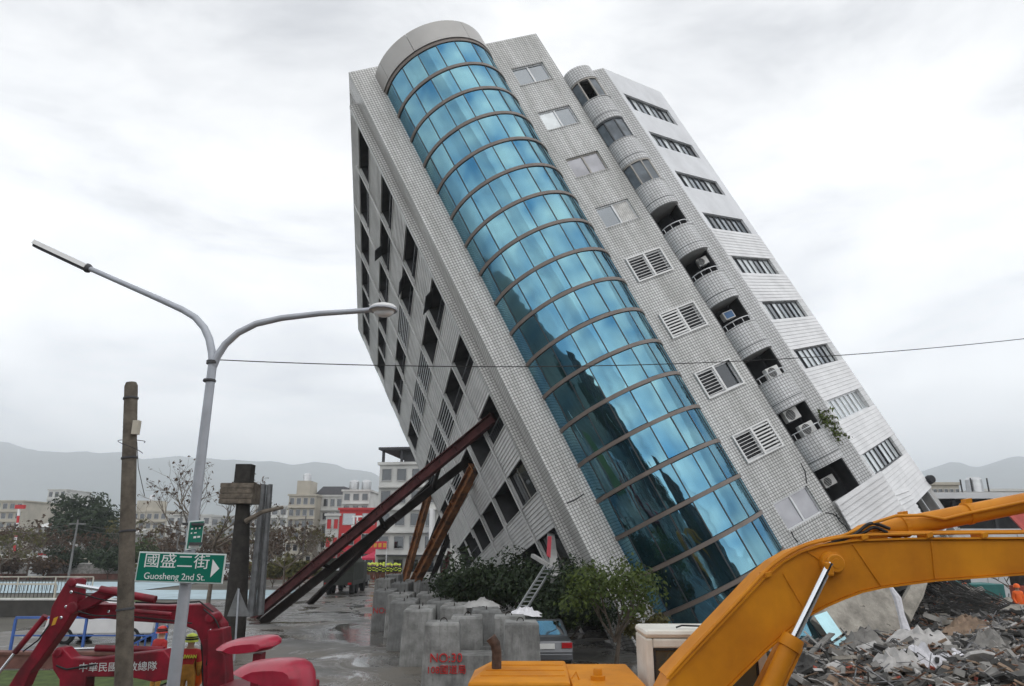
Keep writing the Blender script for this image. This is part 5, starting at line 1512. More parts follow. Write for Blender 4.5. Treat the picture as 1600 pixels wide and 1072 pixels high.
# old round pole in front
b0, b1 = P(193, 1072, 12), P(205, 598, 12.1)
dirn = (b1 - b0) / (b1.z - b0.z)
foot = b0 - dirn * b0.z
t = thing("utility_pole", "weathered round pole standing in front of the red machine", "pole", foot)
MB().tube([foot, foot.lerp(b1, .5), b1 - dirn * .06, b1], [0.145, 0.125, 0.108, 0.085], 14).build("shaft", "old_pole", t, smooth=True)
for f in (.44, .62, .80, .955):
    q = foot.lerp(b1, f); MB().lathe(q, [(0.118 + .03 * (1 - f), 0), (0.124 + .03 * (1 - f), .005), (0.124 + .03 * (1 - f), .03), (0.118 + .03 * (1 - f), .035)], 14, dirn).build("band", "lamp_dark", t)
q = P(213, 668, 12)
MB().box((q.x - .05, q.y - .05, q.z - .12), (q.x + .05, q.y + .05, q.z + .12)).build("junction_box", "rail_pale", t)
c = P(204, 700, 12)
mb = MB(); mb.tube([c + Vector((.22 * math.cos(a), .16 * math.sin(a), .16 * math.sin(a * .5 + .6))) for a in [2 * math.pi * i / 24 for i in range(25)]], .006, 5, cap=False); mb.build("wire_loop", "cable_black", t)
mb = MB(); mb.tube([P(214, 690, 12), P(216, 730, 12), P(226, 775, 12.2)], .006, 5); mb.build("loose_wire", "cable_black", t)

# dark dead trunk with a timber box, steel sheets, back of a warning sign
mat("dead_wood", (0.028, 0.025, 0.022), 0.95, var=0.4, scale=3, bump=0.8, bscale=10)
mat("box_wood", (0.13, 0.108, 0.085), 0.9, var=0.4, scale=4, bump=0.6, bscale=12)
YT = 31.0
p0, p1, p2 = P(368, 960, YT), P(376, 850, YT), P(380, 786, YT)
t = thing("dead_trunk", "dark dead trunk with a weathered box near its top", "trunk", (p0.x, YT, 0))
MB().tube([(p0.x - .05, YT, 0), p0, p1, p2], [.52, .46, .36, .29], 10).build("trunk", "dead_wood", t, smooth=True)
q0, q1 = P(353, 756, YT), P(399, 788, YT)
bxo = MB().box((q0.x, YT - .5, q1.z), (q1.x, YT + .5, q0.z)).build("timber_box", "box_wood", t)
for i in range(4):
    z0_ = q1.z + (q0.z - q1.z) * i / 4; MB().box((q0.x - .02, YT - .53, z0_ + .015), (q1.x + .03 * (i % 2), YT - .503, z0_ + (q0.z - q1.z) / 4 - .02)).build("plank", "box_wood", bxo)
q0, q1 = P(372, 726, YT), P(393, 755, YT)
MB().box((q0.x, YT - .28, q1.z), (q1.x, YT + .28, q0.z)).build("post_top", "dead_wood", t)
MB().tube([P(384, 815, YT - .4), P(410, 800, YT - .5), P(442, 793, YT - .6)], [.12, .09, .07], 7).build("side_branch", "box_wood", t, smooth=True)
mat("sheet_steel", (0.17, 0.175, 0.18), 0.6, metal=0.3, var=0.3, scale=2)
t = thing("sheet_pile", "upright corrugated grey steel sheets beside the dead trunk", "steel sheet", (XG(402, 33), 33, 0))
q0, q1 = P(407, 757, 33), P(426, 757, 33); r0, r1 = P(384, 965, 33), P(412, 960, 33)
for i in range(4):
    f0, f1 = i / 4, (i + 1) / 4
    a0, a1, d0, d1 = q0.lerp(q1, f0), q0.lerp(q1, f1), r0.lerp(r1, f0), r0.lerp(r1, f1)
    off = Vector((0, -.16 if i % 2 else .05, 0)); m_a, m_d = a0.lerp(a1, .75) + off, d0.lerp(d1, .75) + off; a_i, d_i = a0 + off, d0 + off
    MB().prism([a_i, m_a, m_d, d_i], (0, .03, 0)).build("sheet_rib", "sheet_steel", t)
    MB().prism([m_a, a1, d1, m_d], (0, .03, 0)).build("sheet_rib", "sheet_steel", t)
t = thing("warning_sign", "grey back of a triangular warning sign on a post", "road sign", (XG(372, 27), 27, 0))
a_, b_, c_ = P(372, 918, 27), P(391, 963, 27), P(355, 963, 27)
MB().prism([a_, b_, c_], (0, -.02, 0)).build("triangle_plate", "sheet_steel", t)
MB().tube([P(373, 920, 26.95), Vector((XG(366, 26.95), 26.95, 0))], .035, 8).build("post", "lamp_grey", t, smooth=True)

# ================================================================ red two armed rescue machine
mat("machine_red", (0.22, 0.004, 0.018), 0.45, var=0.22, scale=1.5, spec=0.4, streak=0.5, chips=((0.05, 0.035, 0.03), 8.0, 0.65), dirt=(0.075, 0.006, 0.010))
mat("hood_red", (0.36, 0.008, 0.035), 0.36, var=0.14, scale=2.0, spec=0.5, coat=0.15, streak=0.4, chips=((0.16, 0.05, 0.05), 9.0, 0.66))
mat("chrome", (0.75, 0.77, 0.80), 0.12, metal=1.0, var=0.04)
mat("hose", (0.015, 0.015, 0.016), 0.6)
mat("label_yellow", (0.6, 0.33, 0.03), 0.5)
def plate(name, m, par, px, Y, th, bevel=0.025):
    return MB().prism([P(x, y, Y) for x, y in px], (0, th, 0)).build(name, m, par, bevel=bevel)
def pin(par, px, Y0, Y1, r, m):
    a = P(px[0], px[1], Y0)
    return MB().lathe(a, [(r * .5, -.012), (r * .8, -.012), (r, 0), (r, Y1 - Y0), (r * .8, Y1 - Y0 + .01)], 16, (0, 1, 0)).build("pin", m, par, smooth=True)
YR = 17.0
t = thing("rescue_machine", "red two armed rescue machine with white lettering on its lower boom", "machine", (XG(330, YR), YR + .5, 0))
R1 = t
plate("stick", "machine_red", t, [(101, 912), (108, 903), (118, 904), (122, 915), (121, 935), (119, 948), (108, 964), (92, 990), (66, 1026), (46, 1052), (36, 1075), (20, 1085), (8, 1080), (25, 1052), (46, 1024), (62, 1000), (75, 975), (80, 948), (88, 934)], YR, .34)
plate("boom", "machine_red", t, [(113, 944), (140, 936), (156, 944), (208, 945), (270, 946), (316, 944), (331, 956), (346, 975), (352, 1000), (352, 1090), (318, 1090), (316, 1010), (306, 986), (284, 976), (208, 971), (160, 966), (140, 968), (116, 962)], YR + .38, .42)
plate("rocker_link", "machine_red", t, [(116, 946), (122, 940), (150, 924), (168, 917), (182, 918), (182, 928), (168, 934), (136, 951), (120, 956)], YR + .05, .22)
for a, b, r, m_ in (((120, 915), (158, 921), .045, "chrome"), ((157, 921), (243, 937), .085, "machine_red"), ((24, 1019), (-20, 1075), .035, "chrome"), ((71, 962), (23, 1020), .065, "machine_red"), ((210, 955), (268, 960), .05, "machine_red"), ((96, 1015), (152, 1013), .035, "chrome"), ((150, 1013), (256, 1016), .075, "machine_red")):
    MB().tube([P(*a, YR - .08), P(*b, YR - .08)], r, 12).build("ram" if m_ == "chrome" else "cylinder", m_, t, smooth=True)
MB().tube([P(78, 975, YR - .1), P(60, 1000, YR - .1), P(36, 1018, YR - .1)], .018, 6).build("hose", "hose", t)
MB().tube([P(212, 941, YR + .2), P(262, 943, YR + .2), P(312, 940, YR + .2), P(338, 960, YR + .2)], .02, 6).build("hose", "hose", t)
bB = plate("lower_boom", "machine_red", t, [(80, 1022), (88, 1012), (98, 1013), (112, 1028), (140, 1030), (200, 1022), (256, 1016), (272, 1036), (262, 1062), (240, 1066), (200, 1058), (134, 1058), (132, 1095), (92, 1095), (92, 1062), (82, 1046)], YR - .75, .36)
put_text("中華民國搜救總隊", 0.20, "sign_edge", t, P(184, 1043, YR - .757), (1, 0, 0.02), (0, -.1, 1), .002, 0, sx=1.05)
for px, r in (((112, 950), .13), ((112, 911), .09), ((328, 966), .11)):
    pin(t, px, YR - .03, YR + .4, r, "machine_red")
pin(t, (90, 1020), YR - .78, YR - .38, .09, "machine_red")
plate("label_plate", "label_yellow", t, [(84, 966), (91, 963), (86, 976), (80, 978)], YR - .006, .004, 0)
MB().tube([P(88, 1040, YR - .78), P(104, 1046, YR - .78), P(150, 1038, YR - .78)], .02, 6).build("hose", "hose", t)
for hp in ([(116, 925), (135, 930), (165, 938), (205, 940)], [(122, 955), (150, 962), (190, 962), (250, 968), (300, 974)], [(318, 952), (336, 968), (344, 990), (342, 1020)], [(325, 985), (330, 1000), (322, 1040)]):
    MB().tube(curve([P(x, y, YR - .04) for x, y in hp]), .017, 6).build("hose", "hose", t, smooth=True)
for a_, b_ in (((160, 950), (280, 953)), ((160, 962), (282, 969)), ((318, 1000), (349, 996)), ((106, 935), (70, 995))):
    MB().bar(P(*a_, YR + .372), P(*b_, YR + .372), .012, .03, (0, 1, 0)).build("weld_rib", "machine_red", t)
for px_ in ((112, 925), (104, 948), (96, 965), (170, 955), (230, 957), (290, 958), (330, 985), (338, 1010)):
    MB().lathe(P(*px_, YR - .004 if px_[0] < 130 else YR + .376), [(.035, 0), (.035, -.02), (.02, -.028)], 8, (0, 1, 0)).build("bolt", "chrome", t)
plate("mast", "machine_red", t, [(324, 985), (348, 982), (354, 1095), (322, 1095)], YR - .2, .5)
def hood(px, Y, dep, dz):
    """rounded cover: outline pushed back in depth with its edges drawn in"""
    c = sum((P(x, y, Y) for x, y in px), Vector()) / len(px); mb = MB(); n = len(px); rows = 7
    for j in range(rows):
        f = j / (rows - 1); s = math.sin(math.pi * (.10 + .80 * f)) ** .55
        for x, y in px:
            q = P(x, y, Y); mb.v.append(c + (q - c) * (s * (1 - .25 * f)) + Vector((.10 * f, dep * f, dz * f)))
    for j in range(rows - 1):
        for i in range(n):
            q = (i + 1) % n; mb.f.append((j * n + i, j * n + q, (j + 1) * n + q, (j + 1) * n + i))
    mb.f.append(tuple(reversed(range(n)))); mb.f.append(tuple((rows - 1) * n + i for i in range(n)))
    return mb
hood([(317, 1021), (330, 1012), (348, 1006), (375, 1002), (405, 1000), (424, 1001), (431, 1007), (431, 1013), (418, 1021), (390, 1026), (360, 1029), (335, 1029)], 15.2, .85, .10).build("front_cover", "hood_red", t, smooth=True)
hood([(340, 1058), (352, 1050), (372, 1042), (400, 1039), (435, 1038), (464, 1041), (478, 1050), (485, 1066), (487, 1095), (440, 1098), (390, 1078), (360, 1068)], 13.6, 1.0, .10).build("rear_cover", "hood_red", t, smooth=True)
MB().box((XG(402, 15.6, 2), 15.4, 1.2), (XG(414, 15.6, 2), 15.7, 1.85)).build("cover_post", "machine_red", t)
gx = XG(360, 16, 1)
MB().box((gx - .5, 14.6, .75), (gx + 1.5, 17.4, 1.05)).build("deck", "machine_red", t, bevel=.05)
for s in (14.6, 16.9):
    MB().prism([(gx - 1.3, s, .35), (gx - 1.0, s, .05), (gx + 1.4, s, .05), (gx + 1.7, s, .35), (gx + 1.4, s, .72), (gx - 1.0, s, .72)], (0, .45, 0)).build("track", "rubber", t, bevel=.06)

# ---- rescuers beside it
body_res = body_me.copy(); body_res.materials.clear()
def rzone(c):
    if c.z > 1.49: return 2
    if c.z < .90 and abs(c.x) > .17 and c.y < -.06: return 2
    if c.z > 1.22: return 3
    return 0 if c.z > .84 else 1
zone(body_res, ["jacket_ochre", "jacket_ochre", "skin", "jacket_red"], rzone)
def face(root):
    mb = MB(); mb.prism([(-.018, -.115, 1.63), (.018, -.115, 1.63), (0, -.118, 1.68)], (0, -.03, 0)); mb.build("nose", "skin", root, local=True)
    for s in (-1, 1):
        MB().blob((s * .035, -.112, 1.68), .014, 6, 4, 0).build("eye", "hair_black", root, local=True)
        MB().blob((s * .098, -.02, 1.65), (.015, .025, .035), 6, 4, 0).build("ear", "skin", root, local=True)
    MB().box((-.03, -.125, 1.585), (.03, -.108, 1.595)).build("mouth", "jacket_red", root, local=True)
def rescuer(label, px, Y, helmet_m, rz, s=1.0):
    M = Matrix.Translation(Vector((XG(px, Y, 1.5), Y, .06))) @ Matrix.Rotation(rz, 4, 'Z') @ Matrix.Scale(s, 4)
    root = thing("person", label, "person", M=Matrix.Translation(M.to_translation()) @ Matrix.Rotation(rz, 4, 'Z'))
    root.scale = (s, s, s)
    inst(body_res, "body", root)
    h = inst(helm.copy(), "helmet", root, scale=(1.0, 1.0, 1.0)); h.data.materials.clear(); h.data.materials.append(MATS[helmet_m])
    MB().lathe((0, -.01, 1.66), [(.150, .025), (.153, .03), (.153, .055), (.148, .06)], 14).build("helmet_band", "hair_black", h, local=True)
    MB().lathe((0, -.01, 1.66), [(.146, .075), (.149, .08), (.143, .10), (.138, .10)], 14).build("helmet_band", "hair_black", h, local=True)
    face(root)
    return root
r1 = rescuer("rescuer in red and ochre jacket and yellow helmet seen from behind by the lamp post", 297, 18.2, "helmet_yellow", math.pi + .1, 1.02)
me = text_mesh("TAIWAN", .105, bold=.003)
o = bpy.data.objects.new("lettering", me); COL.objects.link(o); o.parent = r1; o.location = (0, .158, 1.33); o.rotation_euler = (E90, 0, math.pi)
me.materials.clear(); me.materials.append(MATS["reflect_yellow"])
MB().box((-.16, .10, 1.285), (.16, .152, 1.39)).build("back_panel", "jacket_red", r1, local=True, bevel=.02)
rescuer("rescuer in red helmet mostly hidden behind the lamp post", 251, 20.5, "helmet_red", math.pi - .5, .98)
q = P(311, 1045, 18.4)
t = thing("rescue_bag", "bright orange bag hanging beside the rescuer in the yellow helmet", "bag", (q.x, 18.4, 0.9))
MB().blob(q, (.14, .12, .42), 12, 9, .05, 3).build("bag_body", "orange_cloth", t, smooth=True)
MB().tube([P(315, 988, 18.3), P(317, 1030, 18.3), P(318, 1075, 18.3)], [.03, .045, .03], 8).build("strap_pole", "hose", t, smooth=True)

# ================================================================ yellow excavator
mat("digger_yellow", (0.62, 0.240, 0.010), 0.5, var=0.08, scale=1.3, spec=0.25, dirt=(0.50, 0.175, 0.008), bump=0.05, bscale=60, streak=0.12, chips=((0.12, 0.06, 0.03), 9.0, 0.68))
mat("digger_dark", (0.06, 0.055, 0.05), 0.7, var=0.2)
mat("cab_white", (0.74, 0.72, 0.66), 0.45, var=0.08, scale=2.0, dirt=(0.62, 0.59, 0.52))
mat("exhaust_rust", (0.07, 0.045, 0.035), 0.8, var=0.4, scale=12)
YB = 8.75
X = lambda px, Y=YB, z=3.2: XG(px, Y, z)
t = thing("excavator", "large yellow excavator with white cab, its boom crossing the foreground", "excavator", (1.4, 9.4, 0))
EX = t
outline = [(1046, 1062), (1070, 1036), (1100, 1004), (1150, 951), (1196, 902), (1222, 880), (1250, 864), (1280, 854), (1334, 846), (1420, 843), (1600, 842), (1800, 843), (1800, 880), (1600, 896), (1460, 906), (1376, 917), (1345, 924), (1318, 934), (1290, 946), (1258, 963), (1225, 990), (1195, 1016), (1160, 1050), (1120, 1090), (1080, 1128), (1040, 1128), (1026, 1100)]
bm_ = plate("boom", "digger_yellow", t, outline, YB, .52, 0.012)
def strip(px, Y0, Y1, th, m="digger_yellow", name="boom_flange"):
    """flange plate along a polyline edge of the boom"""
    mb = MB(); pts = [P(x, y, YB) for x, y in px]; n = len(pts); k = []
    for i, p in enumerate(pts):
        d = (pts[min(i + 1, n - 1)] - pts[max(i - 1, 0)]).normalized(); nn = Vector((-d.z, 0, d.x))
        mb.v += [Vector((p.x, Y0, p.z)), Vector((p.x, Y1, p.z)), Vector((p.x, Y1, p.z)) + nn * th, Vector((p.x, Y0, p.z)) + nn * th]
    for i in range(n - 1):
        a = 4 * i; b = a + 4
        mb.f += [(a, b, b + 3, a + 3), (a + 1, a + 2, b + 2, b + 1), (a + 3, b + 3, b + 2, a + 2), (a, a + 1, b + 1, b)]
    mb.f += [(0, 3, 2, 1), (4 * n - 4, 4 * n - 3, 4 * n - 2, 4 * n - 1)]
    return mb.build(name, m, bm_)
strip(outline[:12], YB - .035, YB + .555, .022)
strip(list(reversed(outline[12:24])), YB - .035, YB + .555, -.018)
for a, b in (((1224, 896), (1259, 956)), ((1332, 850), (1376, 914)), ((1262, 862), (1284, 877)), ((1455, 846), (1461, 904))):
    MB().bar(P(*a, YB - .004), P(*b, YB - .004), .014, .022, (0, 1, 0)).build("weld_seam", "digger_yellow", bm_)
# pin boss and boom cylinders
bp_ = P(1297, 880, YB)
MB().lathe(bp_ + Vector((0, -.16, 0)), [(.05, -.012), (.095, -.010), (.105, 0), (.105, .05), (.135, .055), (.135, .155)], 22, (0, 1, 0)).build("pin_boss", "digger_yellow", bm_, smooth=True)
MB().lathe(bp_ + Vector((0, -.178, 0)), [(.01, 0), (.052, 0), (.055, .008), (.055, .012)], 18, (0, 1, 0)).build("pin_cap", "digger_yellow", bm_, smooth=True)
def ram(a, b, c, Y, rr_, rb, m="digger_yellow"):
    A_, B_, C_ = P(*a, Y), P(*b, Y), P(*c, Y)
    MB().tube([A_, B_], rr_, 16).build("ram_rod", "chrome", EX, smooth=True)
    d = (C_ - B_).normalized()
    g = MB(); g.tube([B_ - d * .04, B_ + d * .02, B_ + d * .10, B_ + d * .11, C_], [rb * 1.15, rb * 1.2, rb * 1.2, rb, rb], 18); o = g.build("cylinder", m, EX, smooth=True)
    MB().tube([B_ + d * .10 + Vector((.14, -.02, 0)), B_ + d * .5 + Vector((.14, -.02, 0)), C_ + Vector((.14, -.02, 0))], .02, 8).build("oil_pipe", m, o, smooth=True)
    return A_
ram((1297, 880), (1238, 1000), (1168, 1150), YB - .13, .052, .105)
ram((1297, 880), (1232, 996), (1160, 1140), YB + .66, .052, .105)
MB().obox(P(1294, 889, YB - .13), (.05, 0, .0), (0, .05, 0), (0, 0, .08)).build("rod_eye", "digger_yellow", EX, bevel=.02)
# arm cylinder lying on the boom
lug = plate("cylinder_lug", "digger_yellow", t, [(1318, 846), (1340, 832), (1358, 820), (1372, 816), (1386, 820), (1390, 834), (1386, 846)], YB + .10, .30, .01)
pin(t, (1369, 827), YB + .06, YB + .44, .055, "digger_yellow")
MB().tube([P(1378, 828, YB + .25), P(1396, 826, YB + .25), P(1600, 786, YB + .25), P(1800, 746, YB + .25)], [.085, .12, .12, .12], 18).build("arm_cylinder", "digger_yellow", t, smooth=True)
for px, py in ((1412, 822), (1512, 802)):
    c = P(px, py, YB + .25); d = (P(1600, 786, YB) - P(1396, 826, YB)).normalized()
    MB().lathe(c - d * .03, [(.125, 0), (.14, .004), (.14, .056), (.125, .06)], 18, d).build("pipe_clamp", "digger_yellow", t)
    MB().obox(c + Vector((0, -.02, .145)), d * .04, (0, .05, 0), (0, 0, .03)).build("clamp_block", "digger_yellow", t)
MB().tube([P(1285, 846, YB + .1), P(1320, 836, YB + .05), P(1365, 817, YB + .0), P(1400, 806, YB + .05), P(1440, 805, YB + .1), P(1475, 811, YB + .1), P(1512, 802, YB + .1), P(1600, 784, YB + .1), P(1800, 742, YB + .1)], .019, 8).build("oil_pipe", "digger_yellow", t, smooth=True)
for k, (dy, dz) in enumerate(((-.02, 0), (.05, .012), (.12, .0))):
    pl = [P(x, y - 3.5 - k * .8, YB + dy) + Vector((0, 0, dz)) for x, y in ((1042, 1064), (1070, 1032), (1100, 1000), (1150, 947), (1196, 897), (1222, 876), (1250, 860), (1280, 850), (1334, 841), (1420, 838), (1600, 836), (1800, 836))]
    MB().tube(curve(pl, 4), .017, 8).build("oil_pipe", "digger_yellow", t, smooth=True)
for px, py in ((1196, 897), (1345, 839), (1445, 836), (1530, 836)):
    MB().obox(P(px, py, YB + .05), (.035, 0, .01), (0, .12, 0), (0, 0, .03)).build("pipe_clamp", "digger_yellow", t, bevel=.006)
for a, b, c in (((1390, 826), (1330, 838), (1275, 856)), ((1386, 832), (1345, 834), (1300, 846))):
    MB().tube(curve([P(*a, YB + .02), P((a[0] + b[0]) / 2, a[1] - 8, YB + .0), P(*b, YB), P(*c, YB + .03)]), .02, 8).build("hose", "hose", t, smooth=True)
# house: deck, engine cover with louvres, exhaust, filler, counterweight
zt = P(830, 1034, 10.4).z
x0_, x1_ = X(770, 10.2, 2.4), X(884, 10.4, 2.4)
f0_, f1_ = X(730, 9.0, 2.3), X(892, 9.0, 2.3)
zf = P(800, 1066, 9.0).z
cov = MB().add([(f0_, 9.0, 1.5), (f1_, 9.0, 1.5), (x1_ + .12, 10.6, 1.5), (f0_, 10.6, 1.5), (f0_, 9.0, zf), (f1_, 9.0, zf), (x1_, 10.5, zt), (x0_, 10.5, zt), (f0_ - .02, 10.6, zf - .1)],
         [(3, 2, 1, 0), (0, 1, 5, 4), (1, 2, 6, 5), (4, 5, 6, 7), (2, 3, 8, 7, 6), (0, 4, 7, 8, 3)]).build("engine_cover", "digger_yellow", t, bevel=.03)
for i in range(3):
    f = .25 + i * .25
    a_ = Vector((f0_ + .08, 9.0, zf)).lerp(Vector((x0_ + .03, 10.5, zt)), f); b_ = Vector((f1_ - .05, 9.0, zf)).lerp(Vector((x1_ - .04, 10.5, zt)), f)
    MB().bar(a_ + Vector((0, 0, .004)), b_ + Vector((0, 0, .004)), .012, .008).build("panel_seam", "digger_yellow", cov)
MB().box((f0_ + .1, 8.985, zf - .09), (f1_ - .1, 8.998, zf - .05)).build("louvre_slot", "digger_dark", cov)
ex = P(776, 1032, 9.9)
MB().tube([ex - Vector((0, 0, .2)), ex + Vector((0, 0, .10)), ex + Vector((-.02, 0, .20)), ex + Vector((-.08, 0, .28))], [.065, .065, .068, .07], 12).build("exhaust", "exhaust_rust", t, smooth=True)
MB().box((f0_ - .2, 8.3, 1.05), (3.3, 10.9, 1.49)).build("deck", "digger_yellow", t, bevel=.03)
dk = P(950, 1060, 9.4).z
MB().box((f1_ + .02, 8.9, 1.5), (X(1002, 9.4, 2.2), 10.5, dk)).build("side_box", "digger_yellow", t, bevel=.03)
q = P(934, 1056, 9.3)
MB().lathe((q.x, 9.3, dk), [(.09, 0), (.09, .05), (.055, .055), (.055, .11), (.045, .13), (.01, .135)], 14).build("filler_cap", "digger_yellow", t, smooth=True)
MB().tube([P(893, 1060, 9.2), P(900, 1050, 9.2), P(905, 1062, 9.2)], .012, 6).build("grab_handle", "digger_yellow", t)
MB().prism([(f0_ - .22, 8.3, 1.1), (f0_ - .75, 8.6, 1.1), (f0_ - .85, 9.6, 1.1), (f0_ - .75, 10.6, 1.1), (f0_ - .22, 10.9, 1.1)], (0, 0, .95)).build("counterweight", "digger_yellow", t, bevel=.08)
# cab
cx0, cx1 = X(1004, 10.0, 2.8), X(1004, 10.0, 2.8) + 1.55
cy0, cy1 = 9.75, 10.55; cz1 = P(1040, 981, 10.0).z
def cabpanel(name, boxes, m="cab_white", par=None):
    mb = MB()
    for b in boxes: mb.box(*b)
    return mb.build(name, m, par or t, bevel=.02)
cab_o = cabpanel("cab", [((cx0, cy0, 1.5), (cx1, cy0 + .06, 1.95)), ((cx0, cy0, 1.951), (cx0 + .09, cy0 + .06, cz1 - .105)), ((cx0 + .50, cy0, 1.951), (cx0 + .57, cy0 + .06, cz1 - .22)), ((cx1 - .12, cy0, 1.951), (cx1, cy0 + .06, cz1 - .105)), ((cx0 + .091, cy0, cz1 - .22), (cx1 - .121, cy0 + .06, cz1 - .106))])
cabpanel("cab_back", [((cx0, cy0 + .062, 1.5), (cx0 + .06, cy1, cz1 - .105))], par=t)
cabpanel("cab_far_side", [((cx0 + .062, cy1 - .06, 1.5), (cx1, cy1, 2.0)), ((cx1 - .12, cy1 - .06, 2.001), (cx1, cy1, cz1 - .14)), ((cx0 + .7, cy1 - .06, 2.001), (cx0 + .8, cy1, cz1 - .14))])
rf_ = MB().box((cx0 - .012, cy0 - .015, cz1 - .104), (cx1 + .05, cy1 + .012, cz1)).build("cab_roof", "cab_white", t, bevel=.055)
mat("seal_black", (0.02, 0.02, 0.02), 0.6)
for a0, a1 in ((cx0 + .092, cx0 + .498), (cx0 + .572, cx1 - .122)):
    mb = MB(); z0_, z1_ = 1.955, cz1 - .222
    for b in (((a0, cy0 + .004, z0_), (a0 + .025, cy0 + .05, z1_)), ((a1 - .025, cy0 + .004, z0_), (a1, cy0 + .05, z1_)), ((a0 + .025, cy0 + .004, z0_), (a1 - .025, cy0 + .05, z0_ + .025)), ((a0 + .025, cy0 + .004, z1_ - .025), (a1 - .025, cy0 + .05, z1_))):
        mb.box(*b)
    sl = mb.build("window_seal", "seal_black", cab_o)
    MB().box((a0 + .026, cy0 + .02, z0_ + .026), (a1 - .026, cy0 + .03, z1_ - .026)).build("pane", "cab_glass" if "cab_glass" in MATS else glass_mat("cab_glass", (0.06, 0.085, 0.085), (0.7, 0.8, 0.8), 0.14, 0.03, 0.004, 1.0), sl)
MB().box((cx0 + .6, cy0 + .25, 1.5), (cx0 + 1.0, cy1 - .25, 2.3)).build("seat", "digger_dark", t, bevel=.06)
MB().tube([(cx0 + .42, cy0 + .1, cz1 + .02), (cx0 + .5, cy0 + .1, cz1 + .045), (cx0 + .9, cy0 + .12, cz1 + .03)], .012, 6).build("roof_wire", "hose", rf_)
# tracks
for y in (8.0, 10.3):
    MB().prism([(-1.2, y, .45), (-.9, y, .08), (3.2, y, .08), (3.6, y, .45), (3.2, y, .9), (-.9, y, .9)], (0, .6, 0)).build("track", "rubber", t, bevel=.06)
MB().lathe((1.2, 9.45, .5), [(.9, 0), (.9, .56)], 24).build("turntable", "digger_dark", t)
# ================================================================ rubble on the right
def heap_h(x, y):
    """height of the rubble heap above the street"""
    def g(cx, cy, sx, sy, h):
        return h * math.exp(-((x - cx) / sx) ** 2 - ((y - cy) / sy) ** 2)
    h = g(18.8, 35.5, 2.8, 3.4, 2.2) + g(25, 34.0, 5.0, 4, .65) + g(15.0, 25.5, 5, 2.6, .45) + g(20.5, 28.5, 4.2, 3.2, 1.1) + g(12, 26.5, 2.5, 2.0, .25) + g(27, 27, 4, 4, .5)
    h *= 1 + 0.35 * mnoise.noise((x * .55, y * .55, 2)) + .18 * mnoise.noise((x * 1.7, y * 1.7, 8))
    return max(0.0, h) + .10
mat("rubble_soil", (0.15, 0.135, 0.12), 0.95, var=0.45, scale=1.2, bump=0.9, bscale=5)
mb = MB(); N = 90
for j in range(N + 1):
    for i in range(N + 1):
        x = 6.5 + 26 * i / N; y = 19.5 + 24 * j / N
        mb.v.append(Vector((x, y, -.05 + heap_h(x, y))))
for j in range(N):
    for i in range(N):
        a = j * (N + 1) + i; mb.f.append((a, a + 1, a + N + 2, a + N + 1))
tag(mb.build("rubble_heap", "rubble_soil"), "grey brown heap of rubble at the foot of the leaning building", "rubble", kind="stuff")
mat("deb_concrete", (0.23, 0.22, 0.205), 0.9, var=0.3, scale=2)
mat("deb_dark", (0.05, 0.048, 0.045), 0.85, var=0.4, scale=2)
mat("deb_wood", (0.17, 0.085, 0.05), 0.85, var=0.35, scale=4)
mat("deb_white", (0.44, 0.425, 0.41), 0.8, var=0.2, scale=3)
mat("deb_tan", (0.26, 0.185, 0.13), 0.85, var=0.3, scale=3)
mat("deb_steel", (0.16, 0.16, 0.165), 0.45, metal=0.6, var=0.4, scale=5)
mat("raw_slab", (0.33, 0.305, 0.265), 0.92, var=0.3, scale=1.6, bump=0.9, bscale=7, dirt=(0.20, 0.185, 0.16), streak=0.4, chips=((0.07, 0.06, 0.05), 3.2, 0.60))
mat("deb_red", (0.30, 0.06, 0.035), 0.8, var=0.2)
mat("deb_green", (0.02, 0.11, 0.07), 0.5, var=0.2)
rr = random.Random(77)
def spin(rr):
    from mathutils import Euler
    return Euler((rr.uniform(-.6, .6), rr.uniform(-.6, .6), rr.uniform(0, 6.28))).to_matrix()
kinds = [("deb_concrete", 2600, (.10, .55), (.08, .38), (.05, .22)), ("deb_dark", 2200, (.12, .95), (.04, .30), (.02, .16)), ("deb_wood", 1300, (.25, 1.15), (.03, .12), (.012, .05)), ("deb_white", 1500, (.10, .70), (.04, .28), (.01, .05)),
         ("deb_tan", 1500, (.10, .60), (.05, .28), (.015, .08)), ("deb_steel", 1100, (.35, 1.8), (.015, .045), (.012, .03)), ("deb_red", 320, (.08, .26), (.05, .12), (.04, .08))]
for m_, n, lr, wr, hr in kinds:
    mb = MB()
    for _ in range(n):
        while True:
            x = rr.uniform(7.5, 30); y = rr.uniform(20.5, 39); h = heap_h(x, y)
            if h > .16 or rr.random() < .30: break
        M3 = spin(rr); a, b, c = rr.uniform(*lr) / 2, rr.uniform(*wr) / 2, rr.uniform(*hr) / 2
        mb.obox((x, y, h + rr.uniform(-.04, .22)), M3 @ Vector((a, 0, 0)), M3 @ Vector((0, b, 0)), M3 @ Vector((0, 0, c)))
    tag(mb.build("rubble_debris", m_), {"deb_concrete": "small grey concrete fragments strewn over the rubble", "deb_dark": "blackened fragments strewn over the rubble", "deb_wood": "splintered brown timber strewn over the rubble", "deb_white": "white board scraps strewn over the rubble", "deb_tan": "tan board scraps strewn over the rubble", "deb_steel": "bent steel bars strewn over the rubble", "deb_red": "red brick fragments strewn over the rubble"}[m_], "debris", kind="stuff")
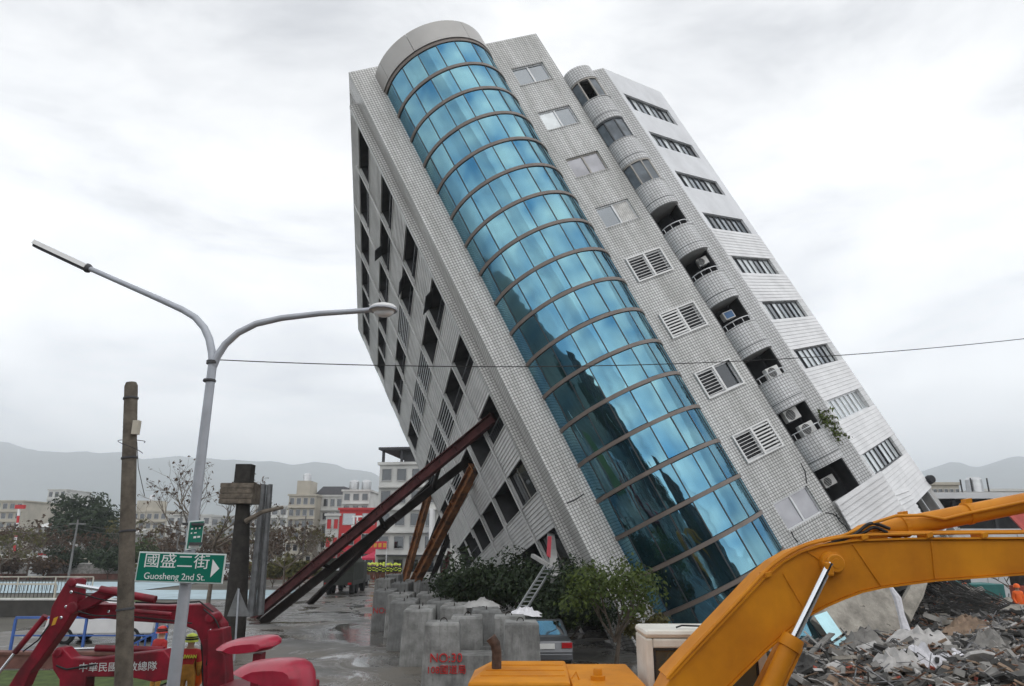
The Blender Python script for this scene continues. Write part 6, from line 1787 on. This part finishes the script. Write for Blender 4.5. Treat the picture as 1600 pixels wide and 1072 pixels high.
for i in range(46):
    while True:
        x = rr.uniform(9.5, 28); y = rr.uniform(22.5, 36); h = heap_h(x, y)
        if h > .22: break
    M3 = spin(rr); L_, W_, T_ = rr.uniform(.35, .9), rr.uniform(.25, .6), rr.uniform(.06, .2)
    poly = []; n = rr.randint(5, 8)
    for q in range(n):
        a = 6.283 * q / n + rr.uniform(-.25, .25); poly.append(M3 @ Vector((L_ * math.cos(a) * rr.uniform(.75, 1.1), W_ * math.sin(a) * rr.uniform(.75, 1.1), 0)) + Vector((x, y, h + .12)))
    o = MB().prism(poly, M3 @ Vector((0, 0, T_))).build("concrete_chunk", rr.choice(("deb_concrete", "raw_slab", "raw_slab", "deb_tan", "deb_white")))
    tag(o, "broken flat chunk of concrete lying tilted in the rubble", "concrete chunk", "broken concrete chunks in the rubble")
# tangle of reinforcing bars sliding down from the crest
mb = MB()
for _ in range(170):
    sx = rr.uniform(17.0, 20.6); sy = rr.uniform(31, 35.5)
    L = rr.uniform(2.5, 6.0); a = rr.uniform(-1.25, -.55); pts = []
    x, y = sx, sy
    lift = rr.uniform(.1, .7)
    for i in range(7):
        f = i / 6
        pts.append((x, y, heap_h(x, y) + .05 + lift * (1 - f) ** 1.3 + .12 * math.sin(f * 6 + sx)))
        x += math.cos(a) * L / 6; y += math.sin(a) * L / 6; a += rr.uniform(-.14, .14)
    mb.tube(pts, rr.uniform(.012, .024), 4, cap=False)
tag(mb.build("rebar_tangle", "deb_dark"), "dark tangle of reinforcing bars sliding down the rubble crest", "rebar", kind="stuff")
for i in range(9):
    px = 1540 + i * 5 + rr.uniform(-2, 2); b_ = P(px, 962, 36); e_ = P(px + rr.uniform(-8, 3), 930 + rr.uniform(-4, 8), 36)
    o = MB().tube([b_ - Vector((0, 0, 1.0)), b_, e_], .03, 5).build("rebar_rod", "deb_steel"); tag(o, "rusty rod sticking up in the row on the rubble crest", "rod", "upright rods on the rubble crest")
mb = MB()
for _ in range(120):     # loose wires and strips all over the heap
    x, y = rr.uniform(10, 27), rr.uniform(22.5, 34); a = rr.uniform(0, 6.28); pts = []; L = rr.uniform(.8, 2.6)
    for i in range(7):
        pts.append((x, y, heap_h(x, y) + .12 + .30 * abs(math.sin(i * .9 + x)))); x += math.cos(a) * L / 6; y += math.sin(a) * L / 6; a += rr.uniform(-.6, .6)
    mb.tube(pts, rr.uniform(.008, .02), 4, cap=False)
tag(mb.build("loose_wires", "deb_steel"), "loose bent wires and thin pipes tangled over the rubble", "wires", kind="stuff")
for i, (px, Y, lb, m_) in enumerate(((1352, 25.6, "grey crumpled sheet below the big pitted slab", "deb_concrete"), (1518, 27.0, "dull brown crumpled sheet under the dark bars", "deb_tan"), (1400, 23.4, "small white crumpled sheet near the bottom of the rubble", "deb_white"), (1545, 25.0, "grey crumpled sheet low at the right of the rubble", "deb_concrete"), (1250, 23.6, "dark crumpled sheet beside the boom cylinder", "deb_dark"))):
    X_ = XG(px, Y, .7); rag(lb, (X_, Y, heap_h(X_, Y)), rr.uniform(1.0, 1.9), rr.uniform(.8, 1.3), rr.uniform(.4, .8), m_, 40 + i, "tarpaulin")
# single pieces one can point to
def chunk(name, label, cat, corners, th, m, group=None, bevel=0.03):
    """slab from 4 world corners, thickness along its normal; edges broken by a little jitter"""
    cs = [Vector(c) for c in corners]; n = (cs[1] - cs[0]).cross(cs[3] - cs[0]).normalized()
    if n.y < 0: n = -n
    r_ = random.Random(len(label)); poly = []
    for i in range(len(cs)):
        a, b = cs[i], cs[(i + 1) % len(cs)]
        for f in (0, .27, .55, .8):
            q = a.lerp(b, f); poly.append(q + Vector((r_.uniform(-1, 1), 0, r_.uniform(-1, 1))) * (.012 if f == 0 else .035) * (b - a).length ** .5)
    o = MB().prism(poly, n * th).build(name, m, bevel=bevel); return tag(o, label, cat, group)
mat("raw_slab", (0.33, 0.305, 0.265), 0.92, var=0.3, scale=1.6, bump=0.9, bscale=7, dirt=(0.20, 0.185, 0.16), streak=0.4, chips=((0.07, 0.06, 0.05), 3.2, 0.60))
chunk("concrete_slab", "big pitted concrete slab tilted under the yellow boom", "slab", [P(1268, 968, 27.5), P(1290, 930, 28.2), P(1392, 893, 29.4), P(1412, 985, 28.0), P(1350, 1024, 27.0)], .55, "raw_slab")
chunk("concrete_slab", "narrower concrete slab standing aslant right of the big pitted slab", "slab", [P(1405, 945, 29.5), P(1440, 880, 30.5), P(1462, 890, 30.3), P(1424, 972, 29.2)], .5, "raw_slab")
chunk("concrete_slab", "flat brownish slab lying in the rubble below the dark bars", "slab", [P(1498, 1035, 25), P(1520, 1018, 25.6), P(1552, 1028, 25.4), P(1530, 1058, 24.4)], .3, "raw_slab")
chunk("concrete_slab", "grey slab at the right edge of the rubble", "slab", [P(1545, 1000, 28), P(1590, 975, 29), P(1612, 995, 28.5), P(1570, 1036, 27)], .35, "raw_slab")
chunk("concrete_slab", "pale broken lump low in the rubble near the boom cylinder", "slab", [P(1360, 1066, 23.4), P(1392, 1052, 23.8), P(1412, 1062, 23.6), P(1390, 1085, 23)], .3, "deb_concrete")
chunk("board", "round edged tan board among the rubble by the boom cylinder", "board", [P(1262, 1040, 24.4), P(1272, 1018, 24.8), P(1296, 1020, 24.8), P(1298, 1048, 24.3)], .04, "deb_tan")
chunk("concrete_slab", "dark brown chunk in the rubble below the two slabs", "slab", [P(1410, 1000, 27), P(1425, 978, 27.6), P(1442, 990, 27.4), P(1430, 1008, 26.8)], .3, "rust_brown")
for lab, a, b, w_, h_, m_ in (("red brown brick lump with white edge in the rubble", (1372, 1024, 25), (1396, 1036, 24.6), .30, .24, "deb_red"),
                              ("long pale pipe lying in the rubble right of the boom cylinder", (1320, 1034, 24.4), (1380, 1044, 24.4), .22, .20, "deb_concrete"),
                              ("pale steel strip running down from the glass tower's foot", (1300, 990, 25.5), (1252, 1034, 24.6), .22, .05, "deb_concrete"),
                              ("reddish timber board at the bottom of the rubble", (1258, 1044, 23.6), (1296, 1062, 23.2), .2, .05, "deb_wood"),
                              ("white batten standing upright in the rubble", (1466, 1016, 24.8), (1468, 1045, 24.6), .08, .05, "deb_white"),
                              ("grey steel post leaning in the rubble near the boom cylinder", (1308, 1036, 23.8), (1320, 1075, 23.2), .12, .1, "deb_concrete"),
                              ("thin white batten leaning against the glass tower's foot", (1256, 986, 25.0), (1290, 1018, 24.8), .07, .05, "deb_white"),
                              ("dark steel angle across the rubble before the blue glass", (1318, 1012, 24.7), (1352, 1024, 24.5), .06, .06, "deb_dark")):
    o = MB().bar(P(*a), P(*b), w_, h_).build("debris_piece", m_); tag(o, lab, "debris")
rag("large pale crumpled sheet on the rubble", (XG(1440, 25.5, 1.2), 25.6, heap_h(XG(1440, 25.5, 1.2), 25.6) - .1), 2.4, 1.6, .75, "deb_white", 11, "tarpaulin")
rag("white and grey crumpled sheet lower on the rubble", (XG(1440, 23.6, .8), 23.8, heap_h(XG(1440, 23.6, .8), 23.8) - .1), 1.7, 1.3, .75, "white_cloth", 12, "tarpaulin")
rag("pale lilac cloth on the rubble right of the pale sheets", (XG(1486, 24.2, .8), 24.3, heap_h(XG(1486, 24.2, .8), 24.3) - .05), 1.0, 1.0, .4, "white_cloth", 13)
rag("white cloth near the crest at the right end of the rubble", (XG(1575, 31, 1.4), 31, heap_h(XG(1575, 31, 1.4), 31) - .05), 1.5, 1.0, .5, "white_cloth", 14)
rag("dark blue grey sheet in the hollow below the rubble crest", (XG(1465, 29, 1.2), 29, heap_h(XG(1465, 29, 1.2), 29) - .05), 2.2, 1.6, .45, "deb_dark", 15, "tarpaulin")
mb = MB()
for i in range(6):
    f0 = i / 6
pl = [P(1390, 915, 27.6), P(1402, 935, 27.5), P(1408, 960, 27.4), P(1416, 988, 27.2)]
o = MB().tube(pl, [.06, .14, .12, .17], 7).build("torn_sheet", "white_cloth", smooth=True); tag(o, "torn white strip hanging down the edge of the big pitted slab", "cloth")
d = P(1487, 1018, 25.6)
t = thing("drum", "dark green drum lying in the rubble", "drum", d - Vector((0, 0, .25)))
MB().lathe(d - Vector((.35, 0, 0)), [(.05, 0), (.24, 0), (.25, .03), (.24, .06), (.24, .33), (.25, .36), (.24, .39), (.24, .66), (.25, .69), (.05, .70)], 16, (1, .2, .1)).build("shell", "deb_green", t, smooth=True)
# broken glass panels of the tower lying at its foot
for i, (c4, lb) in enumerate((([P(1272, 962, 26.6), P(1292, 955, 26.8), P(1316, 990, 26.2), P(1300, 1002, 26.0)], "loose blue glass panel at the tower's foot, the upper of two"), ([P(1302, 1006, 25.9), P(1320, 994, 26.1), P(1338, 1018, 25.7), P(1316, 1026, 25.4)], "loose blue glass panel at the tower's foot, the lower of two"))):
    o = MB().prism(c4, (0, .03, 0)).build("glass_panel", "pale_blue_glass" if "pale_blue_glass" in MATS else glass_mat("pale_blue_glass", (0.22, 0.42, 0.48), (0.6, 0.85, 0.9), 0.35, 0.06, 0.01, 1.0)); tag(o, lb, "glass panel", "loose glass panels")

# ---- teal digger working behind the heap
mat("digger_teal", (0.02, 0.15, 0.14), 0.5, var=0.15)
YG = 44.0
t = thing("excavator", "small teal excavator arm working behind the rubble crest", "excavator", (XG(1500, YG), YG, 0))
plate("boom", "digger_teal", t, [(1476, 910), (1492, 912), (1498, 924), (1506, 918), (1530, 921), (1536, 928), (1536, 950), (1528, 950), (1527, 932), (1508, 930), (1500, 938), (1490, 930), (1488, 918), (1476, 916)], YG, .35, .03)
MB().tube([P(1480, 905, YG - .1), P(1500, 911, YG - .1)], .09, 8).build("cylinder", "digger_teal", t, smooth=True)
q = P(1545, 955, YG)
MB().box((q.x - 1.2, YG, .9), (q.x + 1.2, YG + 2, 1.7)).build("house", "digger_teal", t, bevel=.05)
MB().box((q.x - 1.0, YG + 1, 1.702), (q.x - .1, YG + 2, 2.4)).build("cab", "dark_glass", t, bevel=.05)
for s in (0, 1.6):
    MB().prism([(q.x - 1.5, YG + s, .4), (q.x - 1.2, YG + s, .05), (q.x + 1.2, YG + s, .05), (q.x + 1.5, YG + s, .4), (q.x + 1.2, YG + s, .85), (q.x - 1.2, YG + s, .85)], (0, .45, 0)).build("track", "rubber", t, bevel=.05)
for px, Y, lb, hm in ((1506, 41.5, "worker in orange helmet half hidden behind the rubble crest", "orange_cloth"), (1588, 36.5, "worker in orange suit at the right end of the rubble", "orange_cloth")):
    root = thing("person", lb, "person", (XG(px, Y, 2), Y, heap_h(XG(px, Y, 2), Y) * .6))
    bw = body_me.copy(); bw.materials.clear(); zone(bw, ["orange_cloth", "orange_cloth", "skin"], pzone); inst(bw, "body", root)
    h2 = helm.copy(); h2.materials.clear(); h2.materials.append(MATS[hm]); inst(h2, "helmet", root)

# ---- buildings on the right
mat("shed_white", (0.56, 0.57, 0.58), 0.75, var=0.10, scale=0.5)
YW = 58.0
a, b = P(1446, 792, YW), P(1700, 792, YW)
zr = P(1500, 770, YW).z; zo = P(1500, 826, YW).z
t = thing("warehouse", "white warehouse with dark open upper floor and flat roof right of the leaning building", "building", ((a.x + b.x) / 2, YW, 0))
MB().box((a.x - 6, YW, 0), (b.x, YW + .3, zo)).build("front_wall", "shed_white", t)
MB().box((a.x - 6, YW + 4, zo), (b.x, YW + 4.3, zr - .3)).build("back_wall", "far_dark", t)
MB().box((a.x - 6, YW - .6, zr - .28), (b.x, YW + 12, zr)).build("roof", "far_grey", t)
MB().box((a.x - 6, YW - .72, zr - .5), (b.x, YW - .603, zr - .05)).build("fascia", "shed_white", t)
MB().box((a.x - 6, YW + .31, zo - .3), (b.x, YW + 4, zo - .05)).build("floor", "far_grey", t)
for i in range(6):
    x = a.x - 4 + i * 3.2; MB().box((x - .12, YW + .05, zo + .002), (x + .12, YW + .3, zr - .29)).build("post", "far_dark", t)
for i in range(4):
    x = a.x + 1.0 + i * 3.0; MB().box((x - .02, YW - .03, .1), (x + .02, YW - .003, zo - .1)).build("wall_seam", "far_grey", t)
# roof gear behind
q = P(1520, 745, 70)
t = thing("water_tank", "steel water tank on a frame above the warehouse roof", "water tank", (q.x, 70, 0))
MB().lathe((q.x, 70, q.z - 1.5), [(.75, 0), (.75, 1.2), (.5, 1.45), (.05, 1.5)], 16).build("tank", "steel_tank", t, smooth=True)
for sx in (-1, 1):
    for sy in (-1, 1):
        MB().box((q.x + sx * .8 - .05, 70 + sy * .8 - .05, 0), (q.x + sx * .8 + .05, 70 + sy * .8 + .05, q.z - .2)).build("leg", "far_dark", t)
MB().box((q.x - .9, 69.1, q.z - 1.6), (q.x + .9, 70.9, q.z - 1.503)).build("platform", "far_grey", t)
tower_block("cream low block behind the warehouse roof", 1446, 1498, 758, 90, "far_cream", 4, 6, 10, group="blocks behind the warehouse")
tower_block("pale long block behind the right end of the warehouse roof", 1535, 1640, 768, 95, "far_white", 4, 9, 10, group="blocks behind the warehouse")
mat("roof_red", (0.34, 0.05, 0.04), 0.7, var=0.2)
t = thing("lean_to", "small lean-to with red sheet roof at the right edge", "shed", (XG(1620, 50), 50, 0))
c0, c1, c2, c3 = P(1570, 800, 50), P(1650, 800, 50), P(1660, 850, 48.5), P(1600, 832, 48.5)
MB().prism([c0, c1, c2, c3], (0, 0, .12)).build("roof", "roof_red", t)
MB().box((c3.x + .5, 49.0, 0), (c2.x, 50, c2.z - .3)).build("wall", "shed_white", t)
bare_tree("bare_tree", "leafless small tree against the white warehouse wall", (XG(1588, 46), 46, 0), 4.6, 31, .8, 4, .07, trunk=.3, L=.25)
t = thing("rusty_post", "dark thick post with a rusty red band at the right edge", "post", (XG(1597, 42), 42, 0))
z1_ = P(1597, 885, 42).z
MB().tube([(XG(1597, 42, 1), 42, 0), (XG(1597, 42, 1), 42, z1_)], .42, 12).build("shaft", "dead_wood", t, smooth=True)
MB().lathe((XG(1597, 42, 1), 42, P(1597, 965, 42).z), [(.43, 0), (.50, .02), (.50, 1.7), (.43, 1.72)], 14).build("band", "deb_red", t, smooth=True)
# plants growing from a balcony
def pot_plant(label, x, y, u, seed):
    w_ = BW(x, y, u); r_ = random.Random(seed)
    t = thing("hanging_plant", label, "plant", w_, group="green plants on a balcony")
    mb = MB(); lv = MB(); cs = []
    for i in range(7):
        a = r_.uniform(0, 6.28); q = [Vector(w_)]
        d = Vector((math.cos(a) * .35 + .25, -.3, r_.uniform(-.3, .7)))
        for j in range(4):
            q.append(q[-1] + d * .22); d += Vector((r_.uniform(-.2, .2), r_.uniform(-.2, .2), -.22))
        mb.tube(q, .01, 4); cs += [(p, .12) for p in q[1:]]
    mb.build("stem", "bark", t); leaves(lv, cs, 170, .075, r_, .4); lv.build("foliage", "leaf_bright", t)
pot_plant("green plant spilling over the rail of the balcony with two air conditioners", 12.7, -.35, BCU[7] - .55, 1)
pot_plant("small green plant at the outer side of the balcony with two air conditioners", 13.0, -.12, BCU[7] - .25, 2)
pot_plant("green sprig growing from the wall below the balcony with two air conditioners", 12.75, -.45, BCU[7] - 1.2, 3)
# ================================================================ street behind the viewer, mirrored in the glass tower
def far_block(label, x0, x1, Y, H, m, floors, cols):
    t = thing("apartment_building", label, "building", ((x0 + x1) / 2, Y, 0), group="street front mirrored in the glass")
    MB().box((x0, Y - 12, 0), (x1, Y, H)).build("wall", m, t)
    MB().box((x0 - .3, Y - 12.3, H + .002), (x1 + .3, Y + .3, H + .4)).build("roof", m, t)
    for k in range(floors):
        for i in range(cols):
            x = x0 + (i + .5) * (x1 - x0) / cols; z = (k + .55) * H / floors
            MB().box((x - 1.0, Y + .004, z - .8), (x + 1.0, Y + .05, z + .8)).build("window", "dark_glass", t)
far_block("dark grey street front mirrored in the middle of the glass tower", 2, 26, -16, 13, "loggia_wall", 4, 6)
far_block("brownish street front mirrored low in the glass tower", 28, 52, -14, 11, "far_brown", 3, 6)
far_block("grey street front mirrored at the left of the glass tower", -46, -16, -22, 14, "loggia_wall", 4, 7)
for i, (x, y, h) in enumerate(((-24, 2, 11), (-17, -6, 12), (-9, -11, 11), (-2, -10, 10), (9, -9, 11), (18, -8, 12), (27, -7, 11), (36, -6, 11), (-30, 12, 10))):
    leafy_tree("street_tree", "dark leafy street tree mirrored in the glass tower", (x, y, 0), h, h * .42, "leaf_dark", 300 + i, 1500, .34, .25, group="street trees mirrored in the glass")
# ================================================================ damp air
hz = bpy.data.materials.new("damp_air"); hz.use_nodes = True
_t = hz.node_tree; _t.nodes.remove(_t.nodes["Principled BSDF"])
pv = _t.nodes.new("ShaderNodeVolumePrincipled"); pv.inputs['Density'].default_value = 0.00038
pv.inputs['Color'].default_value = (0.90, 0.95, 1.0, 1); pv.inputs['Anisotropy'].default_value = 0.0
_t.links.new(pv.outputs[0], _t.nodes["Material Output"].inputs['Volume'])
MATS["damp_air"] = hz
o = MB().box((-8600, -900, -14), (8600, 7400, 740)).build("haze", "damp_air")
tag(o, kind="stuff")
